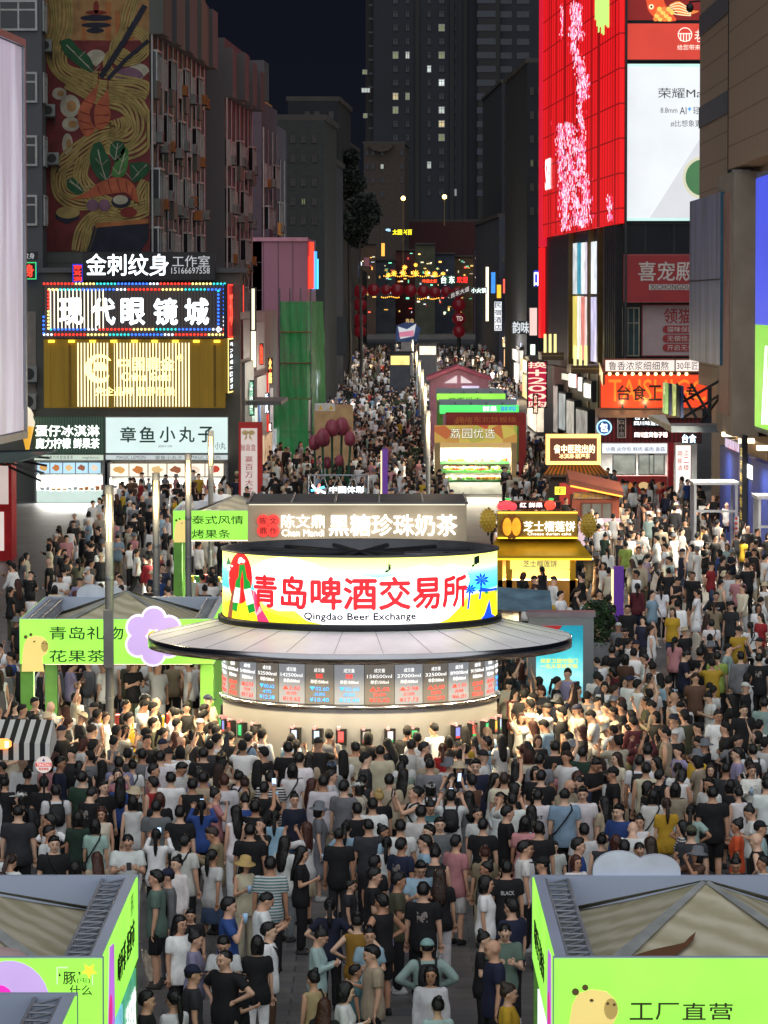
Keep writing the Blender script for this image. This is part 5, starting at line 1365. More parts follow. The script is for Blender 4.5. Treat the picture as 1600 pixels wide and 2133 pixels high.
def stall(label, x0, x1, d0, d1, zt=3.3, ph=.98, front=None, tent=True, cloud=None, feather=False, side=None, fdepth=.12, lamp=60, posts=True):
    fr = FD(d0); t = thing('market_stall', label, 'market stall', ((x0 + x1) / 2, (d0 + d1) / 2, 0))
    MB().box(fr, x0, x1, zt - ph, zt, -fdepth, -.02).build('front_case', backp, t)
    MB().box(fr, x0 + .01, x1 - .01, zt - ph + .01, zt - .01, -.018, 0).build('front_panel', front or lime, t)
    bk = FD(d1); MB().box(bk, x0, x1, zt - ph, zt, .0, .1).build('back_panel', backp, t)
    for s, sgn in ((x0, -1), (x1, 1)):
        f = Fr((s, d0 + .1), (0, 1)) if sgn > 0 else Fr((s, d1 - .1), (0, -1))
        L = d1 - d0 - .2
        MB().box(f, 0.05, L - .05, zt - ph, zt, -.14, -.02).build('side_case', backp, t)
        MB().box(f, 0.05, L - .05, zt - ph + .01, zt - .01, -.018, 0).build('side_panel', side or lime2, t)
    if posts:
        for px_ in (x0 + .02, x1 - .3):
            for y in (d0 + .02, d1 - .3): MB().abox(px_, px_ + .28, y, y + .28, 0, zt - ph - .002).build('post', limepost, t)
    for s in (x0 + .16, x1 - .42): truss(Vector((s, d0 + .16, zt - .3)), Vector((s, d1 - .1, zt - .3)), .26, t, M('truss_grey', (150, 154, 164), .4, .2) , 14)
    if tent:
        xm, ym = (x0 + x1) / 2, (d0 + d1) / 2; ex, ey, ze, za = .3, .25, zt - .42, zt + .36
        mb = MB(); A = [Vector((x0 + ex, d0 + ey, ze)), Vector((x1 - ex, d0 + ey, ze)), Vector((x1 - ex, d1 - ey, ze)), Vector((x0 + ex, d1 - ey, ze)), Vector((xm, ym, za))]
        n = 16
        for k in range(4):
            p, q = A[k], A[(k + 1) % 4]
            g = [[(p + (q - p) * (i / n)) * (1 - j / n) + A[4] * (j / n) - Vector((0, 0, .03 * math.sin(PI * j / n) + (.005 * math.sin(i * 2.3 + j * .8) + .004 * math.sin(j * 2.9 + i * i)) * (0 < i < n))) for i in range(n + 1)] for j in range(n + 1)]
            vs = [v for row in g for v in row]
            mb.add(vs, [(j * (n + 1) + i, j * (n + 1) + i + 1, (j + 1) * (n + 1) + i + 1, (j + 1) * (n + 1) + i) for j in range(n) for i in range(n)], 0, True)
        tent_o = mb.build('canopy', tarp, t)
        mb = MB()
        for k in range(4):
            p, q, w = A[k] + Vector((0, 0, .012)), A[4] + Vector((0, 0, .012)), Vector((.13, 0, 0)); mb.add([p - w, p + w, q + w * .3, q - w * .3], [(0, 1, 2, 3)])
        mb.build('ridge_band', M('ridge_band', (150, 152, 150), .6, 0, .25, 3), t)
        tent_o['corners'] = 0
    MB().abox(x0 + .4, x1 - .4, d0 + .25, d0 + 1.0, .0, .92).build('counter', M('stall_counter', (190, 196, 186), .5), t)
    rr = random.Random(int(d0 * 10)); k = 0
    mb = MB()
    for i in range(int((x1 - x0 - 1) / .22)):
        u = x0 + .5 + i * .22; h = .08 + .22 * rr.random(); mb.abox(u, u + .17, d0 + .3, d0 + .55, .923, .925 + h, rr.randrange(4))
    mb.build('goods', [M('goods_yellow', (220, 190, 60)), M('goods_white', (210, 206, 196)), M('goods_red', (170, 60, 50)), M('goods_green', (80, 140, 70))], t)
    if cloud:
        c0, c1 = cloud; w = c1 - c0; f = FD(d1 - .02)
        pts = [(c0, zt)] + circ(c0 + w * .3, zt + .06, w * .3, 10, .22, PI * .95, .25 * PI) + circ(c0 + w * .72, zt + .04, w * .28, 10, .2, PI * .72, 0.05) + [(c1, zt)]
        MB().prism(f, pts[::-1], -.12, .0).build('cloud_board', M('cloud_back', (214, 222, 236), .5), t)
    if lamp:
        area_lamp(((x0 + x1) / 2, d0 + .9, zt - ph - .1), (1, .93, .76), lamp, x1 - x0 - .6, .5, (0, 0, 0), t)
        MB().abox(x0 + .5, x1 - .5, d0 + .6, d0 + .72, zt - ph - .06, zt - ph + .0).build('tube_lamp', E('stall_tube', (255, 240, 200), 3.0), t)
    return t, fr
def flower(t, fr, cx, cz, r, n, petals=6, rot=.5):
    for k in range(petals):
        a = rot + 2 * PI * k / petals; c = (cx + r * .6 * math.cos(a), cz + r * .6 * math.sin(a))
        MB().prism(fr, circ(c[0], c[1], r * .46, 20), n, n + .05).build('petal_rim', E('petal_rim', (250, 240, 255), .85), t)
        MB().prism(fr, circ(c[0], c[1], r * .38, 20), n + .051, n + .06 + .002 * k).build('petal', E('petal', (206, 176, 236), .8, .08), t)
    MB().prism(fr, circ(cx, cz, r * .2, 16), n + .1, n + .14).build('flower_heart', E('flower_heart', (250, 220, 60), .9), t)
def capybara(t, fr, x, z, s, n, flip=1):
    tanp = E('capybara_print', (240, 216, 130), .75, .05); br = M('capybara_dark', (120, 96, 50), .6)
    body = [(-.45, -.75), (-.42, -.2), (-.36, .2), (-.25, .42), (0, .5), (.28, .46), (.44, .3), (.5, .08), (.42, -.12), (.28, -.24), (.3, -.5), (.34, -.75)]
    q = lambda pts: [(x + a * s * flip, z + b * s) for a, b in pts]
    MB().prism(fr, q(body), n, n + .02).build('animal_print', tanp, t)
    MB().prism(fr, q(circ(.36, .14, .13, 12, .2)), n + .021, n + .03).build('muzzle_print', br if False else E('muzzle_print', (190, 164, 92), .6), t)
    mb = MB()
    for c in (circ(-.3, .46, .07, 8), circ(-.12, .54, .06, 8), circ(-.0, .3, .04, 8, .03), circ(.3, .24, .03, 6), circ(.42, .22, .03, 6)): mb.prism(fr, q(c), n + .031, n + .036)
    mb.build('ear_print', br, t)
# middle left stall
st, fr = stall('lime green gift and flower tea stall with a purple flower on its front', P(40, 1290, 82.4).x, P(446, 1290, 82.4).x, 82.4, 88.7, cloud=(P(160, 1243, 88.7).x, P(258, 1243, 88.7).x), lamp=520)
T(fr, '青岛礼物', 103, 1305, 257, 1332, inkg, st, .004, .008); T(fr, '花果茶', 103, 1354, 219, 1379, inkg, st, .004, .008)
u, z = fr.px(320, 1325); flower(st, fr, u, z, .62, .003)
u, z = fr.px(72, 1352); capybara(st, fr, u, z - .02, .62, .003)
# thai stall
st, fr = stall('lime green stall selling thai noodles beside the grey milk tea shop', P(360, 1063, 125.6).x, P(612, 1063, 125.6).x, 125.6, 131.5, cloud=(P(425, 1043, 131.5).x, P(486, 1043, 131.5).x), lamp=700)
T(fr, '泰式风情', 400, 1074, 507, 1092, inkg, st, .004, .008); T(fr, '烤果条', 400, 1103, 480, 1121, inkg, st, .004, .008)
u, z = fr.px(379, 1100); capybara(st, fr, u, z - .02, .6, .003)
# foreground right stall
DF0, DF1 = 39.6, 45.4
st, fr = stall('lime green stall in the bottom right corner with a capybara on its front', 1.76, 5.4, DF0, DF1, cloud=(P(1235, 1828, DF1).x, P(1418, 1828, DF1).x), lamp=60)
brown_ink = M('brown_ink', (64, 66, 24), .6)
for c, x in (('工', 1312), ('厂', 1366), ('直', 1422), ('营', 1478)): T(fr, c, x, 2089, x + 48, 2124, brown_ink, st, .004, .008)
u, z = fr.px(1232, 2110); capybara(st, fr, u, z - .03, .56, .003)
fs = Fr((1.76, DF1 - .1), (0, -1))
pur = [E('purple_print', (190, 110, 220), .8, .2), E('magenta_print', (220, 40, 140), .8, .2), lit((240, 244, 250), .9)]
_Lf = DF1 - DF0 - .2
MB().prism(fs, [(_Lf * .78, 2.33), (_Lf * .96, 2.33), (_Lf * .93, 3.25), (_Lf * .82, 3.2)], .002, .01).build('flower_print', pur[0], st); MB().prism(fs, circ(_Lf * .88, 2.6, .3, 12, .2), .011, .015).build('flower_print', pur[1], st)
T(fs, '喝杯茶 逛夜市', .8, 2.95, 3.6, 2.62, inkg, st, .004, .01, raw=True)
MB().box(fs, _Lf * .25, _Lf * .97, 1.35, 2.2, -.06, -.01).build('price_board', lit((236, 242, 250), 1.05), st); T(fs, '招牌 价目 满减', 2, 1.95, 4.2, 1.6, M('price_ink', (60, 80, 120)), st, .0, .0, raw=True)
# brown feather printed on tarpaulins
def feather(t, x0, x1, d0, d1, side, flip, zt=3.3):
    ex, ey, ze, za = .3, .25, zt - .42, zt + .36
    A, B, C = Vector((x0 + ex, d0 + ey, ze)), Vector((x1 - ex, d0 + ey, ze)), Vector(((x0 + x1) / 2, (d0 + d1) / 2, za))
    def S(u, v): # u along the front eave, v up the slope
        p = (A + (B - A) * u) * (1 - v) + C * v - Vector((0, 0, .03 * math.sin(PI * v))); return p + Vector((0, -.02, .04))
    pts = [(-.0, .02), (.1, .1), (.22, .16), (.36, .2), (.46, .23), (.5, .3), (.56, .36), (.55, .26), (.5, .18), (.44, .1), (.36, .03), (.2, .0)]
    mb = MB(); vs = [S((side + flip * a), .26 + b * .75) for a, b in pts]
    mb.add(vs, [list(range(len(vs)))[::(1 if flip > 0 else -1)]]); mb.build('feather_print', M('feather_brown', (104, 68, 42), .6), t)
feather(st, 1.76, 5.4, DF0, DF1, .02, .6)
# foreground left stall
st, fr = stall('lime green stall in the bottom left corner with magenta flower front', -7.2, -2.92, DF0, DF1, lamp=60)
T(fr, '豚', 132, 2024, 158, 2050, brown_ink, st, .004, .01); T(fr, '[屯]', 161, 2037, 187, 2048, brown_ink, st, .004); T(fr, '什么', 145, 2052, 192, 2073, brown_ink, st, .004, .008)
T(fr, "‘", 122, 2026, 127, 2034, brown_ink, st, .004); T(fr, "’", 163, 2024, 168, 2032, brown_ink, st, .004)
mb = MB()
for x0, y0, x1, y1 in ((118, 2014, 142, 2016.5), (118, 2016.5, 120.5, 2050), (192, 2030, 194, 2052)): mb.prism(fr, [fr.px(*p) for p in ((x0, y1), (x1, y1), (x1, y0), (x0, y0))], .004, .008)
mb.build('corner_mark', lit((206, 240, 190), .9), st)
u, z = fr.px(186, 2022); MB().prism(fr, [(u + (.09 if k % 2 else .04) * math.cos(PI * k / 5 + .3), z + (.09 if k % 2 else .04) * math.sin(PI * k / 5 + .3)) for k in range(10)], .004, .012).build('star_print', lit((236, 226, 70), .9), st)
u, z = fr.px(20, 2090); MB().prism(fr, circ(u, z, .42, 26, .45), .004, .02).build('petal', E('petal', (206, 176, 236), .8, .08), st)
u, z = fr.px(-4, 2084); MB().prism(fr, circ(u, z, .17, 16), .021, .03).build('flower_heart', lit((236, 50, 190), .9), st)
fs = Fr((-2.92, DF0 + .1), (0, 1))
MB().prism(fs, [(.5, 2.33), (1.5, 2.33), (1.4, 3.2), (.8, 3.26)], .002, .01).build('flower_print', pur[0], st); MB().prism(fs, circ(.8, 2.55, .25, 12, .2), .011, .015).build('flower_print', pur[1], st)
T(fs, '喝杯茶 逛夜市', 2.0, 2.95, 4.8, 2.62, inkg, st, .004, .01, raw=True)
T(fs, '豚', 4.2, 3.25, 4.7, 3.02, inkg, st, .004, .0, raw=True)
MB().box(fs, .2, 3.0, 1.35, 2.25, -.06, -.01).build('price_board', lit((120, 200, 220), .8, .3, 2.0), st); T(fs, '满减优惠', .4, 2.1, 2.8, 1.6, lit((214, 60, 70), .7), st, .0, .01, raw=True)
MB().box(fs, 3.2, 5.3, 1.2, 2.25, -.06, -.01).build('price_board', lit((80, 170, 130), .7, .3, 2.0), st); T(fs, '花果茶饮', 3.4, 2.1, 5.1, 1.6, lit((240, 240, 240), .8), st, .0, .01, raw=True)
feather(st, -7.2, -2.92, DF0, DF1, .97, -.6)
MB().lathe((P(20, 1985, 40.2).x - .15, 40.3, 2.75), [(.5, -.1), (.5, .12), (.42, .36), (.25, .5), (.01, .55)], 20).build('balloon_model', M('pale_pink_cloth', (206, 176, 176), .5), st)
# nearest stall, only its back corner shows
st, fr = stall('grey backed stall corner nearest the camera at the bottom left', -7.6, P(163, 2075, 37.6).x, 31.8, 37.6, lamp=0, tent=False)
# ------------------------------------------------------------------ milk tea shop
fr = FD(115)
a, zt = fr.px(516, 1050); b, zb = fr.px(972, 1122)
mt = thing('milk_tea_shop', 'grey roofed milk tea shop with white glowing characters and red emblem', 'shop', fr.pt((a + b) / 2, 0))
MB().box(fr, a, b, zb - .3, zt, -.5, 0).build('sign_board', M('taupe_board', (176, 162, 140), .5, .1, .08, .6), mt)
roofg = M('roof_sheet', (96, 94, 92), .5, .2, .2, 1.2)
mb = MB(); zr = zt + .06; mb.hexa([fr.pt(a - .05, zt + .002, .06), fr.pt(b + .05, zt + .002, .06), fr.pt(b + .05, zt + .05, .06), fr.pt(a - .05, zt + .05, .06), fr.pt(a - .05, zr - .05, -5), fr.pt(b + .05, zr - .05, -5), fr.pt(b + .05, zr, -5), fr.pt(a - .05, zr, -5)]); mb.build('roof', roofg, mt)
for k in range(6):
    u = a + (b - a) * k / 5; MB().tube(fr.pt(u, zt + .08, 0), fr.pt(u, zr + .03, -5), .03, seg=6).build('roof_rib', STEEL, mt)
MB().box(fr, a, b, 0, zb - .302, -4.8, -.4).build('wall', M('shop_wall_grey', (120, 118, 114), .6), mt)
MB().box(fr, a + .04, b - .04, zt - .03, zt, .001, .05).build('trim', lit((240, 236, 214), .9), mt)
wg = E('warm_white_letter', (255, 250, 236), 1.4)
T(fr, '陈文鼎', 586, 1072, 676, 1100, wg, mt, .06, .015); T(fr, 'Chan Mandi', 587, 1103, 675, 1117, wg, mt, .06, .02); T(fr, '黑糖珍珠奶茶', 686, 1072, 952, 1116, wg, mt, .06, .02)
for x in (620, 760, 890):
    u, z = fr.px(x, 1095); area_lamp(fr.pt(u, z, 1.1), (1, .94, .8), 5, .8, .4, (PI / 2, 0, 0), mt)  # unseen lamps added in front of the board to brighten it
mb = MB(); u0, z0 = fr.px(559, 1095)
for sx in (-1, 1):
    for sz in (-1, 1): mb.prism(fr, circ(u0 + sx * .15, z0 + sz * .15, .19, 16), .02, .06 + .004 * (sx + 2 * sz + 3))
mb.build('emblem', lit((236, 60, 54), 1.0), mt)
for c, sx, sz in (('陈', -1, 1), ('文', 1, 1), ('鼎', -1, -1), ('作', 1, -1)): T(fr, c, u0 + sx * .15 - .1, z0 + sz * .15 + .1, u0 + sx * .15 + .1, z0 + sz * .15 - .1, M('emblem_dark', (110, 16, 16)), mt, .1, .01, raw=True)
# ------------------------------------------------------------------ durian stall
fr = FD(126)
a, zt = fr.px(1037, 1066); b, zb = fr.px(1203, 1122)
ds = thing('durian_stall', 'yellow durian pancake stall with durian models on its roof corners', 'food stall', fr.pt((a + b) / 2, 0))
ygold = M('yellow_gold_panel', (214, 170, 40), .35, .35, .12, 1.0)
MB().box(fr, a, b, zb, zt, -.6, 0).build('sign_board', M('gold_board', (176, 142, 52), .4, .3, .12, .8), ds)
MB().box(fr, a, b, zt - .05, zt, .001, .04).build('trim', lit((255, 214, 70), 1.6), ds); MB().box(fr, a, b, zb, zb + .05, .001, .04).build('trim', lit((255, 200, 50), 1.6), ds)
T(fr, '芝士榴莲饼', 1091, 1086, 1198, 1107, wg, ds, .05, .02); T(fr, 'Cheese durian cake', 1099, 1109, 1190, 1115, wg, ds, .05, .01)
u, z = fr.px(1066, 1097); 
mb = MB(); mb.prism(fr, [(u + (.36 if k % 2 else .41) * math.cos(PI * k / 14), z + (.38 if k % 2 else .43) * math.sin(PI * k / 14)) for k in range(28)], .002, .05); mb.build('durian_print', M('durian_rim', (150, 100, 30)), ds)
for da in (-.5, .5): MB().prism(fr, circ(u + da * .3, z, .15, 14, .3), .051, .09).build('durian_print', lit((250, 170, 40), 1.0, .2, 4), ds)
ea, ez = fr.px(1010, 1160); eb, _ = fr.px(1230, 1160)
mb = MB(); mb.hexa([fr.pt(ea, ez, .7), fr.pt(eb, ez, .7), fr.pt(eb, ez + .08, .7), fr.pt(ea, ez + .08, .7), fr.pt(a, zb - .1, -.5), fr.pt(b, zb - .1, -.5), fr.pt(b, zb, -.5), fr.pt(a, zb, -.5)])
mb.build('roof', ygold, ds)
MB().box(fr, ea, eb, ez - .06, ez, .62, .7).build('trim', lit((255, 190, 40), 1.4), ds)
for x in (1040, 1060, 1192): u, _ = fr.px(x, 1200); MB().box(fr, u - .1, u + .1, 0, ez - .002, .1, .3).build('post', ygold, ds)
MB().box(fr, a, b, 0, 1.0, -.3, .3).build('counter', M('durian_counter', (214, 150, 60), .4), ds)
u0, z1 = fr.px(1062, 1162); u1, z0 = fr.px(1186, 1184)
MB().box(fr, u0, u1, z0, z1, .31, .4).build('name_strip', lit((240, 226, 120), 1.0), ds); T(fr, '芝士榴莲饼', 1090, 1167, 1160, 1181, M('blue_ink', (50, 70, 140)), ds, .42)
MB().box(fr, a, b, 0, zb - .1, -2.4, -2.3).build('back_wall', M('durian_back', (200, 150, 80), .6), ds)
for i in range(3): MB().box(fr, a + .4 + i * .8, a + 1.1 + i * .8, 1.6, 2.1, -2.29, -2.2).build('menu_board', lit(((236, 90, 70), (240, 214, 190), (236, 120, 60))[i], .9, .3, 3), ds)
area_lamp(fr.pt((a + b) / 2, ez - .2, -.6), (1, .82, .42), 600, 2.2, .8, (0, 0, 0), ds)
def durian(x, y, r=.26, d=125.4):
    c = P(x, y, d); t = thing('durian_model', 'spiky golden durian model at the %s end of the yellow stall sign' % ('left' if x < 1100 else 'right'), 'display model', c - Vector((0, 0, r * 1.4)), 'durian models on the yellow stall')
    mb = MB(); mb.ell(c, r, r, r * 1.35, 20, 14)
    for j in range(9):
        ph = -1.25 + 2.5 * j / 8
        for i in range(12):
            th = 2 * PI * (i + .5 * (j % 2)) / 12; n = Vector((math.cos(ph) * math.cos(th), math.cos(ph) * math.sin(th), math.sin(ph)))
            p = c + Vector((n.x * r, n.y * r, n.z * r * 1.35)); mb.tube(p - n * .01, p + n * .07, .035, .003, 5, 0, False)
    mb.build('husk', M('durian_husk', (206, 170, 60), .5), t); MB().tube(c + Vector((0, 0, r * 1.3)), c + Vector((.02, 0, r * 1.65)), .03).build('stem', M('durian_stem', (120, 90, 40)), t)
    MB().tube(c - Vector((0, 0, r * 1.9)), c - Vector((0, 0, r * 1.3)), .03).build('bracket', DARK, t)
durian(1017, 1084); durian(1226, 1094)
fr = FD(134); sign(fr, 1040, 1044, 1170, 1062, 'dark sign with glowing fruit and white characters behind the durian stall', M('plaque_dark', (30, 16, 18)), M('rust_case', (140, 70, 44)), .3, [('红 鲜果', 1083, 1047, 1130, 1057, E('pink_white', (255, 226, 220), 2.0), .02)])
for x, c in ((1056, (230, 60, 70)), (1146, (240, 70, 50))):
    q = P(x, 1052, 133); t = thing('fruit_model', ('glowing red berry' if x < 1100 else 'glowing red apple') + ' model over the dark sign behind the durian stall', 'display model', q)
    mb = MB(); mb.ell(q, .2, .08, .17, 12, 8)
    if x < 1100: mb.ell(q + Vector((-.2, 0, -.04)), .15, .08, .14, 10, 6); mb.ell(q + Vector((.2, 0, -.05)), .15, .08, .14, 10, 6)
    mb.build('fruit', lit(c, 1.3), t); MB().ell(q + Vector((.04, 0, .2)), .1, .05, .05, 8, 6).build('leaf', lit((80, 190, 90), 1.2), t)
# stall with medicine ice cream lantern sign
fr = FD(170)
lan = sign(fr, 1138, 905, 1251, 968, 'glowing amber lantern box sign over a dark tiled stall roof', M('lantern_brown', (120, 56, 24), .5), lit((250, 190, 100), 1.0, .1), .9, [('省中医院出的', 1154, 926, 1239, 944, lit((255, 232, 180), 1.8), .02), ('冰淇淋·葫芦茶', 1165, 945, 1229, 955, lit((255, 214, 150), 1.6), .015)], border=.12, rim=lit((255, 200, 110), 1.5))
a, z1 = fr.px(1128, 975); b, z0 = fr.px(1268, 992); 
ls_ = thing('food_stall', 'dark stall with tiled pagoda roof under the amber lantern sign', 'food stall', fr.pt((a + b) / 2, 0))
mb = MB(); mb.hexa([fr.pt(a, z0, .9), fr.pt(b, z0, .9), fr.pt(b, z0 + .12, .9), fr.pt(a, z0 + .12, .9), fr.pt(a + .5, z1 + .1, -.2), fr.pt(b - .5, z1 + .1, -.2), fr.pt(b - .5, z1 + .2, -.2), fr.pt(a + .5, z1 + .2, -.2)]); mb.build('roof', M('dark_tile', (62, 46, 38), .6), ls_)
for i in range(16):
    u = a + .1 + (b - a - .2) * i / 15; MB().tube(fr.pt(u, z0 + .1, .95), fr.pt(a + .5 + (b - a - 1) * i / 15, z1 + .2, -.2), .04, seg=6).build('roof_tile', M('amber_tile', (150, 90, 40), .5), ls_)
MB().box(fr, a + .4, b - .4, 0, z0 - .002, -1.6, 0).build('wall', M('stall_dark_wood', (46, 30, 26), .6), ls_)
MB().box(fr, a + .8, b - .8, 1.0, z0 - .3, .002, .04).build('serving_window', lit((200, 60, 50), .5, .3), ls_)
# baked bun booth
fr = FD(160)
a, zt = fr.px(1192, 1000); b, zb = fr.px(1290, 1112)
bo = thing('food_booth', 'terracotta bun booth with a sloping lit roof edge', 'food stall', fr.pt((a + b) / 2, 0))
MB().box(fr, a, b, 0, fr.px(1200, 1034)[1], -2, 0).build('wall', M('terracotta', (150, 74, 50), .6), bo)
mb = MB(); zl, zr_ = fr.px(1192, 1012)[1], fr.px(1290, 1034)[1]; mb.hexa([fr.pt(a - .15, zl, .5), fr.pt(b + .15, zr_, .5), fr.pt(b + .15, zr_ + .22, .5), fr.pt(a - .15, zl + .3, .5), fr.pt(a - .15, zl, -2.2), fr.pt(b + .15, zr_, -2.2), fr.pt(b + .15, zr_ + .5, -2.2), fr.pt(a - .15, zl + .6, -2.2)]); mb.build('roof', M('booth_roof', (120, 62, 44), .5), bo)
mb = MB(); mb.tube(fr.pt(a - .1, zl + .02, .53), fr.pt(b + .1, zr_ + .02, .53), .035); mb.build('lit_edge', lit((255, 170, 60), 1.6), bo)
u0, z1 = fr.px(1194, 1025); u1, z0 = fr.px(1272, 1039); MB().box(fr, u0, u1, z0, z1, .05, .1).build('name_board', M('booth_board', (150, 130, 110)), bo)
T(fr, '新疆烤包子', 1196, 1026, 1270, 1038, M('booth_letter', (214, 160, 60)), bo, .11, .015)
u0, z1 = fr.px(1210, 1046); u1, z0 = fr.px(1276, 1090); window(fr, u0, u1, z0, z1, bo, E('booth_glass', (120, 120, 110), .35, .5, 2), .002, frame=M('booth_frame', (110, 60, 40)), bars=2)
MB().box(fr, a, b + .3, 0, 1.1, .01, .5).build('counter', lit((226, 200, 214), .6, .25), bo)
q = fr.px(1176, 1020)
sign(fr, 1156, 1014, 1178, 1030, 'small yellow outline sign beside the terracotta booth', M('plaque_dark', (30, 16, 18)), DARK, .1, [('正宗', 1159, 1017, 1175, 1028, lit((240, 220, 60), 1.6), .02)], rim=lit((240, 220, 60), 1.4))
# ------------------------------------------------------------------ mid street stalls
fr = FD(200)
a, zt = fr.px(905, 886); b, zb = fr.px(1077, 922)
ly = thing('fruit_stall', 'lychee fruit stall with a painted fruit banner and lit shelves', 'food stall', fr.pt((a + b) / 2, 0))
fb_ = bpy.data.materials.new('fruit_banner'); fb_.use_nodes = True
nt = fb_.node_tree; bs = nt.nodes['Principled BSDF']
vo = nt.nodes.new('ShaderNodeTexVoronoi'); vo.inputs['Scale'].default_value = 1.3; nt.links.new(_coord(nt), vo.inputs[0]); r = nt.nodes.new('ShaderNodeValToRGB'); el = r.color_ramp.elements
el[0].color = lin((150, 170, 70)) + (1,); el[1].color = lin((190, 60, 50)) + (1,); e = el.new(.4); e.color = lin((214, 190, 90)) + (1,); r.color_ramp.interpolation = 'EASE'
sx = nt.nodes.new('ShaderNodeSeparateColor'); nt.links.new(vo.outputs['Color'], sx.inputs[0]); nt.links.new(sx.outputs[0], r.inputs[0]); nt.links.new(r.outputs[0], bs.inputs['Base Color']); nt.links.new(r.outputs[0], bs.inputs['Emission Color']); bs.inputs['Emission Strength'].default_value = .35
MB().box(fr, a, b, zb, zt, -.2, 0).build('banner', fb_, ly)
dk_ = M('banner_ink', (40, 34, 26), .6); cr = E('cream_letter', (250, 240, 210), .9)
for c, x in (('荔', 938), ('园', 963), ('优', 986), ('选', 1010)): T(fr, c, x, 893, x + 21, 913, dk_, ly, .03, .035); T(fr, c, x, 893, x + 21, 913, cr, ly, .05)
for u in (a, b - .3): MB().box(fr, u, u + .3, 0, zb - .002, -.4, 0).build('post', M('stall_post_beige', (190, 160, 110), .5), ly)
MB().box(fr, a, b, zb - .25, zb - .002, -.3, -.02).build('lintel', lit((230, 190, 120), .5), ly)
MB().box(fr, a, b, 0, zb - .3, -2.6, -2.5).build('back_wall', M('kiosk_back', (196, 200, 196), .6), ly)
rr = random.Random(3)
fruit = [M('fruit_' + str(i), c, .4) for i, c in enumerate(((226, 180, 70), (190, 60, 50), (120, 170, 60), (230, 214, 170), (240, 140, 50), (206, 206, 200)))]
for j, (z, n) in enumerate(((.85, -.1), (1.3, -1.1), (1.75, -1.8))):
    MB().box(fr, a + .35, b - .35, z - .12, z, n - .7, n).build('shelf', M('shelf_green', (50, 120, 60), .5), ly)
    mb = MB()
    for i in range(34):
        u = a + .5 + (b - a - 1) * rr.random(); mb.ell(fr.pt(u, z + .09, n - .1 - rr.random() * .5), .09 + .05 * rr.random(), seg=7, rings=5, m=rr.randrange(6))
    tag(mb.build('fruit_pile', fruit, ly), kind='stuff')
area_lamp(fr.pt((a + b) / 2, zb - .3, -1.2), (1, .9, .7), 700, 3.4, 1.4, (0, 0, 0), ly)
fr = FD(214)
rs = thing('market_stall', 'dark red stall frame behind the fruit stall', 'market stall', fr.pt(*[fr.px(1010, 880)[0], 0]))
a, zt = fr.px(930, 862); b, zb = fr.px(1096, 888)
redst_ = M('stall_red', (150, 34, 32), .5); MB().box(fr, a, b, zb, zt, -3, 0).build('header', redst_, rs)
for u in (a, b - .4): MB().box(fr, u, u + .4, 0, zb - .002, -.4, 0).build('post', redst_, rs)
T(fr, '烧烤东北铁板烧', 950, 868, 1075, 880, M('stall_red_letter', (206, 120, 60)), rs, .02)
T(fr, '关东煮', 945, 873, 985, 886, M('stall_red_letter', (206, 120, 60)), rs, .03)
def far_stall(label, d, x0, x1, y0, y1, txt, tx, face, dep=4):
    fr = FD(d); a, zt = fr.px(x0, y0); b, zb = fr.px(x1, y1)
    t = thing('market_stall', label, 'market stall', fr.pt((a + b) / 2, 0))
    MB().box(fr, a, b, zb, zt, -.2, 0).build('front_panel', face, t); MB().box(fr, a, b, zb, zt + .25, -dep, -dep + .1).build('back_panel', backp, t)
    for u in (a, b - .2): MB().box(fr, u, u + .2, 0, zb - .002, -.3, -.05).build('post', limepost, t)
    for k in range(5): u = a + (b - a) * k / 5; MB().box(fr, u, u + .06, zt, zt + .06, -dep + .1, -.2).build('roof_bar', STEEL, t)
    for s, c in zip(txt, tx): T(fr, s, *c, t, .02, .01)
    return t
far_stall('bright green juice stall with blue and white characters behind the red stall', 226, 916, 1081, 844, 862, ['鲜果', '鲜榨'], [(1006, 846, 1035, 857, lit((240, 246, 255), 1.4)), (1043, 846, 1075, 857, lit((60, 90, 220), 1.2))], E('green_lightbox', (90, 250, 120), .9, .1, .5))
far_stall('lime stall panel with a small lilac flower just before the pink house', 240, 910, 1053, 820, 833, ['哈密瓜干'], [(935, 828, 1003, 833, inkg)], lime)
fr = FD(254)
ph = thing('pink_house_booth', 'pink gabled booth with white trim behind the green stalls', 'booth', fr.pt(fr.px(958, 870)[0], 0))
a, ze = fr.px(896, 792); b, _ = fr.px(1018, 792); um, za = fr.px(954, 770)
pkw = M('booth_pink', (196, 140, 170), .6); MB().prism(fr, [(a, 0), (b, 0), (b, ze), (um, za), (a, ze)], -5, 0).build('wall', pkw, ph)
for (p, q) in (((a - .2, ze - .05), (um, za + .05)), ((um, za + .05), (b + .2, ze - .05))):
    mb = MB(); mb.prism(fr, [p, q, (q[0], q[1] + .25), (p[0], p[1] + .25)], -5.2, .3); mb.build('roof', M('booth_pink_roof', (190, 100, 130), .5), ph)
MB().prism(fr, [fr.px(*p) for p in ((925, 798), (952, 798), (952, 782))], .002, .05).build('gable_pane', lit((236, 220, 226), .7), ph); MB().prism(fr, [fr.px(*p) for p in ((960, 798), (985, 798), (960, 782))], .002, .05).build('gable_pane', lit((236, 220, 226), .7), ph)
u0, z1 = fr.px(962, 804); u1, z0 = fr.px(998, 813); MB().box(fr, u0, u1, z0, z1, .002, .05).build('sign_plate', lit((214, 206, 236), 1.0, .3), ph)
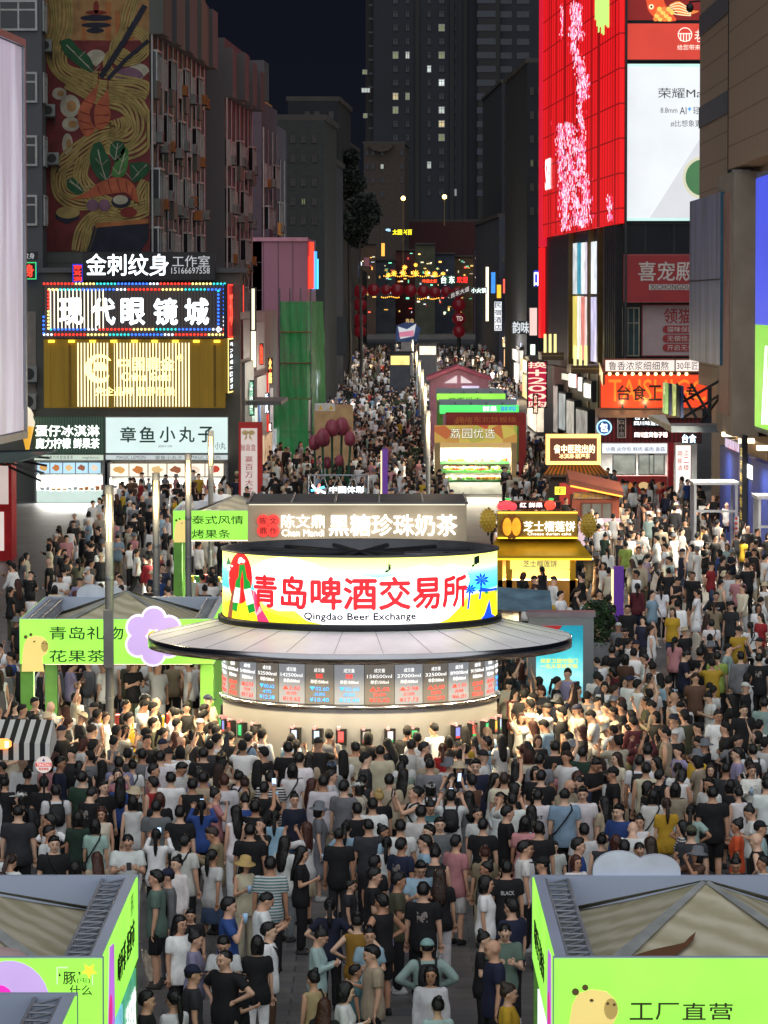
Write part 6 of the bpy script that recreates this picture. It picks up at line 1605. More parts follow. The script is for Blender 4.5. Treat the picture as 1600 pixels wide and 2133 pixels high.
# ------------------------------------------------------------------ lamp posts
def lamp_post(x, y_top, d, label, group, power, lit_k=1.0):
    p = P(x, y_top, d); g = ground_z(d); h = p.z - g
    t = thing('street_lamp', label, 'street lamp', (p.x, d, g), group)
    r = .09
    MB().tube((p.x, d, g), (p.x, d, g + h - 1.18), r, seg=14).build('pole', M('lamp_pole_grey', (128, 130, 130), .4, .4), t)
    MB().tube((p.x, d, g + h - .2), (p.x, d, g + h), r * 1.1, seg=14).build('cap', M('lamp_cap', (110, 112, 114), .4, .4), t)
    MB().tube((p.x, d, g + h - 1.18), (p.x, d, g + h - .2), r * .82, seg=12).build('lamp_tube', E('lamp_tube_%d' % int(lit_k * 10), (255, 214, 140), 1.6 * lit_k, .25, 4), t)
    mb = MB()
    for k in range(8):
        a = 2 * PI * k / 8; mb.tube((p.x + r * math.cos(a), d + r * math.sin(a), g + h - 1.18), (p.x + r * math.cos(a), d + r * math.sin(a), g + h - .2), .012, seg=4)
    mb.build('cage', DARK, t)
    for zz_ in (.35, .6, .85): MB().tube((p.x, d, g + zz_ * (h - 1.2)), (p.x, d, g + zz_ * (h - 1.2) + .05), r + .012, seg=14).build('collar', STEEL, t)
    if power: point_lamp((p.x, d - .35, g + h - .7), (1, .8, .5), power, t, .2)
    return t
for x, y, d, l in ((227, 1010, 80.3, 'tallest grey tube lamp post left of the kiosk'), (325, 985, 98.5, 'grey tube lamp post second nearest on the left plaza'), (392, 945, 111, 'grey tube lamp post before the white takoyaki sign'), (439, 897, 131, 'farthest grey tube lamp post on the left plaza, over the cloud board')):
    lamp_post(x, y, d, l, 'tube lamp posts on the left plaza', 170)
q = P(226, 1340, 80.15)
sb = thing('switch_box', 'slim grey switch box strapped to the tallest lamp post', 'box', q); MB().abox(q.x - .1, q.x + .1, 80.06, 80.2, q.z - .5, q.z + .7).build('case', GREY, sb)
for i, (x, y, d) in enumerate(((892, 856, 155), (886, 798, 208), (880, 770, 250), (874, 750, 291), (868, 729, 350), (860, 708, 446), (856, 690, 560))):
    lamp_post(x, y, d, ['nearest lit tube lamp post in the street row', 'second lit tube lamp post in the street row', 'third lit tube lamp post in the street row', 'fourth lit tube lamp post in the street row', 'fifth lit tube lamp post in the street row', 'sixth lit tube lamp post in the street row', 'farthest lit tube lamp post in the street row'][i], 'tube lamp posts in a row down the street', 330 if i < 5 else 900, 1.3)
# globe lamps far away
for x, yt, yb in ((840, 413, 560), (926, 410, 470)):
    d = 620; p = P(x, yt, d); g = P(x, yb, d).z
    t = thing('globe_lamp', 'tall yellow globe street lamp on the %s before the tower' % ('left' if x < 900 else 'right'), 'street lamp', (p.x, d, g), 'globe lamps below the tower')
    MB().tube((p.x, d, g), p, .1, .07).build('pole', M('far_pole', (120, 100, 60)), t); MB().ell(p, .36, seg=10, rings=8).build('globe', E('globe_light', (255, 220, 120), 6), t)
# ------------------------------------------------------------------ tulips, lottery sign, pillars, poster, planters
tulip_m = M('tulip_pink', (150, 66, 84), .4); stem_m = M('tulip_stem', (30, 84, 60), .5)
tp = P(690, 1000, 196)
for i, (x, y, s) in enumerate(((672, 913, 1.0), (692, 893, .95), (712, 890, 1.0), (730, 915, .8), (655, 923, .8), (682, 965, .65), (707, 960, .6))):
    c = P(x, y, 196 + .4 * (i % 3)); r = .38 * s
    t = thing('tulip_sculpture', ['tall pink tulip model, front left centre of the clump', 'tall pink tulip model in the middle of the clump', 'tall pink tulip model, right of the clump centre', 'pink tulip model leaning at the right edge', 'pink tulip model low at the left edge', 'short pink tulip model before the clump, left one', 'short pink tulip model before the clump, right one'][i], 'sculpture', (c.x, c.y, 0), 'giant tulip models')
    for k in range(3):
        a = 2 * PI * k / 3 + i; mb = MB(); o = Vector((math.cos(a) * r * .22, math.sin(a) * r * .22, 0))
        mb.lathe(c + o, [(.02, -r * 1.15), (r * .6, -r * .95), (r * .84, -r * .3), (r * .8, r * .4), (r * .5, r * 1.0), (r * .1, r * 1.35)], 14); mb.build('petal', tulip_m, t)
    MB().tube((c.x * .8 + tp.x * .2, c.y, 0), c - Vector((0, 0, r)), .07, .06).build('stem', stem_m, t)
    mb = MB(); b0 = Vector((c.x * .8 + tp.x * .2, c.y - .1, 0)); w = .22; q = b0 + Vector(((i - 3) * .16, -.2, 1.6)); mb.add([b0 + Vector((-w * .5, 0, 0)), b0 + Vector((w * .5, 0, 0)), b0.lerp(q, .5) + Vector((w, 0, 0)), q, b0.lerp(q, .5) - Vector((w, 0, 0)), b0 + Vector((0, .08, .0)), b0.lerp(q, .5) + Vector((0, .12, 0))], [(0, 1, 2, 3, 4), (0, 5, 1), (0, 4, 6, 5), (1, 5, 6, 2), (2, 6, 3), (3, 6, 4)]); mb.build('leaf', stem_m, t)
fr = FD(150)
lo = thing('truss_sign', 'white glowing lottery characters on a steel truss', 'sign', fr.pt(fr.px(703, 1030)[0], 0))
a, z1 = fr.px(642, 990); b, z0 = fr.px(766, 1030)
mb = MB()
for z in (z1, z0): mb.tube(fr.pt(a, z, 0), fr.pt(b, z, 0), .04, seg=6)
for k in range(9):
    u = a + (b - a) * k / 8; mb.tube(fr.pt(u, z0 if k % 2 else z1, 0), fr.pt(u + (b - a) / 8 if k < 8 else u, z1 if k % 2 else z0, 0), .025, seg=5); mb.tube(fr.pt(u, z0, 0), fr.pt(u, z0, -1.4), .025, seg=5)
for u in (a, b): mb.tube(fr.pt(u, 0, 0), fr.pt(u, z1, 0), .05, seg=6)
mb.build('frame', STEEL, lo)
T(fr, '中国体彩', 687, 1013, 759, 1027, E('white_led_letter', (236, 248, 255), 2.0), lo, .08, .02)
for k, (p0, p1, c) in enumerate((((650, 1010), (664, 1027), (240, 250, 255)), ((648, 1022), (676, 1014), (90, 200, 255)), ((666, 1008), (660, 1028), (255, 120, 100)), ((664, 1020), (678, 1027), (240, 250, 255)))):
    mb = MB(); mb.tube(fr.pt(*fr.px(*p0), .06), fr.pt(*fr.px(*p1), .06), .05, seg=6); mb.build('star_stroke', lit(c, 2.0), lo)
for x, yt, yb, d, w, c, l in ((1289, 1180, 1330, 115, .3, (110, 60, 170), 'tall purple pillar with lit edge right of the durian stall'), (802, 935, 1030, 160, .24, (96, 56, 150), 'slim purple pillar with orange base behind the milk tea shop')):
    p = P(x, yt, d); t = thing('pillar_sign', l, 'pillar', (p.x, d, 0))
    MB().abox(p.x - w / 2, p.x + w / 2, d, d + w, .0, p.z).build('body', E('purple_pillar', (110, 60, 170), .28), t); MB().abox(p.x - w / 2 - .06, p.x - w / 2 - .002, d, d + w, .3, p.z - .1).build('lit_edge', lit((250, 226, 170), 1.2), t)
    if x < 900: MB().abox(p.x - w / 2 - .03, p.x + w / 2 + .03, d - .03, d + w + .03, 0.002, 2.1).build('foot', M('pillar_orange', (190, 90, 60)), t)
# poster light box to the right of the kiosk
fr = FD(88)
a, zt = fr.px(1101, 1285); b, _ = fr.px(1237, 1285)
po = thing('poster_box', 'steel framed light box with a teal navy poster right of the kiosk', 'poster stand', fr.pt((a + b) / 2, 0))
MB().box(fr, a, b, .0, zt, -.35, 0).build('case', STEEL, po)
MB().box(fr, a - .04, b + .04, zt + .002, zt + .12, -.42, .06).build('lid', M('poster_lid', (150, 140, 150), .3, .5), po)
sea = bpy.data.materials.new('teal_poster'); sea.use_nodes = True
nt = sea.node_tree; bs = nt.nodes['Principled BSDF']; spx = nt.nodes.new('ShaderNodeSeparateXYZ'); nt.links.new(_coord(nt), spx.inputs[0])
nz = nt.nodes.new('ShaderNodeTexNoise'); nz.inputs['Scale'].default_value = 1.6; nz.inputs['Detail'].default_value = 5; nt.links.new(_coord(nt), nz.inputs[0])
ad = nt.nodes.new('ShaderNodeMath'); ad.operation = 'MULTIPLY_ADD'; ad.inputs[1].default_value = .9; nt.links.new(nz.outputs[0], ad.inputs[0]); nt.links.new(spx.outputs['Z'], ad.inputs[2])
mr = nt.nodes.new('ShaderNodeMapRange'); mr.inputs[1].default_value = .9; mr.inputs[2].default_value = 3.3; nt.links.new(ad.outputs[0], mr.inputs[0])
r = nt.nodes.new('ShaderNodeValToRGB'); el = r.color_ramp.elements; el[0].color = lin((16, 90, 150)) + (1,); el[1].color = lin((14, 104, 130)) + (1,)
for p_, c in ((.25, (60, 170, 190)), (.45, (150, 214, 214)), (.6, (70, 180, 190)), (.8, (20, 130, 150))): e = el.new(p_); e.color = lin(c) + (1,)
nt.links.new(mr.outputs[0], r.inputs[0]); nt.links.new(r.outputs[0], bs.inputs['Emission Color']); nt.links.new(r.outputs[0], bs.inputs['Base Color']); bs.inputs['Emission Strength'].default_value = .85
u0, z1 = fr.px(1117, 1303); u1, z0 = fr.px(1214, 1500)
MB().box(fr, u0, u1, z0, z1, .002, .02).build('poster', sea, po)
def pp(pts, n, c, nm, s=.7): mb = MB(); mb.prism(fr, [fr.px(*p) for p in pts], n, n + .006); mb.build(nm, lit(c, s), po)
pp([(1117, 1316), (1117, 1303), (1172, 1303), (1166, 1310), (1140, 1316)], .021, (170, 40, 36), 'flag_print')
pp([(1140, 1440), (1160, 1436), (1200, 1451), (1206, 1456), (1190, 1470), (1140, 1468)], .024, (110, 140, 140), 'ship_print'); pp([(1140, 1452), (1142, 1438), (1150, 1432), (1153, 1452)], .021, (80, 110, 120), 'ship_print'); pp([(1163, 1456), (1206, 1453), (1200, 1466), (1182, 1468)], .031, (50, 70, 76), 'ship_print', .5)
for cx, cy in ((1166, 1419), (1192, 1440)): pp([(cx - 11, cy + 4), (cx - 2, cy - 1), (cx, cy - 6), (cx + 3, cy - 1), (cx + 10, cy - 3), (cx + 3, cy + 4), (cx, cy + 6)], .024, (50, 80, 86), 'jet_print', .5)
yl = lit((240, 226, 90), 1.0); T(fr, '保家卫国守国门', 1126, 1372, 1203, 1381, yl, po, .03, .02); T(fr, '一生从军终不悔', 1126, 1383, 1203, 1392, yl, po, .03, .02)
leafm = [M('leaf_dark', (34, 58, 30), .6), M('leaf_mid', (52, 84, 40), .6)]
def bush(c, r, h, n, parent, seed):
    rr = random.Random(seed); mb = MB()
    for i in range(n):
        a, q, z = rr.random() * 6.28, r * math.sqrt(rr.random()), h * rr.random()
        q *= 1 - .5 * (z / h) ** 2
        p = Vector(c) + Vector((q * math.cos(a), q * math.sin(a), z)); s = .05 + .05 * rr.random()
        d1 = Vector((rr.gauss(0, 1), rr.gauss(0, 1), rr.gauss(0, .6))).normalized() * s; d2 = d1.cross(Vector((rr.gauss(0, 1), rr.gauss(0, 1), 1))).normalized() * s * .5
        mb.add([p - d1, p + d2, p + d1, p - d2], [(0, 1, 2, 3)], rr.randrange(2))
    return mb.build('foliage', leafm, parent)
for x, y, d, r, l in ((1247, 1375, 108, .7, 'clipped shrub in a planter behind the teal poster stand'), (840, 940, 216, 1.0, 'dark shrub planter in the crowd before the lamp row'), (868, 945, 222, .9, 'dark shrub planter beside the street lamp row'), (838, 795, 330, 1.4, 'dark shrub planter before the far kiosk on the street axis')):
    p = P(x, y, d); t = thing('planter', l, 'planter', (p.x, d, 0)); MB().lathe((p.x, d, 0), [(r * .7, 0), (r * .8, .55), (r * .7, .56), (.05, .5)], 16).build('pot', GREY, t); bush((p.x, d, .5), r, 1.2, 900, t, int(d))
# striped cart, beer sign and round sign at the left
fr = FD(69); a, z1 = fr.px(-30, 1540); b, z0 = fr.px(108, 1578)
ct = thing('drinks_cart', 'drinks cart with a black and white striped awning at the left edge', 'cart', fr.pt((a + b) / 2, 0))
stp = stripes('striped_awning', (226, 226, 220), (30, 32, 34), .19, fr, .5, rough=.7)
mb = MB(); mb.hexa([fr.pt(a, z0, .4), fr.pt(b, z0, .4), fr.pt(b, z0 + .3, .4), fr.pt(a, z0 + .3, .4), fr.pt(a, z0 + .2, -1.1), fr.pt(b, z0 + .2, -1.1), fr.pt(b - .05, z1 + .25, -1.0), fr.pt(a, z1 + .25, -1.0)]); mb.build('awning', stp, ct)
for u in (a + .1, b - .15): MB().box(fr, u, u + .05, 0, z0, .1, .15).build('post', DARK, ct)
MB().box(fr, a + .1, b - .1, 0, .95, -.9, .0).build('counter', GREY, ct)
u0, zz1 = fr.px(-20, 1533); u1, zz0 = fr.px(29, 1554); bz_ = thing('beer_sign', 'orange glowing sign with a beer mug above the striped awning', 'sign', fr.pt((u0 + u1) / 2, zz0, .4))
MB().prism(fr, [(u0, zz0), (u1 - .08, zz0), (u1, zz0 + .05), (u1, zz1 - .05), (u1 - .08, zz1), (u0, zz1)], .41, .5).build('face', lit((255, 150, 70), 1.5), bz_); MB().box(fr, *[fr.px(16, 1540)[0], fr.px(24, 1540)[0]], zz0 + .03, zz1 - .04, .501, .52).build('mug', lit((255, 240, 180), 1.6), bz_)
fr = FD(67); c = fr.px(91, 1593); rs_ = thing('round_sign', 'round white beer sign with a red band on a pole in the crowd', 'sign', fr.pt(c[0], 0))
MB().prism(fr, circ(c[0], c[1], .145, 28), -.04, 0).build('disc', lit((236, 220, 214), .55), rs_); MB().prism(fr, [(c[0] - .14, c[1] - .03), (c[0] + .14, c[1] - .03), (c[0] + .14, c[1] + .035), (c[0] - .14, c[1] + .035)], .001, .008).build('band', lit((206, 50, 44), .6), rs_)
T(fr, 'TSINGTAO', c[0] - .12, c[1] + .025, c[0] + .12, c[1] - .02, lit((250, 230, 226), .8), rs_, .01, .02, raw=True); T(fr, '青岛啤酒', c[0] - .085, c[1] - .05, c[0] + .085, c[1] - .095, lit((200, 50, 44), .6), rs_, .003, .02, raw=True)
MB().tube(fr.pt(c[0], 0, -.06), fr.pt(c[0], c[1] - .1, -.06), .02).build('pole', DARK, rs_)
mb = MB(); mb.prism(fr, [(c[0] - .025, c[1] + .06), (c[0] + .025, c[1] + .06), (c[0], c[1] + .115)], .001, .006); mb.build('emblem', lit((60, 70, 130), .6), rs_)
# blue truck/boat shaped booth roof right of the drum (tilted tarpaulin)
fr = FD(100); a, z1 = fr.px(1035, 1242); b, z0 = fr.px(1150, 1275)
tb_ = thing('covered_cart', 'cart under a printed blue tarpaulin between kiosk and durian stall', 'cart', fr.pt((a + b) / 2, 0))
mb = MB(); mb.hexa([fr.pt(a, z0 + .1, .5), fr.pt(b, z0, .5), fr.pt(b, z0 + .06, .5), fr.pt(a, z0 + .16, .5), fr.pt(a, z1 + .1, -1.2), fr.pt(b, z1, -1.2), fr.pt(b, z1 + .06, -1.2), fr.pt(a, z1 + .16, -1.2)]); mb.build('tarpaulin', M('printed_tarp_blue', (96, 124, 140), .5, 0, .45, 1.8), tb_)
MB().box(fr, a + .1, b - .1, 0, z0 - .5, -1, .2).build('body', M('cart_teal', (70, 110, 110), .5), tb_)
# ------------------------------------------------------------------ the far end of the street
def ball(x, y, r_px, d, i):
    c = P(x, y, d); return MB().ell(c, r_px * d / FPX, seg=18, rings=12)
D = 540
arch = thing('balloon_arch', 'arch of big dark red spheres spanning the far street', 'arch', (P(855, 690, D).x, D, ground_z(D)))
mr_ = E('arch_red', (120, 24, 34), .22, .1); 
for x, y, r in ((750, 607, 14), (778, 604, 13), (804, 604, 11), (827, 604, 14), (855, 605, 13), (882, 607, 13), (906, 609, 12), (750, 635, 14), (750, 666, 14), (750, 690, 13), (956, 635, 14), (956, 664, 14), (956, 690, 13), (930, 608, 12), (953, 610, 13)):
    ball(x, y, r, D, 0).build('sphere', mr_, arch)
fr = FD(D - 2); T(fr, 'TD', 951, 659, 964, 668, lit((220, 190, 180), .7), arch, .0, .02)
for x in (750, 956): p = P(x, 700, D + 1); MB().tube((p.x, D + 1, ground_z(D)), (p.x, D + 1, P(x, 604, D).z), .25).build('post', DARK, arch)
fr = FD(520); rp1 = thing('street_name_sign', 'tilted dark street name plate with white characters below the arch', 'sign', P(957, 612, 520))
mb = MB(); mb.prism(fr, [fr.px(*p) for p in ((933, 612), (980, 594), (984, 606), (937, 624))], 0, .2); mb.build('plate', M('plate_dark', (36, 30, 40)), rp1)
co = [(a, b) for a, b in ()]
mb = MB()
for q, fs_, k in fit_text('台东大道', 0, 0, 1, 1, 0): mb.add([fr.pt(*[fr.px(940 + 38 * a, 0)[0], fr.px(900, 616 - 15 * a - 10 * b + 5)[1]], .23) for a, b in q], fs_)
mb.build('lettering', lit((214, 206, 200), 1.0), rp1); p = P(912, 640, 520); MB().path([P(912, 640, 520), P(925, 622, 520), P(936, 616, 520)], .08).build('arm', DARK, rp1)
def far_sign(label, x0, x1, y0, y1, d, txt, c, face=(24, 20, 24), s=1.4, st=0.0, group=None):
    fr = FD(d); rt = sign(fr, x0, y0, x1, y1, label, lit(face, st) if st else M('far_face_%d_%d_%d' % face, face, .5), DARK, .3, [(txt, x0 + 2, y0 + 2, x1 - 2, y1 - 2, lit(c, s), .02)] if txt else [], border=.08); return rt
far_sign('yellow characters glowing on the dark red podium at the street end', 816, 860, 476, 491, 630, '太圆兴百', (255, 236, 40))
far_sign('bluish white characters glowing on the right of the dark red podium', 997, 1042, 474, 493, 630, '海圆健身', (200, 226, 255), s=2.4)
far_sign('small bluish sign at the left end of the podium', 802, 816, 474, 484, 628, '电', (170, 210, 240))
far_sign('red neon characters on a dark board over the festive lights', 878, 912, 580, 591, 500, '啤酒之都', (255, 70, 30), s=1.6)
far_sign('green bordered white road direction sign over the street', 917, 949, 573, 592, 495, '台 东', (230, 250, 240), (20, 80, 56), 1.4, .5)
far_sign('red scrolling message board right of the road direction sign', 950, 976, 574, 591, 498, '欢迎', (255, 40, 30), (60, 8, 8), 1.4)
far_sign('white neon characters on a dark board low on the right', 980, 1015, 598, 612, 505, '小火锅', (214, 240, 236))
far_sign('tall white vertical hotel sign on the right of the far street', 1029, 1046, 627, 690, 520, '\n'.join('民宿酒店'), (40, 60, 90), (226, 232, 236), .4, 1.1)
far_sign('amber lit panel above the white vertical sign', 1034, 1045, 592, 622, 522, '', (255, 190, 40), (250, 180, 40), 1, 1.2)
far_sign('blue lit panel on the right of the far street', 1022, 1033, 566, 612, 523, '', (60, 150, 250), (50, 140, 240), 1, 1.0)
far_sign('dim brown vertical sign with blue roundel near the red screen', 1056, 1084, 545, 655, 524, '\n'.join('海族渔城'), (150, 120, 70), (58, 44, 28), .35)
far_sign('blue square sign with white characters left of the red screen', 1111, 1134, 562, 598, 424, '口腔', (230, 240, 255), (30, 50, 220), 1.5, .9)
far_sign('dark slate sign with white brush characters left of the canopy', 1066, 1104, 668, 696, 428, '韵味', (214, 220, 224), (38, 42, 48), .8)
far_sign('yellow outlined tall sign strip on the left of the far street', 791, 801, 450, 520, 420, '', (255, 200, 60), (50, 34, 20), 1, 0)
far_sign('amber lantern sign on the left of the far street', 793, 803, 505, 535, 415, '', (255, 200, 80), (255, 180, 70), 1, 1.2)
far_sign('pale pink vertical sign on the left of the far street', 757, 771, 535, 556, 430, '', (0, 0, 0), (120, 70, 80), 1, .5)
far_sign('small white and blue vertical neon sign on the left of the far street', 739, 749, 545, 578, 556, '\n'.join('洗浴'), (214, 236, 255), (40, 70, 120), 1.8, .4)
far_sign('purple and white hanging sign on the left of the far street', 712, 727, 597, 626, 516, '夜', (230, 226, 250), (110, 96, 160), 1.2, .6)
far_sign('red and white square sign over a shop on the left', 668, 690, 672, 695, 397, '口', (250, 250, 240), (150, 50, 60), 1.2, .4)
far_sign('small bright white shop sign on the left of the far street', 704, 713, 682, 708, 517, '', (255, 255, 255), (220, 250, 236), 1, 2.2)
far_sign('small red lit shop window on the left of the far street', 718, 733, 662, 684, 555, '', (255, 90, 50), (240, 80, 50), 1, 1.1)
far_sign('warm bright edge-lit column on the right of the far street', 1011, 1019, 555, 670, 521, '', (255, 255, 255), (255, 234, 190), 1, 1.6)
far_sign('tall narrow pale lit panel on the right before the slate sign', 1102, 1120, 640, 700, 427, '', (0, 0, 0), (240, 200, 190), 1, .9)
far_sign('tall magenta pharmacy banner box beside the arcade', 1098, 1140, 752, 850, 250, '\n'.join('换+200购'), (250, 226, 200), (200, 30, 70), 1.0, .7)
far_sign('short red banner standing before the magenta banner box', 1110, 1121, 820, 862, 236, '\n'.join('立减'), (250, 220, 190), (196, 34, 34), 1.0, .6)
far_sign('dark glazed shop front with a white square frame on the left', 665, 722, 660, 740, 398, '', (230, 240, 236), (22, 24, 28), 1)
# blade signs hung out from the shop fronts on both sides of the street
for x0, x1, y0, y1, d, txt, c, face, st, l in (
    (521, 534, 598, 690, 206, '', (255, 250, 230), (250, 240, 210), 1.1, 'tall white glowing blade sign on the left shop flank'), (536, 549, 715, 760, 214, '烤肉', (255, 80, 50), (60, 16, 14), .5, 'red neon barbecue blade sign on the left shop flank'),
    (515, 530, 792, 866, 203, '\n'.join('奶茶饮品'), (30, 120, 80), (226, 240, 226), 1.1, 'white tea blade sign with green characters on the left shop flank'), (548, 561, 818, 862, 220, '\n'.join('手机'), (240, 250, 255), (60, 130, 220), 1.0, 'blue phone shop blade sign on the left shop flank'),
    (558, 568, 745, 800, 226, '\n'.join('火锅'), (255, 220, 120), (190, 40, 30), .9, 'red hotpot blade sign beside the green netting'), (554, 567, 880, 900, 224, '小吃', (255, 250, 240), (230, 110, 40), 1.0, 'small orange snack blade sign low on the left flank'),
    (700, 711, 560, 590, 552, '酒', (255, 255, 255), (200, 60, 60), 1.1, 'small red blade sign high on the far left'), (716, 726, 640, 655, 553, '', (0, 0, 0), (255, 220, 150), 1.6, 'warm lit blade sign on the far left'), (734, 741, 660, 690, 554, '', (0, 0, 0), (120, 220, 255), 1.4, 'cyan lit blade sign on the far left'), (728, 737, 700, 712, 540, '', (0, 0, 0), (255, 120, 80), 1.4, 'coral lit blade sign on the far left'),
    (1047, 1054, 580, 612, 522, '', (0, 0, 0), (255, 90, 70), 1.2, 'red lit blade sign on the far right'), (1050, 1060, 700, 716, 480, '', (0, 0, 0), (250, 240, 220), 1.8, 'cream lit blade sign on the far right'), (1062, 1076, 706, 722, 470, '衣', (255, 255, 255), (220, 70, 120), 1.2, 'pink clothes blade sign on the far right'), (1082, 1096, 712, 734, 440, '鞋', (250, 250, 250), (60, 110, 220), 1.2, 'blue shoe blade sign on the far right'),
    (1060, 1070, 668, 690, 500, '', (0, 0, 0), (255, 190, 80), 1.5, 'amber lit blade sign on the far right'), (1104, 1116, 716, 742, 420, '', (0, 0, 0), (230, 250, 230), 1.6, 'pale green lit blade sign near the magenta banner box')):
    far_sign(l, x0, x1, y0, y1, d, txt, c, face, 1.4, st)
# festive string lights
fr = FD(575)
fl = thing('festive_lights', 'golden flower shaped lights strung above the far street', 'festive lights', P(865, 585, 575))
gl_ = E('festive_gold', (255, 176, 60), 2.2)
for x, y, r in ((809, 573, 5), (821, 569, 6), (840, 569, 7), (843, 557, 5), (866, 569, 7), (866, 552, 4), (890, 569, 6), (906, 571, 6), (923, 571, 5)):
    mb = MB()
    for k in range(8): a_ = 2 * PI * k / 8; mb.tube(fr.pt(*fr.px(x, y)), fr.pt(*fr.px(x + r * math.cos(a_), y + r * math.sin(a_))), .05, seg=4)
    mb.build('light_flower', gl_, fl)
for y, x0, x1 in ((575, 800, 930), (619, 795, 835), (622, 870, 920)):
    mb = MB(); 
    for k in range(int((x1 - x0) / 4)): mb.ell(fr.pt(*fr.px(x0 + 4 * k, y + 1.2 * math.sin(k))), .09, seg=5, rings=4)
    mb.build('light_string', gl_, fl)
mb = MB(); rr = random.Random(9)
for k in range(6): mb.tube(fr.pt(*fr.px(845, 500)), fr.pt(*fr.px(800 + 28 * k, 576)), .02, seg=4)
mb.build('cable', DARK, fl)
# scattered far shop lights, each a small lit window on the slope beyond the arch
rr = random.Random(21)
lc = [(255, 214, 120), (255, 190, 90), (230, 240, 255), (255, 240, 200), (255, 90, 70), (120, 230, 180)]
for k, (cn, c) in enumerate((('brown', (74, 56, 44)), ('grey', (70, 72, 78)), ('maroon', (84, 40, 40)), ('olive', (64, 64, 50)), ('slate', (54, 60, 72)), ('tan', (100, 80, 56)), ('plum', (66, 48, 60)))):
    fr = FD(672 + 7 * (k % 3)); d_ = fr.o.y; x0 = 742 + 41 * k; a, z1 = fr.px(x0, 500 + rr.random() * 50); b, z0 = fr.px(x0 + 41, 690)
    sh = thing('hillside_shop', 'dim %s shop with small lit windows on the slope beyond the festive lights' % cn, 'building', fr.pt((a + b) / 2, ground_z(d_)))
    MB().box(fr, a, b, z0 - 2, z1, -8, 0).build('wall', M('hillside_' + cn, c, .9, 0, .3, .5), sh); MB().box(fr, a, b + .1, z1 + .003, z1 + .3, -8, .4).build('parapet', dk1, sh)
    for i in range(20):
        x, y = x0 + 2 + rr.random() * 32, 525 + rr.random() * 125; w = 1.5 + rr.random() * 7; h = 1 + rr.random() * (2.5 if w > 4 else 6)
        u0, zz1 = fr.px(x, y); u1, zz0 = fr.px(x + w, y + h)
        if zz1 < z1: MB().box(fr, u0, u1, zz0, zz1, .002 + .004 * i, .1 + .004 * i).build('lit_window', lit(lc[rr.randrange(6)], (.6, 1.0, 1.8)[rr.randrange(3)]), sh)
# glowing shop fronts with lamps, added to light the far street crowd
for i, (x, d, c, pw, l) in enumerate(((11.6, 300, (255, 236, 206), 1500, 'cream'), (13.4, 345, (236, 246, 255), 1500, 'bluish white'), (14.6, 395, (255, 214, 150), 1600, 'amber'), (15.4, 445, (250, 240, 225), 2000, 'pale'), (15.8, 495, (255, 200, 140), 2200, 'orange'), (-5.9, 330, (220, 235, 255), 500, 'cool white'), (-6.4, 470, (255, 210, 150), 900, 'golden'))):
    sg = 1 if x > 0 else -1; g = ground_z(d); fr = Fr((x, d), (0, -sg)); 
    t = thing('added_light_shop', 'small %s lit shop unit facing the far street on its %s' % (l, 'right' if sg > 0 else 'left'), 'shop', (x, d, g))
    MB().box(fr, -9, 9, g - 1, g + 4.6, -4, 0).build('wall', dk1, t); MB().box(fr, -8, 8, g + .3, g + 2.6, .002, .1).build('added_glow_window', lit(c, .9, .5, 1.2), t); MB().box(fr, -8, 8, g + 3.0, g + 4.2, .002, .3).build('sign_board', lit(tuple(int(v * .8) for v in c), 1.0, .4, 1), t)
    MB().box(FD(d - 9), x - (0 if sg > 0 else 3), x + (3 if sg > 0 else 0), g + .3, g + 4.2, .003, .2).build('added_glow_end', lit(c, .8, .4, 1), t)
    point_lamp((x - sg * 2.2, d, g + 3.6), tuple(v / 255 for v in c), pw, t, .4)  # added lamp without a fixture, brightens the far crowd
sh2 = thing('far_shop_row', 'shadowed shop row on the left before the balloon arch', 'building', (P(715, 700, 558).x, 558, 2))
a, z1 = FD(558).px(690, 560); b, _ = FD(558).px(752, 560)
mb = MB(); block(mb, FD(558), a, b, 60, -1, z1, (.01, 1)); mb.build('wall', M('unlit_shops2', (40, 40, 42), .9), sh2)
for i in range(16):
    x, y = 694 + rr.random() * 50, 575 + rr.random() * 110; w = 2 + rr.random() * 6; h = 2 + rr.random() * 9
    u0, zz1 = FD(558).px(x, y); u1, zz0 = FD(558).px(x + w, y + h); MB().box(FD(558), u0, u1, zz0, zz1, .002 + .005 * i, .1 + .005 * i).build('lit_window', lit(lc[rr.randrange(6)], (.3, .6, 1.0)[rr.randrange(3)]), sh2)
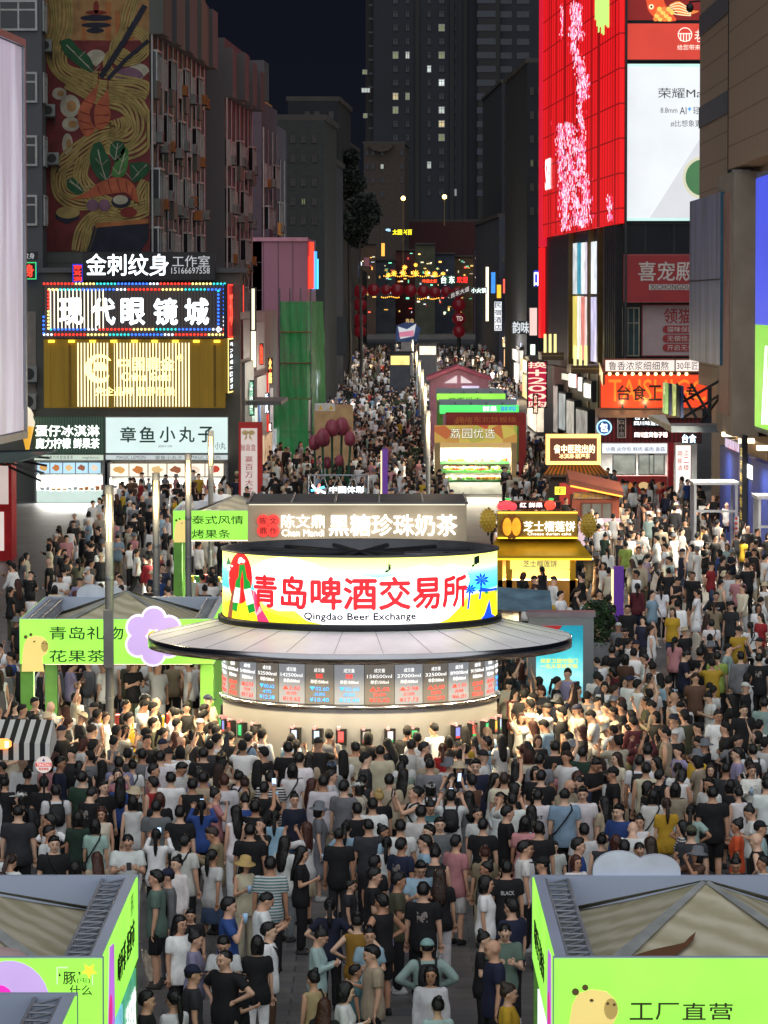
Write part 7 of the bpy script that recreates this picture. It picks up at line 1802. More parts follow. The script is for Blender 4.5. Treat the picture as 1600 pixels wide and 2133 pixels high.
# cars crossing at the end of the pedestrian street
def car(x, y, d, col, label, yaw=0, van=False, lights=True):
    p = P(x, y, d); g = ground_z(d); t = thing('parked_car', label, 'van' if van else 'car', (p.x, d, g), 'cars at the street crossing')
    fr = Fr((p.x, d), (math.cos(yaw), math.sin(yaw))); L, W, H = (4.6, 1.8, 1.45) if not van else (4.4, 1.8, 2.0)
    side = [(-L / 2, .35), (L / 2, .35), (L / 2, .8), (L * .3, .92), (L * .16, H), (-L * .3, H), (-L * .44, .95), (-L / 2, .85)] if not van else [(-L / 2, .35), (L / 2, .35), (L / 2, 1.0), (L * .36, 1.15), (L * .26, H), (-L / 2, H)]
    MB().prism(fr, side, -W / 2, W / 2).build('body', M('car_%d' % col[0], col, .25, .3), t)
    gl = [(L * .27, .95), (L * .14, H - .08), (-L * .27, H - .08), (-L * .4, .97)] if not van else [(L * .33, 1.18), (L * .24, H - .1), (-L * .1, H - .1), (-L * .1, 1.15)]
    MB().prism(fr, gl[::-1], W / 2 + .002, W / 2 + .01).build('side_window', W_GLASS, t)
    for s in (-.3, .3):
        for n in (-W / 2 - .02, W / 2 - .18): 
            mb = MB(); mb.prism(fr, circ(L * s, .33, .33, 14), n, n + .2, 0); mb.build('wheel', BLACK, t)
    MB().box(fr, L / 2 + .001, L / 2 + .03, .62, .78, -W * .42, -W * .2).build('headlight', lit((250, 240, 210), 1.2), t); MB().box(fr, L / 2 + .001, L / 2 + .03, .62, .78, W * .2, W * .42).build('headlight', lit((250, 240, 210), 1.2), t)
    if van: # rear towards the camera
        pass
car(757, 702, 565, (70, 74, 80), 'dark grey car crossing on the left behind the crowd', .1)
car(806, 700, 560, (30, 32, 36), 'black car behind the crowd right of the grey car', .1)
car(902, 700, 520, (190, 186, 176), 'white van seen from behind on the street axis', PI / 2, True)
car(1002, 702, 540, (36, 38, 42), 'black car facing the crowd on the right', -PI / 2)
fr = FD(470)
wb = thing('kiosk_booth', 'blue and white sail shaped booth on the street axis', 'booth', (P(852, 730, 470).x, 470, ground_z(470)))
mb = MB(); mb.prism(fr, [fr.px(*p) for p in ((824, 712), (826, 678), (855, 668), (878, 684), (868, 712))], -2, -.3); mb.build('sail', M('sail_blue', (50, 80, 140), .5), wb)
MB().prism(fr, [fr.px(*p) for p in ((834, 706), (829, 680), (848, 686), (867, 674), (862, 700))], -.28, 0).build('sail', lit((206, 214, 220), .7), wb); MB().prism(fr, [fr.px(*p) for p in ((832, 702), (832, 692), (862, 688), (862, 700))], .002, .1).build('band', lit((206, 120, 150), .7), wb); T(fr, '青岛', 845, 664, 862, 672, lit((230, 190, 120), 1.0), wb, .1)
MB().box(fr, fr.px(836, 700)[0], fr.px(862, 700)[0], ground_z(470), fr.px(836, 704)[1], -2, -.4).build('body', M('booth_body', (150, 150, 156), .5), wb)
for x0, x1, y0, y1, d, l, c in ((812, 855, 735, 765, 385, 'small warm lit drinks booth on the street axis', (250, 220, 130)), (872, 910, 715, 770, 400, 'dark framed glass kiosk right of the lamp row', (226, 220, 200))):
    fr = FD(d); a, z1 = fr.px(x0, y0); b, z0 = fr.px(x1, y1); t = thing('street_booth', l, 'booth', fr.pt((a + b) / 2, 0)); MB().box(fr, a, b, 0, z1, -2, -.1).build('body', M('booth_grey', (70, 72, 80)), t); MB().box(fr, a + .1, b - .1, z1 - 1.2, z1 - .3, -.098, .0).build('lit_window', lit(c, 1.1, .3), t); MB().box(fr, a - .3, b + .3, z1 + .002, z1 + .15, -2.3, .3).build('roof', DARK, t)
# dark trees against the unlit blocks
def tree(x, ytop, ybot, d, r, label, seed):
    p0, p1 = P(x, ybot, d), P(x, ytop, d); t = thing('street_tree', label, 'tree', (p0.x, d, ground_z(d))); rr = random.Random(seed)
    g = ground_z(d); MB().path([(p0.x, d, g), (p0.x + .3, d, g + 3), (p0.x, d, p0.z + (p1.z - p0.z) * .5)], [.3, .22, .1]).build('trunk', M('bark_dark', (40, 34, 28)), t)
    mb = MB()
    for k in range(7):
        cz = p0.z + (p1.z - p0.z) * (.15 + .75 * rr.random()); c = Vector((p0.x + rr.gauss(0, r * .5), d + rr.gauss(0, r * .4), cz)); q = r * (.5 + .4 * rr.random())
        for i in range(420):
            v = Vector((rr.gauss(0, 1), rr.gauss(0, 1), rr.gauss(0, 1))).normalized() * q * rr.random() ** .35; s = .22 + .15 * rr.random()
            d1 = Vector((rr.gauss(0, 1), rr.gauss(0, 1), rr.gauss(0, 1))).normalized() * s; d2 = d1.cross(Vector((rr.gauss(0, 1), rr.gauss(0, 1), 1))).normalized() * s * .5
            mb.add([c + v - d1, c + v + d2, c + v + d1, c + v - d2], [(0, 1, 2, 3)], rr.randrange(2))
    mb.build('crown', [M('night_leaf', (22, 30, 24), .8), M('night_leaf_mid', (30, 38, 30), .8)], t)
tree(725, 300, 520, 450, 2.0, 'dark slender tree against the unlit slab blocks', 2); tree(748, 360, 520, 440, 2.0, 'dark bushy tree right of the slender tree', 3)
# ------------------------------------------------------------------ people: bodies, clothes and hair grown as closed volumes, then fused
def ob_mat(name, rough, var=.12, scale=9.0, bump=0.0):
    m = bpy.data.materials.new(name); m.use_nodes = True
    nt = m.node_tree; b = nt.nodes['Principled BSDF']; b.inputs['Roughness'].default_value = rough
    oi = nt.nodes.new('ShaderNodeObjectInfo'); n = nt.nodes.new('ShaderNodeTexNoise'); n.inputs['Scale'].default_value = scale; n.inputs['Detail'].default_value = 4
    tc_ = nt.nodes.new('ShaderNodeTexCoord'); nt.links.new(tc_.outputs['Object'], n.inputs['Vector'])
    r = nt.nodes.new('ShaderNodeMapRange'); r.inputs[1].default_value = .3; r.inputs[2].default_value = .7; r.inputs[3].default_value = 1 - var; r.inputs[4].default_value = 1 + var
    nt.links.new(n.outputs['Fac'], r.inputs[0])
    s = nt.nodes.new('ShaderNodeVectorMath'); s.operation = 'SCALE'; nt.links.new(oi.outputs['Color'], s.inputs[0]); nt.links.new(r.outputs[0], s.inputs['Scale']); nt.links.new(s.outputs[0], b.inputs['Base Color'])
    if bump:
        bp = nt.nodes.new('ShaderNodeBump'); bp.inputs['Strength'].default_value = bump; bp.inputs['Distance'].default_value = .03; nt.links.new(n.outputs['Fac'], bp.inputs['Height']); nt.links.new(bp.outputs[0], b.inputs['Normal'])
    return m
SKIN_M, CLOTH_M, HAIR_M = ob_mat('skin', .5, .05), ob_mat('woven_cloth', .85, .1, 7, .5), ob_mat('hair_strands', .42, .3, 30, .4)
EYE_M, LIP_M = M('eye_dark', (24, 18, 16), .3), M('lips', (150, 84, 78), .5)
V3 = Vector
def cloth_variant(name, mode):
    m = CLOTH_M.copy(); m.name = name; nt = m.node_tree; b = nt.nodes['Principled BSDF']; src = b.inputs['Base Color'].links[0].from_socket
    tc_ = nt.nodes.new('ShaderNodeTexCoord'); t = nt.nodes.new('ShaderNodeTexWave' if mode == 's' else 'ShaderNodeTexNoise'); nt.links.new(tc_.outputs['Object'], t.inputs['Vector'])
    if mode == 's': t.bands_direction = 'Z'; t.inputs['Scale'].default_value = 7; fac = t.outputs['Fac']
    else:
        t.inputs['Scale'].default_value = 26; sx_ = nt.nodes.new('ShaderNodeSeparateXYZ'); nt.links.new(tc_.outputs['Object'], sx_.inputs[0])
        def f(op, a, b_=None, c=None):
            n = nt.nodes.new('ShaderNodeMath'); n.operation = op
            for i, v in enumerate((a, b_, c)):
                if v is None: continue
                if isinstance(v, (int, float)): n.inputs[i].default_value = v
                else: nt.links.new(v, n.inputs[i])
            return n.outputs[0]
        box = f('MULTIPLY', f('LESS_THAN', f('ABSOLUTE', sx_.outputs[0]), .075), f('LESS_THAN', f('ABSOLUTE', f('SUBTRACT', sx_.outputs[2], 1.27)), .075)); fac = f('MULTIPLY', box, t.outputs['Fac'])
    g = nt.nodes.new('ShaderNodeMath'); g.operation = 'GREATER_THAN'; g.inputs[1].default_value = .5; nt.links.new(fac, g.inputs[0])
    oi = [n for n in nt.nodes if n.type == 'OBJECT_INFO'][0]; hs = nt.nodes.new('ShaderNodeMix'); hs.data_type = 'RGBA'; hs.inputs['B'].default_value = (.62, .6, .58, 1) if mode == 's' else (.3, .26, .24, 1)
    nt.links.new(g.outputs[0], hs.inputs['Factor']); nt.links.new(src, hs.inputs['A']); nt.links.new(hs.outputs['Result'], b.inputs['Base Color']); return m
STRIPE_M, PRINT_M = cloth_variant('striped_cloth', 's'), cloth_variant('printed_cloth', 'p')
def loft(mb, secs, seg=14, m=0):
    vs, fs = [], []
    for (x, y, z, rx, ry) in secs:
        for i in range(seg):
            t = 2 * PI * i / seg; vs.append((x + rx * math.cos(t), y + ry * math.sin(t), z))
    for j in range(len(secs) - 1):
        for i in range(seg):
            a, b = j * seg + i, j * seg + (i + 1) % seg; fs.append((a, b, b + seg, a + seg))
    fs.append(tuple(range(seg))[::-1]); fs.append(tuple(range((len(secs) - 1) * seg, len(secs) * seg)))
    return mb.add(vs, fs, m, True)
def limb(mb, pts, rs, seg=10):
    for i in range(len(pts) - 1):
        mb.tube(pts[i], pts[i + 1], rs[i], rs[i + 1], seg)
    for p, r in zip(pts, rs): mb.ell(p, r, seg=seg, rings=6)
    return mb
def fuse(mb, voxel, faces, smooth=4):
    me = bpy.data.meshes.new('fused'); me.from_pydata([tuple(v) for v in mb.v], [], mb.f); me.update()
    o = bpy.data.objects.new('fused', me); COL.objects.link(o)
    r = o.modifiers.new('r', 'REMESH'); r.mode = 'VOXEL'; r.voxel_size = voxel
    s = o.modifiers.new('s', 'SMOOTH'); s.factor = .5; s.iterations = smooth
    dg = bpy.context.evaluated_depsgraph_get(); e = o.evaluated_get(dg); n = len(e.data.polygons)
    d = o.modifiers.new('d', 'DECIMATE'); d.ratio = min(1.0, faces / max(n * 2, 1))
    dg = bpy.context.evaluated_depsgraph_get()
    out = bpy.data.meshes.new_from_object(o.evaluated_get(dg)); bpy.data.objects.remove(o); bpy.data.meshes.remove(me)
    nv, nf = len(out.vertices), len(out.polygons)
    co = np.zeros(nv * 3); out.vertices.foreach_get('co', co)
    F = [tuple(p.vertices) for p in out.polygons]; bpy.data.meshes.remove(out)
    return co.reshape(-1, 3), F
def mesh_of(name, parts, mats):
    """parts: (coords, faces, material index)"""
    vs, fs, ms = [], [], []
    for co, F, m in parts:
        b = len(vs); vs += [tuple(c) for c in co]; fs += [tuple(b + i for i in f) for f in F]; ms += [m] * len(F)
    me = bpy.data.meshes.new(name); me.from_pydata(vs, [], fs)
    for m in mats: me.materials.append(m)
    me.polygons.foreach_set('material_index', ms); me.polygons.foreach_set('use_smooth', [True] * len(fs)); me.update()
    return me
# poses: per arm (upper dir, fore dir) for the right (-x) and left (+x); head pitch down (deg); stride
def sy(u, f): return ((-u[0], u[1], u[2]), (-f[0], f[1], f[2])), (u, f)
POSE = {'S': (*sy((.16, .02, -1), (.05, -.16, -1)), 4, 0), 'P': (*sy((.16, -.22, -1), (-.42, -.8, .34)), 30, 0),
        'U': (*sy((.3, -.8, -.25), (-.34, -.3, .9)), -4, 0), 'R': (((-.35, -.35, .8), (.05, -.35, .95)), sy((.16, .02, -1), (.05, -.16, -1))[1], -8, 0),
        'A': (*sy((.72, .2, -.7), (-.8, -.4, -.5)), 6, 0), 'F': (*sy((.22, -.12, -1), (-.95, -.42, .14)), 4, 0),
        'G': (((-.18, -.05, -1), (.25, -.85, .34)), sy((.16, .02, -1), (.02, -.2, -1))[1], 10, 0), 'D': (((-.35, -.5, -.75), (.42, -.2, .9)), sy((.16, .02, -1), (.02, -.2, -1))[1], 4, 0),
        'W': (((-.14, .34, -1), (-.02, .1, -1)), ((.14, -.34, -1), (.02, -.6, -.9)), 2, .2)}
HEADZ, NECK = 1.615, V3((0, .005, 1.5))
def torso(sex, grow=0.0, z0=.83, z1=1.56):
    if sex == 'm': q = [(.80, .15, .108, .0), (.90, .17, .118, .005), (1.0, .155, .112, 0), (1.1, .152, .108, 0), (1.26, .178, .118, 0), (1.36, .186, .112, .004), (1.42, .168, .092, .006), (1.465, .1, .074, .006), (1.49, .064, .062, .006), (1.56, .056, .06, -.004)]
    else: q = [(.80, .155, .112, .0), (.90, .176, .124, .006), (1.0, .148, .108, 0), (1.08, .128, .096, 0), (1.2, .142, .112, -.01), (1.28, .15, .122, -.014), (1.36, .158, .1, 0), (1.42, .14, .082, .006), (1.462, .082, .066, .006), (1.49, .052, .054, .006), (1.56, .046, .052, -.004)]
    return [(0, y, z, rx + grow, ry + grow) for z, rx, ry, y in q if z0 - .001 <= z <= z1 + .001]
SH = {'m': .182, 'w': .16}
def joints(sex, pose):
    R, L, _, st = POSE[pose]; out = []
    for sg, (u, f) in ((-1, R), (1, L)):
        s = V3((sg * SH[sex], .005, 1.405)); e = s + V3(u).normalized() * .285; w = e + V3(f).normalized() * .25
        out.append((s, e, w, V3(f).normalized()))
    return out
def legs(sex, st):
    out = []
    for sg in (-1, 1):
        k = st * sg; hp = V3((sg * .09, 0, .9)); an = V3((sg * (.1 if not st else .07), k * 1.3, .085 + (.06 if k > 0 else 0))); kn = V3((sg * .1, k * .55 - .02 - abs(k) * .25, .48))
        out.append((hp, kn, an))
    return out
def headfix(pose):
    return Matrix.Translation(NECK) @ Matrix.Rotation(math.radians(POSE[pose][2]), 4, 'X') @ Matrix.Diagonal((1.1, 1.08, 1.08, 1)) @ Matrix.Translation(-NECK)
def hand(mb, w, d, sg, curl):
    """palm, four bent fingers of unequal length and a side thumb"""
    side = d.cross(V3((0, -1, .2))); side = side.normalized() if side.length > .1 else V3((1, 0, 0)); nrm = side.cross(d).normalized()
    p1 = w + d * .095
    n0 = len(mb.v); vs = []
    for p, a, b in ((w - d * .02, .024, .02), (w + d * .04, .038, .016), (p1, .04, .013)):
        for i in range(8): t = 2 * PI * i / 8; vs.append(p + side * (a * math.cos(t)) + nrm * (b * math.sin(t)))
    fs = [(j * 8 + i, j * 8 + (i + 1) % 8, j * 8 + 8 + (i + 1) % 8, j * 8 + 8 + i) for j in range(2) for i in range(8)] + [tuple(range(16, 24))]
    mb.add(vs, fs, 0, True)
    for k, L in enumerate((.062, .072, .068, .052)):
        b = p1 + side * (.03 - .02 * k) - d * .008; m = b + (d * .8 - nrm * curl * .6).normalized() * L * .55; t = m + (d * (1 - curl) - nrm * curl * 1.2).normalized() * L * .5
        mb.tube(b, m, .0095, .009, 5); mb.tube(m, t, .009, .007, 5)
    b = w + d * .035 + side * .032; m = b + (d * .6 + side * .7 - nrm * .2).normalized() * .035; mb.tube(b, m, .012, .011, 5); mb.tube(m, m + (d - nrm * curl).normalized() * .03, .011, .008, 5)
def body_mesh(sex, pose, faces=1500):
    mb = MB(); loft(mb, torso(sex)); J = joints(sex, pose); st = POSE[pose][3]; k = 1.0 if sex == 'm' else .86
    for s, e, w, d in J: limb(mb, [s, e, w], [.054 * k, .04 * k, .027 * k])
    for hp, kn, an in legs(sex, st): limb(mb, [hp, kn + V3((0, -.012, .06)), kn, kn + (an - kn) * .3 + V3((0, .016, 0)), an], [.086, .06 * k, .056 * k, .056 * k, .036 * k]); limb(mb, [an + V3((0, .03, -.035)), an + V3((0, -.12, -.045))], [.036, .03], 8)
    H = headfix(pose); hd = MB(); c = V3((0, -.008, HEADZ))
    hd.ell(c + V3((0, .012, .02)), .075, .09, .1, 14, 10); hd.ell(c + V3((0, -.02, -.045)), .058, .062, .07, 12, 8); hd.ell(c + V3((0, -.052, -.088)), .03, .028, .026, 8, 6)
    hd.tube(c + V3((0, -.078, .012)), c + V3((0, -.1, -.028)), .01, .017, 6); hd.ell(c + V3((0, -.07, .04)), .05, .02, .014, 8, 6)
    for sg in (-1, 1): hd.ell(c + V3((sg * .076, .015, -.008)), .012, .024, .032, 8, 6); hd.ell(c + V3((sg * .036, -.064, -.025)), .024, .018, .022, 8, 6)
    limb(hd, [V3((0, .006, 1.47)), V3((0, -.002, 1.56))], [.052 * k, .052 * k])
    b0 = len(mb.v); mb.add([H @ V3(p) for p in hd.v], hd.f)
    co, F = fuse(mb, .0115, faces)
    ex = MB()
    for (s, e, w, d), sg in zip(J, (-1, 1)): hand(ex, w - d * .004, d, sg, .85 if POSE[pose][0 if sg < 0 else 1][1][2] > 0 else .4)
    fc = MB()
    for sg in (-1, 1): fc.ell(c + V3((sg * .03, -.083, .006)), .0125, .008, .0065, 8, 5); fc.ell(c + V3((sg * .031, -.085, .03)), .018, .006, .004, 8, 4)
    lp = MB(); lp.ell(c + V3((0, -.083, -.056)), .02, .008, .007, 8, 5)
    tr = lambda m: [tuple(H @ V3(p)) for p in m.v]
    return [(co, F, 0), (ex.v, ex.f, 0), (tr(fc), fc.f, 1), (tr(lp), lp.f, 2)]
def top_mesh(sex, pose, kind, faces=700):
    mb = MB(); k = 1.0 if sex == 'm' else .9; J = joints(sex, pose)
    z0 = 1.0 if kind == 'd' else .80
    T_ = torso(sex, .02 if kind != 'n' else .014, z0 if kind != 'd' else .8, 1.47)
    if kind != 'd': T_ = [(x, y, z - (.035 if z < .81 else 0), rx + (.014 if z < 1.1 else 0) , ry + (.018 if z < 1.1 else 0)) for x, y, z, rx, ry in T_]
    if kind == 'd': T_ = [(0, 0, .42, .25, .21), (0, 0, .6, .22, .18)] + T_
    loft(mb, T_, 16)
    for s, e, w, d in J:
        if kind == 'n': mb.ell(s + V3((0, 0, .012)) - V3((s.x * .12, 0, 0)), .058 * k, .062, .05, 10, 6); continue
        a = s + (e - s) * (.66 if kind != 'g' else 1.0); n_ = [.076 * k, .07 * k]
        if kind == 'g': limb(mb, [s, e, e + (w - e) * .9], [.074 * k, .06 * k, .048 * k])
        else: mb.ell(s, .074 * k, seg=10, rings=6); mb.tube(s, a, .074 * k, .072 * k, 10)
    co, F = fuse(mb, .0145, faces, 5); th = np.arctan2(co[:, 1], co[:, 0]); f_ = 1 + .035 * np.sin(22 * co[:, 2] + 3 * th) * np.clip((1.36 - co[:, 2]) * 4, 0, 1) + .025 * np.sin(9 * th + 13 * co[:, 2])
    co[:, :2] *= f_[:, None]; return [(co, F, 0)]
def bottom_mesh(sex, st, kind, faces=420):
    mb = MB(); L = legs(sex, st)
    if kind == 'k': loft(mb, [(0, 0, .5, .22, .19), (0, 0, .72, .2, .17)] + torso(sex, .012, .8, 1.02), 16)
    else:
        loft(mb, [(0, 0, .79, .13, .1)] + torso(sex, .012, .8, 1.02), 16)
        for hp, kn, an in L:
            if kind == 's': e = hp + (kn - hp) * .92; limb(mb, [hp, hp + (kn - hp) * .5], [.1, .097]); mb.tube(hp + (kn - hp) * .5, e, .097, .094)
            else: limb(mb, [hp, kn, an + V3((0, 0, .04))], [.1, .078, .07])
    return [(*fuse(mb, .0145, faces, 4), 0)]
def shoe_mesh(sex, st):
    mb = MB()
    for hp, kn, an in legs(sex, st):
        p = an + V3((0, .02, -.05)); mb.ell(p + V3((0, -.05, 0)), .048, .125, .052, 10, 6); mb.ell(p + V3((0, .0, .03)), .045, .06, .05, 8, 6)
    return [(np.array(mb.v), mb.f, 0)]
def hair_mesh(kind, faces=420):
    c = V3((0, 0, HEADZ)); mb = MB()
    def capv(r, cut, back=.0):
        h = MB(); h.ell(c + V3((0, .016, .022)), .083 * r, .1 * r, .108 * r, 18, 12)
        for i, p in enumerate(h.v):
            x, y, z = p
            zmin = HEADZ + (.06 if y < -.05 else .03 if y < -.015 else (.0 if y < .03 else cut))
            if z < zmin:
                q = max(.72, 1 - (zmin - z) * 9); x, y, z = x * q, (y - .01) * q + .01, zmin - (zmin - z) * .35
            h.v[i] = (x, y, z)
        mb.add(h.v, h.f); return h
    if kind == 'z': capv(.97, -.03)
    elif kind in 's': capv(1.04, -.05); mb.ell(c + V3((.01, -.02, .1)), .062, .055, .03, 12, 6)
    elif kind == 'b': capv(1.06, -.02); loft(mb, [(0, .03, HEADZ - .13, .085, .07), (0, .024, HEADZ - .02, .098, .085), (0, .02, HEADZ + .06, .088, .09)], 14)
    elif kind == 'l': capv(1.06, -.02); loft(mb, [(0, .085, HEADZ - .42, .06, .03), (0, .085, HEADZ - .3, .1, .045), (0, .065, HEADZ - .14, .1, .06), (0, .03, HEADZ - .02, .095, .082), (0, .02, HEADZ + .06, .088, .09)], 14)
    elif kind == 'p': capv(1.04, -.04); mb.ell(c + V3((0, .12, .04)), .035, .035, .035, 8, 6); loft(mb, [(0, .125, HEADZ - .3, .014, .014), (0, .135, HEADZ - .18, .038, .03), (0, .13, HEADZ - .04, .036, .03), (0, .12, HEADZ + .05, .026, .024)], 10)
    elif kind == 'u': capv(1.03, -.04); mb.ell(c + V3((0, .075, .115)), .045, .045, .042, 10, 7)
    if kind in 'zsblpu':
        co, F = fuse(mb, .0095, faces, 2); r_ = np.random.RandomState(5); return [(co + (co - np.array([0, .01, HEADZ])) * r_.normal(0, .035, (len(co), 1)) * np.array([1, 1, .6]), F, 0)]
    if kind == 'c':   # cap with a peak
        h = MB(); h.ell(c + V3((0, .014, .03)), .09, .106, .1, 18, 10)
        h.v = [(x, y, max(z, HEADZ + .035)) for x, y, z in h.v]; mb.add(h.v, h.f); mb.ell(c + V3((0, -.125, .042)), .07, .07, .008, 14, 6)
    elif kind in 'hq':  # brimmed hat
        r = .17 if kind == 'h' else .15
        mb.lathe(c + V3((0, .012, 0)), [(.085, .02), (r, .0 if kind == 'h' else .03), (r, .008 if kind == 'h' else .038), (.098, .04), (.088, .12), (.05, .14), (.005, .142)], 18)
    return [(np.array(mb.v), mb.f, 0)]
CACHE = {}
def get(key):
    if key in CACHE: return CACHE[key]
    k = key[0]
    if k == 'body': parts, nm, mats = body_mesh(*key[1:]), 'person_body', [SKIN_M, EYE_M, LIP_M]
    elif k == 'top': parts, nm, mats = top_mesh(*key[1:]), 'shirt', [CLOTH_M]
    elif k == 'bot': parts, nm, mats = bottom_mesh(*key[1:]), 'trousers', [CLOTH_M]
    elif k == 'shoe': parts, nm, mats = shoe_mesh(*key[1:]), 'shoes', [CLOTH_M]
    else:
        H = headfix(key[2]); parts = [([tuple(H @ V3(tuple(p))) for p in co], F, m) for co, F, m in hair_mesh(key[1])]; nm, mats = 'hair', [HAIR_M if key[1] in 'zsblpu' else CLOTH_M]
    CACHE[key] = (mesh_of(nm, parts, mats), parts); return CACHE[key]
PAL = {'k': ('black', (22, 22, 25)), 'w': ('white', (236, 236, 234)), 'g': ('grey', (122, 124, 128)), 'c': ('charcoal', (50, 51, 55)), 'n': ('navy', (28, 34, 58)), 'b': ('blue', (44, 74, 140)), 'lb': ('light blue', (150, 180, 200)), 'be': ('beige', (176, 160, 136)), 'o': ('olive', (88, 88, 66)), 'p': ('pink', (206, 142, 146)), 'y': ('yellow', (206, 166, 44)), 'r': ('red', (166, 38, 44)), 'm': ('mint', (160, 184, 180)), 'pu': ('lavender', (150, 144, 178)), 'br': ('brown', (96, 68, 52)), 'or': ('orange', (214, 84, 44)), 'gn': ('dark green', (38, 62, 50)), 'cr': ('cream', (212, 202, 178)), 'go': ('gold', (170, 150, 110)), 'ma': ('maroon', (92, 32, 40)), 'te': ('teal', (84, 128, 134)), 'dn': ('denim', (58, 76, 104)), 'kh': ('khaki', (140, 126, 100)), 'li': ('lime', (150, 176, 84))}
HAIRC = {'': ('black', (16, 14, 14)), 'a': ('auburn', (70, 36, 26)), 'y': ('blond', (190, 160, 100)), 'n': ('brown', (52, 36, 28)), 'e': ('greying', (80, 78, 76))}
HAIRN = {'s': 'short %s hair', 'z': 'cropped %s hair', 'd': 'a bald head', 'b': '%s bob', 'l': 'long %s hair', 'p': '%s ponytail', 'u': '%s hair bun', 'c': '%s cap', 'h': '%s sun hat', 'q': '%s bucket hat'}
TOPN = {'t': 'tee', 'n': 'sleeveless top', 'g': 'long-sleeved shirt', 'd': 'dress'}; BOTN = {'s': 'shorts', 't': 'trousers', 'k': 'skirt'}
FAC = {'f': (0, 'facing the camera'), 'b': (180, 'seen from behind'), 'r': (90, 'turned right'), 'l': (-90, 'turned left'), 'fr': (42, 'facing front right'), 'fl': (-42, 'facing front left'), 'br': (138, 'back turned, facing right'), 'bl': (-138, 'back turned, facing left')}
POSN = {'S': '', 'P': 'hands before chest', 'U': 'both hands raised', 'R': 'one arm up', 'A': 'hands on hips', 'F': 'arms folded', 'G': 'one forearm out', 'D': 'hand at mouth', 'W': 'walking'}
def L3(c): return lin(c) + (1.0,)
people = []      # dicts, world placed
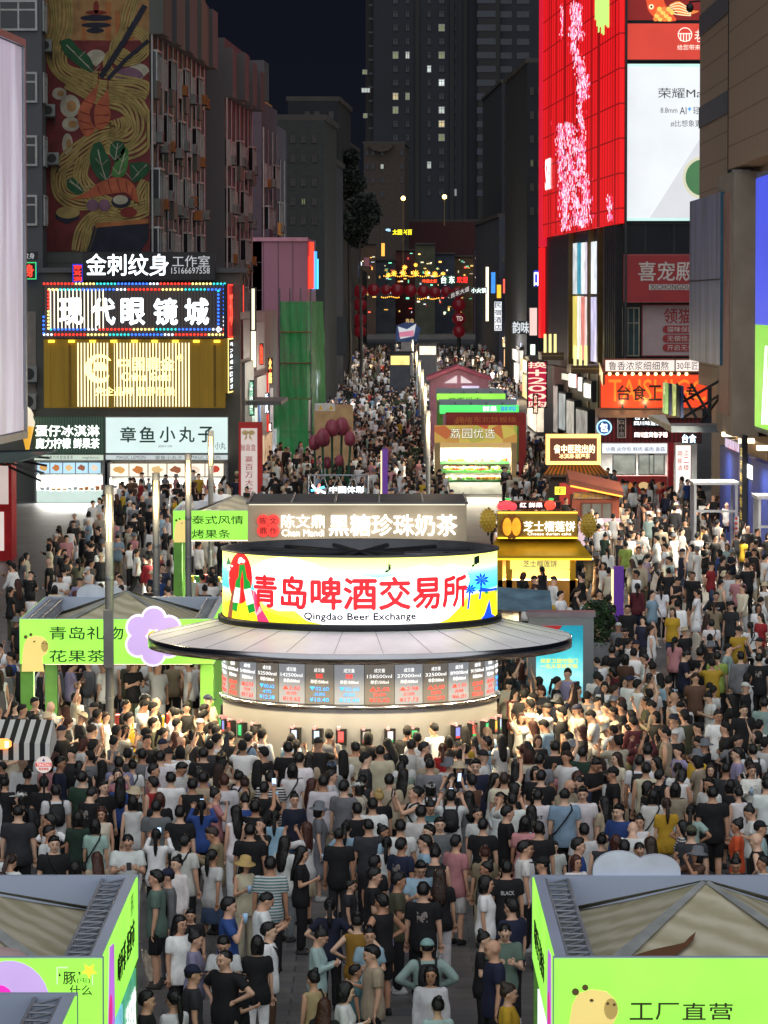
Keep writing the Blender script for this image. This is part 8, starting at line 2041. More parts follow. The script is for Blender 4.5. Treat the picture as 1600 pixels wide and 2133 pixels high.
HAND = """38,1677,b,m,z,t,c,t,k,S;116,1634,b,m,s,t,w,t,k,S,B;187,1638,br,m,s,t,k,t,k,P,P;172,1606,b,m,s,t,gn,t,k,S;216,1625,fr,m,s,t,k,t,k,S;251,1618,b,w,l,t,b,t,k,S;277,1657,b,w,b,n,w,t,w,S;326,1666,b,m,s,t,g,t,k,S;199,1706,b,w,b,d,m,k,m,S,X;266,1734,f,m,z,t,w,t,w,P,P;326,1726,b,w,p,g,w,t,k,U,P;375,1678,b,m,s,t,k,t,k,S;420,1666,b,w,p,g,b,t,k,U,P;467,1612,b,m,sa,t,w,t,k,S,T;401,1621,b,m,s,n,k,s,k,S;510,1618,b,w,un,g,kh,t,k,S,X;532,1666,b,m,s,t,k,t,k,R,P;563,1606,b,m,s,t,k,t,k,S;424,1557,b,m,s,t,k,t,k,S;461,1565,b,w,cy,t,cr,t,be,S;521,1715,b,m,s,t,k,t,k,S;491,1678,bl,w,l,n,w,t,w,S;450,1719,l,m,sn,g,kh,t,k,P;386,1738,br,m,s,t,w,t,k,S,X;443,1769,br,w,p,t,w,k,dn,W;368,1784,fl,w,u,g,w,t,o,S;349,1809,l,m,cn,g,g,t,g,S;326,1812,l,m,s,t,te2,s,k,S;510,1783,fr,w,hy,n,cr,t,cr,G,C;563,1784,b,m,s,t,te,t,k,S;546,1856,r,m,z,t,w,t,o,P;476,1869,r,m,s,t,b,t,dn,D,C;375,1906,fr,w,l,t,w,t,k,S;397,1893,f,c,s,t,k,s,k,S;405,1938,r,w,u,t,pu,t,be,G;467,1945,f,w,p,t,w,t,k,P;469,1979,fl,m,z,t,k,t,be,A;536,1949,b,w,b,t,k,t,w,S;559,1921,r,m,s,t,w,t,br,S,X;401,2009,r,m,cn,t,c,t,k,S;502,2030,r,c,s,t,k,s,k,G;305,2064,r,m,s,t,k,t,k,S;362,2064,bl,w,p,t,w,t,k,D;10,1617,b,w,u,t,k,t,k,S;57,1602,b,w,u,t,k,t,k,S;92,1617,b,m,s,t,k,t,k,S;124,1576,r,m,s,t,n,t,k,S;165,1585,b,m,s,t,k,t,k,S;248,1576,b,m,s,t,pu,t,k,S;276,1582,b,w,u,t,w,t,k,S,X;297,1559,b,m,s,t,g,t,k,S;334,1563,b,m,s,t,w,t,k,S;320,1591,r,m,s,t,p,t,k,S;356,1608,b,m,s,t,w,t,k,S;332,1651,b,w,ba,t,k,t,k,S;424,1607,b,m,s,t,be,t,k,S;163,1690,b,w,b,t,gn,t,o,S;157,1794,b,w,b,t,k,t,k,S;594,1741,br,w,l,t,w,t,g,S;573,1689,b,w,p,n,lb,t,w,S;624,1567,b,m,s,t,w,s,k,S,T;644,1569,b,w,l,t,be,t,k,S;691,1585,b,w,cb,t,g,t,k,S;674,1614,b,m,s,g,w,t,be,S;650,1621,br,w,la,d,p,k,p,S;665,1670,r,w,hg,d,g,k,g,S,C;717,1625,br,m,s,t,g,t,k,S;727,1653,r,c,s,t,k,s,k,S;744,1672,b,m,s,t,k,t,k,S;776,1662,b,m,s,t,w,t,k,S;789,1645,b,w,uy,t,k,t,k,S;755,1612,b,w,u,n,c,t,k,S;811,1612,b,m,s,t,be,t,k,S,X;836,1587,b,m,s,t,gr2,t,g,S;792,1552,b,m,z,t,cr,t,k,S;896,1580,b,m,z,t,g,s,g,S,T;991,1580,f,m,s,t,n,t,k,G,C;956,1587,f,w,qe,t,k,t,k,D;1029,1610,r,w,l,g,w,t,w,G,C;976,1647,b,w,l,d,g,k,g,S;939,1644,b,m,s,t,w,t,k,U,P,B;894,1664,f,w,u,t,te,t,k,P,P;877,1677,b,m,s,t,w,t,k,S,X;894,1717,l,m,s,t,k,t,k,S;916,1702,f,m,s,t,g,t,k,S;1006,1704,b,m,s,t,k,t,k,S;1055,1677,r,m,s,t,k,t,k,G,C;1010,1762,b,w,ua,t,kh,t,be,S;950,1739,br,m,s,t,p,s,w,S;886,1739,l,m,s,t,lb,t,k,S;875,1788,f,m,s,t,lb,t,k,P;836,1745,br,m,s,t,n,t,k,S;834,1707,b,m,s,t,w,t,k,S;806,1743,b,w,p,t,w,t,k,S;798,1719,r,w,u,t,lb,t,k,S;768,1706,b,m,z,t,c,t,k,S;721,1711,b,w,p,t,lb,k,o,A;627,1762,r,w,l,t,k,t,k,G;729,1833,r,c,s,t,c,s,k,S;777,1807,r,m,s,t,k,t,k,G,C;781,1781,br,m,s,t,k,t,k,S;828,1816,r,m,s,t,o,t,k,G;882,1837,b,m,s,t,k,t,k,S;916,1809,b,w,ln,t,k,t,w,S;796,1861,bl,m,s,n,k,s,k,A;687,1872,b,w,p,t,n,t,k,A;744,1902,b,w,u,n,y2,t,be,A;770,1932,f,w,u,t,lb,t,k,F;789,1912,f,c,s,t,pu,s,k,S;661,1931,r,w,u,g,m,t,lb,P,P;777,1968,l,m,s,t,be,t,k,G;740,2009,r,c,s,t,te,s,k,S;654,2021,bl,w,u,n,go,t,k,G,X;717,2045,r,w,b,g,w,t,k,G;676,2079,b,w,la,t,k,t,k,S;890,1955,b,m,cm,g,m,t,k,A,B;912,2077,b,w,u,t,m,t,k,S;1006,1940,r,w,u,t,k,t,k,G;1029,1957,l,m,d,t,n,t,k,S;1051,1919,f,m,z,t,m2,t,k,P;1059,2049,r,w,un,t,y,t,k,S;1012,1824,r,w,b,t,w,t,be,S;1055,1792,b,m,s,t,k,t,k,S,T;1066,1871,bl,m,s,t,n,t,k,S;1014,1794,l,w,u,t,g,t,k,S,X;1092,1751,r,m,s,t,w,t,k,S;1075,1582,b,w,l,t,k,t,k,S;1090,1550,b,w,pa,t,ma,t,k,S;1124,1569,b,m,s,t,g,t,k,S;1156,1543,b,m,s,t,k,t,k,S;1127,1604,b,m,s,t,k,t,k,G,C;1176,1593,f,c,s,t,p,s,p,S;1189,1597,b,c,s,t,k,s,k,S;1236,1576,fr,m,s,t,k,t,be,P;1277,1597,l,m,ck,t,k,t,k,S;1285,1567,fl,w,ln,t,cr,t,k,S;1214,1555,b,m,s,t,gn,t,k,S;1332,1572,b,m,s,t,w,t,k,S,B;1367,1576,l,w,l,t,cr,t,k,S;1349,1550,b,m,s,t,g,t,k,S;1412,1589,b,w,p,t,w,t,k,S;1407,1630,b,w,b,t,be,t,k,S;1362,1625,fr,c,s,t,b,s,k,S;1360,1644,b,w,b,t,w,t,k,S,X;1388,1662,b,w,pn,t,y,t,be,S;1422,1662,b,c,s,t,k,s,k,S;1439,1677,b,w,p,t,m,t,lb,A;1484,1638,b,m,s,t,k,s,k,S;1512,1589,b,m,z,t,c,t,k,S;1480,1591,f,w,bn,n,k,t,k,S;1560,1580,b,w,u,n,k,t,k,S,W;1536,1557,l,m,s,t,pu,t,k,S;1568,1550,b,m,s,t,w,t,k,S,B;1597,1621,b,m,s,t,w,t,k,S;1568,1676,l,w,u,t,w,t,k,P;1536,1706,l,w,u,d,or,k,or,S;1583,1709,r,m,ck,t,m,t,be,S;1440,1719,b,m,co,t,c,t,k,S;1532,1781,f,w,u,n,k,t,k,P;1590,1782,l,w,p,t,w,t,k,S;1176,1642,b,m,z,t,lb,t,k,S,X;1214,1638,f,m,s,t,w,t,k,G,C;1259,1659,bl,w,l,t,be,t,k,S;1290,1674,fl,m,s,t,b,t,k,G;1332,1698,f,w,u,n,w,t,be,D,C;1120,1644,b,m,s,t,w,t,k,S,T;1067,1651,b,m,s,t,w,t,k,U;1107,1677,b,w,l,t,k,t,k,S;1094,1700,b,w,b,d,p,k,p,S;1122,1711,b,m,s,t,k,t,k,S;1097,1751,r,m,s,t,w,t,k,S;1217,1715,b,m,s,t,w,t,k,S;1204,1745,r,m,s,t,b,t,k,S;1200,1781,fr,w,ba,t,w,t,k,S;1253,1736,b,w,u,n,c,t,k,S;1283,1739,b,w,ba,t,k,t,k,S;1300,1749,b,m,s,t,k,t,k,S;1330,1751,f,m,z,t,w,t,k,P;1354,1743,bl,w,ln,t,be,t,k,S;1131,1784,l,m,ck,t,k,t,k,S;1154,1752,f,c,s,t,w,s,k,S;1303,1305,f,m,s,t,k,t,k,P,P;1401,1266,f,w,ln,t,y,s,dn,S;1492,1233,f,m,s,t,k,t,n,S,T;1523,1252,fl,m,ck,t,c,s,k,S;1482,1290,b,m,s,t,w,t,dn,S,X;1443,1191,f,m,s,t,k,s,k,W,X;1378,1219,b,w,p,t,w,t,k,W;1328,1215,b,w,p,g,ma,t,dn,W;1307,1260,f,m,s,t,k,t,k,S;1275,1345,b,m,s,t,k,s,k,S;1281,1388,l,w,b,t,ma,t,w,P;1303,1363,b,w,b,t,br,t,k,S;1344,1361,l,m,s,t,w,t,k,G;1563,1296,b,w,p,t,w,t,k,S,X;1580,1258,f,w,b,t,w,t,w,S;1425,1353,r,m,s,t,n,t,k,P;1458,1349,b,m,s,t,k,t,k,S;1494,1357,b,m,s,t,li,t,k,S;1543,1357,b,m,s,g,g,t,k,S;1581,1361,b,m,s,t,k,t,k,S;1356,1423,f,m,d,t,w,t,k,S;1549,1467,f,m,s,t,k,t,k,S;1592,1453,b,m,s,t,m,t,k,S;1496,1479,f,m,s,t,w,t,k,S;1303,1127,b,m,s,t,li,t,k,S;1331,1138,f,m,s,t,w,s,k,S,X;741,1545,b,m,s,t,cr,t,k,G;857,1540,b,m,s,t,w,t,k,G;517,1525,br,m,s,t,lb,t,k,G,B;600,1545,b,m,s,t,k,t,k,S;883,1545,r,m,s,t,w,t,k,S;922,1548,b,w,pa,n,r,t,k,G;970,1550,b,w,u,n,k,t,k,U;1010,1533,l,m,s,t,lb,t,k,R"""
PRINT = {467: 'ANGELES', 624: 'BIPOLAR', 896: 'BOSTON', 1055: 'BLACK', 1120: 'ART', 1492: 'GAP'}
PAL['te2'] = ('grey green', (92, 116, 104)); PAL['gr2'] = ('sage', (130, 142, 130)); PAL['y2'] = ('mustard', (166, 122, 44)); PAL['m2'] = ('sage', (112, 134, 124))
prng = random.Random(77)
def hgt(sex): return {'m': 1.73, 'w': 1.62, 'c': 1.28}[sex] + prng.uniform(-.05, .05)
for rec in HAND.replace('\n', '').split(';'):
    q = rec.split(','); x, y = int(q[0]), int(q[1]); h = hgt(q[3]); p = GZ(x, y, h + .02)
    people.append(dict(p=(p.x, p.y), px=x, f=q[2], sex=q[3], hair=q[4], top=q[5], tc=q[6], bot=q[7], bc=q[8], pose=q[9], ex=q[10:], h=h, hand=True))
# footprints nobody stands in (x0, x1, y0, y1)
NO = [(-8.5, -3.6, 82.2, 89), (-7.2, -2.4, 125.4, 132), (1.6, 6.3, 30, 46), (-7.4, -2.75, 30, 46), (-4.2, 2.7, 114.5, 121), (3.6, 6.5, 123.5, 129), (3.2, 5, 87.4, 88.6), (-8, -5.7, 67.6, 69.6), (2.9, 5.3, 98.5, 101), (2.4, 7.2, 197, 203), (3, 8.2, 210.8, 214.4), (3, 8, 221, 227), (3, 8, 235, 241), (2.9, 7.4, 248, 255), (7.5, 10, 157.5, 161.2), (7, 10, 167, 171), (-7.0, -5.6, 178.5, 181), (-9.6, -4.2, 240, 262), (-4.0, -1.4, 212, 219), (-4.3, -1.5, 194, 198), (12.2, 14.5, 149, 153), (-16, -12.7, 147, 152), (11, 20, 199, 210), (-3.2, -.6, 148.5, 150.5), (5.6, 6.8, 107, 109)]
pts = [d_['p'] for d_ in people]
def free(x, y, r, margin=0.0):
    if math.hypot(x - KC[0], y - KC[1]) < KR + .42: return False
    for a, b, c, d in NO:
        if a - .2 < x < b + .2 and c - .2 < y < d + .2: return False
    return True
cell = {}
def put(p):
    cell.setdefault((int(p[0] // 2), int(p[1] // 2)), []).append(p)
for p in pts: put(p)
def near(x, y, r):
    i, j = int(x // 2), int(y // 2)
    for a in (-1, 0, 1):
        for b in (-1, 0, 1):
            for q in cell.get((i + a, j + b), ()):
                if (q[0] - x) ** 2 + ((q[1] - y) * .8) ** 2 < r * r: return True
    return False
def edge(d, s): return 800 / FPX * d * 1.06 * s
fill = []
def scatter(y0, y1, xl, xr, r, tries, keep=None):
    for _ in range(tries):
        y = prng.uniform(y0, y1); a, b = max(xl(y), edge(y, -1)), min(xr(y), edge(y, 1))
        if a >= b: continue
        x = prng.uniform(a, b)
        if keep and not keep(x, y): continue
        if not free(x, y, r) or near(x, y, r): continue
        put((x, y)); fill.append((x, y))
C_ = lambda v: (lambda y: v)
sparse = lambda x, y: not (5.4 < x < 10.2 and 88 < y < 124) or prng.random() < .07
scatter(46.5, 58, C_(-2.6), C_(1.6), 1.15, 500)
scatter(52, 60, C_(-9), C_(9), 1.15, 900, lambda x, y: x < -2 or x > 2.2)
scatter(58, 67, C_(-9), C_(9), .86, 3000)
scatter(66, 77, C_(-9), C_(10), .6, 9000)
scatter(76, 92, C_(-9.5), C_(0), .55, 7500); scatter(76, 94, C_(2.8), C_(6.4), .58, 4500, sparse); scatter(76, 100, C_(6), C_(11), .95, 2200, sparse)
scatter(94, 152, C_(4.2), C_(14.4), 1.18, 5200, sparse); scatter(152, 200, C_(6), lambda y: 14.6 if y < 185 else 11.5, 1.25, 4200)
scatter(90, 192, C_(-15), lambda y: -3.5 if y < 122 else -4.0, 1.25, 6500, lambda x, y: not (x < -12.4 and y > 110))
scatter(128, 262, C_(-6.8), C_(3.0), 1.22, 8000); scatter(198, 300, C_(6.8), lambda y: 12.2 - (y - 200) * .05, 1.2, 3500)
scatter(256, 400, lambda y: -4 - (y - 256) * .012, lambda y: y * .034, 1.5, 9500, lambda x, y: not (3 < x < 8 and y < 258)); scatter(400, 560, C_(-6), C_(14.6), 1.8, 6000)
def rnd(x, y):
    sex = prng.choice('mmwwwc') if prng.random() < .25 else prng.choice('mw')
    tc = prng.choice(['k'] * 26 + ['w'] * 24 + ['g', 'g', 'g', 'c', 'c', 'c', 'be', 'be', 'cr', 'cr', 'cr', 'cr', 'g', 'n', 'n', 'b', 'lb', 'lb', 'p', 'p', 'o', 'm', 'gn', 'pu', 'y', 'r', 'ma', 'kh', 'br'])
    kiosk = math.hypot(x - KC[0], y - KC[1]) < 8
    if kiosk and y < 82 and prng.random() < .85:
        a = math.degrees(math.atan2(KC[0] - x, -(KC[1] - y))); yaw = a + prng.gauss(0, 22)
    elif y > 250: yaw = prng.choice((0, 180, 180)) + prng.gauss(0, 20)
    else: yaw = prng.choice((0, 180, 180, 90, -90, 135, -135, 45, -45)) + prng.gauss(0, 18)
    yaw = (yaw + 180) % 360 - 180
    f = min(FAC, key=lambda k: abs((FAC[k][0] - yaw + 180) % 360 - 180))
    hair = prng.choice(['s'] * 9 + ['z', 'z', 'sn', 'ck', 'cn', 'd']) if sex == 'm' else prng.choice(['l', 'l', 'p', 'p', 'u', 'u', 'b', 'b', 'ln', 'pn', 'ba', 'la', 'qe', 'hg', 'cw']) if sex == 'w' else 's'
    top = prng.choice('tttttgn') if sex != 'w' else prng.choice('ttttngdd')
    bot = prng.choice('ttts') if sex == 'm' else prng.choice('tttsk') if sex == 'w' else 's'
    bc = prng.choice(['k', 'k', 'k', 'k', 'c', 'be', 'dn', 'w', 'o', 'kh'])
    if top == 'd': bot, bc = 'k', tc
    pose = prng.choice('SSSSSPPGFUARD') if y < 100 else prng.choice('SSSWWWPG')
    ex = []
    if pose in 'PUR' and prng.random() < .4 and y < 84: ex.append('P')
    if pose in 'GD' and prng.random() < .6 and y < 84: ex.append('C')
    if prng.random() < .1: ex.append('B')
    elif prng.random() < .1: ex.append('X')
    h = hgt(sex)
    if kiosk: h *= .985
    return dict(p=(x, y), f=f, yaw=yaw, sex=sex, hair=hair, top=top, tc=tc, bot=bot, bc=bc, pose=pose, ex=ex, h=h, hand=False)
fill.sort(key=lambda p: p[1])
NIND = 298
rest_pts = fill[max(0, NIND - len(people)):]
for p in fill[:max(0, NIND - len(people))]: people.append(rnd(*p))
def spec(d): # mesh keys
    sx = 'w' if d['sex'] == 'w' else 'm'; st = POSE[d['pose']][3]
    hk = d['hair'][0]
    return ('body', sx, d['pose']), ('top', sx, d['pose'], d['top']), None if d['top'] == 'd' else ('bot', sx, st, d['bot']), ('shoe', sx, st), None if hk == 'd' else ('hair', hk, d['pose'])
def hair_col(d):
    hk, s = d['hair'][0], d['hair'][1:]
    if hk in 'chq':
        return {'k': ('black', (24, 24, 28)), 'n': ('navy', (28, 34, 60)), 'y': ('straw', (196, 166, 104)), 'b': ('blue', (90, 120, 160)), 'g': ('grey', (110, 114, 120)), 'e': ('beige', (196, 180, 150)), 'm': ('mint', (140, 176, 172)), 'o': ('olive', (80, 80, 60)), 'w': ('white', (206, 206, 202))}.get(s, ('grey', (110, 112, 116)))
    return HAIRC.get(s, HAIRC[''])
def lab(d):
    w = 'child' if d['sex'] == 'c' else 'person'
    t = d['pat'] + PAL[d['tc']][0] + ' ' + TOPN[d['top']]
    if d['top'] != 'd': t2 = ' and ' + PAL[d['bc']][0] + ' ' + BOTN[d['bot']]
    else: t2 = ''
    hn = HAIRN[d['hair'][0]]; hn = hn % hair_col(d)[0] if '%' in hn else hn
    return w, t, t2, hn
used_lab = set()
def landmark(x, y):
    c = [((-5, 52), 'behind the bottom left stall'), ((4, 54), 'behind the bottom right stall'), ((-.5, 50), 'in the gap between foreground stalls'), ((-6.3, 71), 'by the striped cart'), ((-6.2, 81), 'before the gift tea stall'), ((KC[0], 74.5), 'at the kiosk taps'), ((KC[0] + 3.8, 79), 'right of the kiosk drum'), ((KC[0] - 3.8, 79), 'left of the kiosk drum'), ((4.1, 86.5), 'by the teal poster stand'), ((9, 112), 'on open paving at right'), ((-4, 62), 'in the dark lower left crowd'), ((4.5, 64), 'in the dark lower right crowd'), ((0, 62), 'in the middle of the dark crowd'), ((7.5, 76), 'in the lit right crowd'), ((7.5, 90), 'in the crowd beyond the teal poster')]
    return min(c, key=lambda k: math.hypot(k[0][0] - x, (k[0][1] - y) * .5))[1]
def short(l, n=16): return len(l.replace('-', ' ').split()) <= n
def make_label(d, nb):
    w, t, t2, hn = lab(d); f = FAC[d['f']][1]; ps = POSN[d['pose']]; lm = landmark(*d['p'])
    ps = ' with ' + ps if ps.startswith(('hands', 'both', 'one', 'arms', 'hand')) else (' ' + ps if ps else '')
    c = ['%s in %s%s, %s, %s' % (w, t, t2, hn, f), '%s in %s%s, %s, %s%s' % (w, t, t2, hn, f, ps), '%s in %s%s, %s, %s, %s' % (w, t, t2, hn, f, lm), '%s in %s, %s, %s%s, %s' % (w, t, hn, f, ps, lm)]
    for n_ in nb:
        c += ['%s in %s, %s, %s, beside %s in %s' % (w, t, hn, f, lab(n_)[0], lab(n_)[1])]
    for n_ in nb:
        for m_ in nb:
            if n_ is not m_: c += ['%s in %s, %s, between %s in %s and %s' % (w, t, hn, lab(n_)[0], lab(n_)[1], lab(m_)[1])]
    for s in c:
        if short(s) and s not in used_lab: used_lab.add(s); return s
    return ' '.join(('%s in %s, %s, %s' % (w, t, f, lm)).split()[:16])
SKINS = [(222, 176, 148), (212, 164, 134), (230, 188, 160), (192, 142, 112), (218, 170, 140)]
strap_m, bagmats = M('bag_strap', (26, 26, 28), .7), {}
def accessory(root, name, label, cat, mb, mats, mat4, group):
    me = bpy.data.meshes.new(name); me.from_pydata([tuple(v) for v in mb.v], [], mb.f)
    for m in mats: me.materials.append(m)
    me.polygons.foreach_set('material_index', mb.m); me.polygons.foreach_set('use_smooth', mb.sm); me.update()
    o = bpy.data.objects.new(name, me); COL.objects.link(o); o.matrix_world = mat4
    return tag(o, label, cat, group)
acc_lab = set()
def acc_label(base, d, who):
    s = base + ' ' + who
    for alt in (s, s + ' ' + landmark(*d['p'])):
        if len(alt.split()) <= 16 and alt not in acc_lab: acc_lab.add(alt); return alt
    w = base + ' ' + ', '.join((lab(d)[0] + ' in ' + lab(d)[1] + lab(d)[2], FAC[d['f']][1], landmark(*d['p']))); w = ' '.join(w.split()[:16]); acc_lab.add(w); return w
for d in people:
    d['pat'] = {563: 'striped ', 1356: 'striped ', 1344: 'printed ', 1532: 'printed ', 1581: 'printed ', 836: 'printed ', 187: 'printed ', 882: 'printed '}.get(d.get('px'), '') if d['hand'] else prng.choice(['striped '] + ['printed '] * 5 + [''] * 16)
for d in people:
    nb = sorted((e for e in people if e is not d), key=lambda e: (e['p'][0] - d['p'][0]) ** 2 + ((e['p'][1] - d['p'][1]) * .4) ** 2)[:6]
    kb, kt, kl, ks, kh = spec(d); s = d['h'] / 1.735
    yaw = d.get('yaw', FAC[d['f']][0] + prng.gauss(0, 8)); g = ground_z(d['p'][1])
    bx = prng.uniform(.95, 1.06); bw = 1.12 if d['px' if 'px' in d else 'h'] in (424, 1156, 469, 1484, 38) else bx
    root = bpy.data.objects.new('person', get(kb)[0]); COL.objects.link(root)
    root.location = (d['p'][0], d['p'][1], g); root.rotation_euler = (0, 0, math.radians(yaw)); root.scale = (s * bw, s * bw, s)
    if d['sex'] == 'c': root.scale = (s * 1.08, s * 1.08, s)
    root.color = L3(prng.choice(SKINS)); WO[root.name] = V3(root.location)
    tag(root, make_label(d, nb), 'person', 'people in the crowd on the square'); d['obj'] = root
    def kid(name, key, col):
        o = bpy.data.objects.new(name, get(key)[0]); COL.objects.link(o); o.parent = root; o.color = L3(col); return o
    def v(c):
        k0 = prng.uniform(.86, 1.08); return tuple(min(250, k * k0 * prng.uniform(.98, 1.02)) for k in c)
    shirt = kid('dress' if d['top'] == 'd' else 'shirt', kt, v(PAL[d['tc']][1]))
    if d['pat']:
        shirt.material_slots[0].link = 'OBJECT'; shirt.material_slots[0].material = STRIPE_M if d['pat'][0] == 's' else PRINT_M
    if kl: kid(BOTN[d['bot']], kl, v(PAL[d['bc']][1]))
    kid('shoes', ks, prng.choice([(190, 190, 188), (30, 30, 32), (60, 58, 56)]))
    if kh: kid('cap' if kh[1] == 'c' else 'hat' if kh[1] in 'hq' else 'hair', kh, hair_col(d)[1])
    if kh and kh[1] in 'cq' : kid('hair', ('hair', 'z' if d['sex'] == 'm' else 'b', d['pose']), (18, 16, 16))
    if kh and kh[1] == 'h': kid('hair', ('hair', 'b', d['pose']), (18, 16, 16))
    MW = Matrix.Translation(root.location) @ Matrix.Rotation(math.radians(yaw), 4, 'Z') @ Matrix.Diagonal((*root.scale, 1))
    who = '%s in %s%s' % (lab(d)[0], lab(d)[1], lab(d)[2])
    if 'T' in d['ex']:
        bk = d['f'] == 'b'; mb = MB(); fr_ = Fr((0, .152 if bk else -.152), (-1, 0) if bk else (1, 0))
        for co, fs_, k in fit_text(PRINT[d['px']], -.1, 1.24, .1, 1.3, .03): mb.add([fr_.pt(a, b, .004 - abs(a) * .18 + .001 * k) for a, b in co], fs_)
        me = bpy.data.meshes.new('shirt_print'); me.from_pydata([tuple(p) for p in mb.v], [], mb.f); me.materials.append(M('print_dark', (40, 40, 44)) if d['tc'] != 'k' else M('print_white', (200, 200, 200)))
        o = bpy.data.objects.new('shirt_print', me); COL.objects.link(o); o.parent = shirt
    J = joints('w' if d['sex'] == 'w' else 'm', d['pose'])
    if 'P' in d['ex']:
        a, b = J[0], J[1]; c = (a[2] + a[3] * .1 + b[2] + b[3] * .1) / 2 if d['pose'] in 'PU' else a[2] + a[3] * .13
        tl = -.9 if d['pose'] == 'P' else -.15; mb = MB(); f_ = Fr((0, 0), (1, 0)); mb.box(f_, -.038, .038, -.078, .078, -.005, .005, 0); mb.box(Fr((0, 0), (-1, 0)), -.034, .034, -.072, .072, .0055, .0065, 1)
        accessory(root, 'phone', acc_label('phone with lit screen held by', d, who), 'phone', mb, [BLACK, lit((170, 200, 240), 1.6, 0)], MW @ Matrix.Translation(c + V3((0, -.02, .02))) @ Matrix.Rotation(tl, 4, 'X'), 'phones held up in the crowd')
    if 'C' in d['ex']:
        a = J[0]; c = a[2] + a[3] * .085 + V3((0, -.035, 0)); mb = MB(); mb.lathe((0, 0, 0), [(.001, -.06), (.03, -.06), (.041, .07), (.037, .07), (.03, -.04), (.001, -.04)], 12); mb.lathe((0, 0, 0), [(.0305, -.05), (.036, .02), (.001, .021)], 12, 1)
        accessory(root, 'plastic_cup', acc_label('pale blue plastic cup held by', d, who), 'cup', mb, [M('cup_blue', (170, 206, 236), .25), M('beer_amber', (176, 104, 34), .2)], MW @ Matrix.Translation(c), 'plastic cups held in the crowd')
    if 'B' in d['ex'] or 'W' in d['ex']:
        cn_ = 'white' if 'W' in d['ex'] else 'black'; mb = MB(); k = .8 if cn_ == 'white' else 1
        loft(mb, [(0, .2, 1.24 - .2 * k, .1 * k, .055), (0, .215, 1.24 - .12 * k, .14 * k, .085), (0, .21, 1.24, .145 * k, .085), (0, .195, 1.24 + .13 * k, .13 * k, .075), (0, .175, 1.24 + .19 * k, .08 * k, .045)], 12); mb.ell((0, .285, 1.17), .09 * k, .04, .08, 10, 6)
        for sg in (-1, 1): mb.path([V3((sg * .1, .14, 1.38)), V3((sg * .115, .04, 1.49)), V3((sg * .12, -.09, 1.44)), V3((sg * .13, -.15, 1.3)), V3((sg * .16, -.06, 1.14)), V3((sg * .13, .14, 1.1))], .018, 6)
        accessory(root, 'backpack', acc_label(cn_ + ' backpack worn by', d, who), 'backpack', mb, [M('bag_' + cn_, (196, 190, 180) if cn_ == 'white' else (24, 24, 27), .7)], MW, 'backpacks worn in the crowd')
    if 'X' in d['ex']:
        mb = MB(); w_ = 1.0 if d['sex'] != 'w' else .88
        mb.path([V3((-.1, .03, 1.485)), V3((-.11 * w_, .12, 1.4)), V3((0, .155, 1.24)), V3((.14 * w_, .14, 1.05)), V3((.205 * w_, .0, .95)), V3((.13 * w_, -.16, 1.06)), V3((0, -.165, 1.24)), V3((-.09 * w_, -.12, 1.4)), V3((-.1, .03, 1.485))], .014, 6)
        loft(mb, [(.215 * w_, .03, .82, .035, .1), (.225 * w_, .03, .86, .045, .12), (.22 * w_, .03, .98, .035, .11)], 10)
        accessory(root, 'crossbody_bag', acc_label('black crossbody bag worn by', d, who), 'bag', mb, [strap_m], MW, 'crossbody bags worn in the crowd')
# ------------------------------------------------------------------ the rest of the crowd as one mass
def low(key, faces):
    k = ('low',) + key
    if k in CACHE: return CACHE[k]
    base = get(key)[1]; mb = MB()
    me = mesh_of('low', [(co, F, 0) for co, F, m in base], []); o = bpy.data.objects.new('low', me); COL.objects.link(o)
    dm_ = o.modifiers.new('d', 'DECIMATE'); tri = sum(len(f) - 2 for _, F, _ in base for f in F); dm_.ratio = min(1, faces / tri)
    dg = bpy.context.evaluated_depsgraph_get(); e = o.evaluated_get(dg).to_mesh(); e.calc_loop_triangles()
    co = np.zeros(len(e.vertices) * 3); e.vertices.foreach_get('co', co); t = np.zeros(len(e.loop_triangles) * 3, dtype=np.int32); e.loop_triangles.foreach_get('vertices', t)
    o.evaluated_get(dg).to_mesh_clear(); bpy.data.objects.remove(o); bpy.data.meshes.remove(me)
    CACHE[k] = (co.reshape(-1, 3), t.reshape(-1, 3)); return CACHE[k]
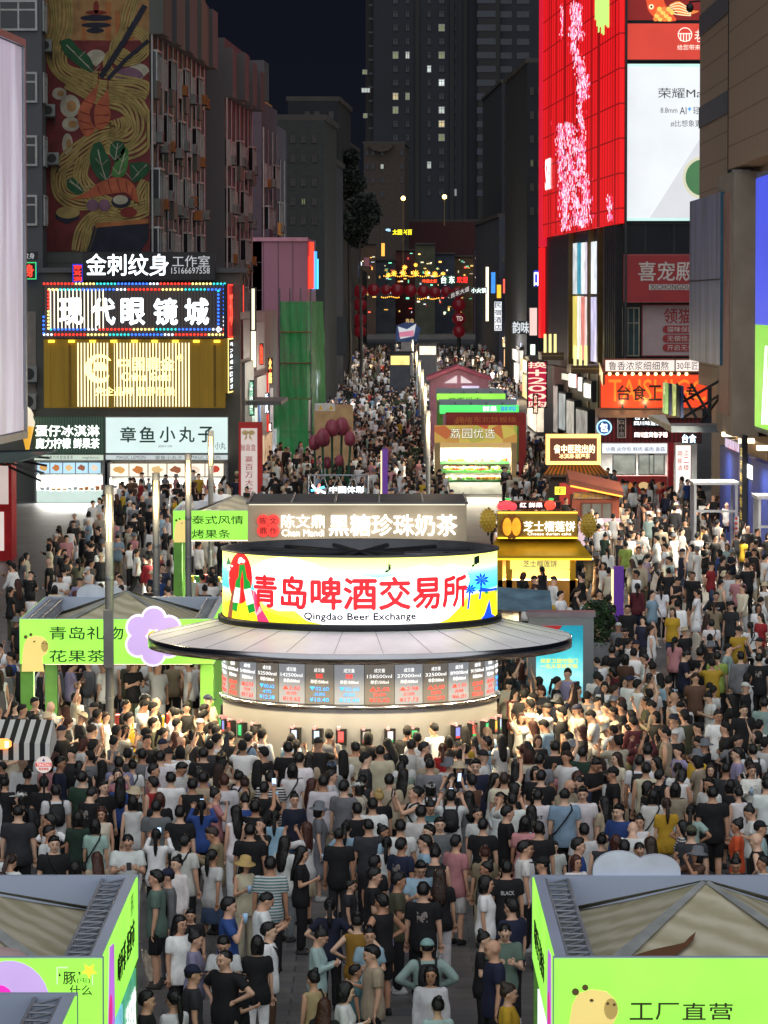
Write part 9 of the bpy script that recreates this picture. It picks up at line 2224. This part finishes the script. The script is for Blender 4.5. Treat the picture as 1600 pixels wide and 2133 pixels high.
VS, TS, CS, off = [], [], [], 0
for (x, y) in rest_pts[:2700]:
    d = rnd(x, y); kb, kt, kl, ks, kh = spec(d); s = d['h'] / 1.735; a = math.radians(d['yaw']); R = np.array([[math.cos(a), -math.sin(a), 0], [math.sin(a), math.cos(a), 0], [0, 0, 1]]) * s
    f = 1.0 if y < 130 else .6 if y < 230 else .4
    for key, n, c in ((kb, 520, prng.choice(SKINS)), (kt, 220, PAL[d['tc']][1]), (kl, 140, PAL[d['bc']][1]), (ks, 60, (150, 150, 150)), (kh, 140, hair_col(d)[1])):
        if key is None: continue
        co, t = low(key, int(n * f)); v = co @ R.T + np.array([x, y, ground_z(y)])
        j = prng.uniform(.85, 1.1); cc = lin(tuple(min(255, q * j) for q in c)) + (1.0,)
        VS.append(v); TS.append(t + off); CS.append(np.tile(cc, (len(v), 1))); off += len(v)
VS, TS, CS = np.concatenate(VS), np.concatenate(TS), np.concatenate(CS)
me = bpy.data.meshes.new('crowd'); me.vertices.add(len(VS)); me.vertices.foreach_set('co', VS.astype(np.float32).ravel())
me.loops.add(len(TS) * 3); me.loops.foreach_set('vertex_index', TS.astype(np.int32).ravel()); me.polygons.add(len(TS)); me.polygons.foreach_set('loop_start', np.arange(0, len(TS) * 3, 3, dtype=np.int32)); me.polygons.foreach_set('use_smooth', np.ones(len(TS), dtype=bool))
ca = me.color_attributes.new('cloth_colour', 'FLOAT_COLOR', 'POINT'); ca.data.foreach_set('color', CS.astype(np.float32).ravel()); me.update(); me.validate()
cm_ = bpy.data.materials.new('crowd_cloth'); cm_.use_nodes = True; nt = cm_.node_tree; at = nt.nodes.new('ShaderNodeAttribute'); at.attribute_name = 'cloth_colour'; nt.links.new(at.outputs['Color'], nt.nodes['Principled BSDF'].inputs['Base Color']); nt.nodes['Principled BSDF'].inputs['Roughness'].default_value = .75
me.materials.append(cm_); o = bpy.data.objects.new('crowd', me); COL.objects.link(o)
tag(o, 'dense evening crowd filling the square and street beyond the nearest people', kind='stuff')
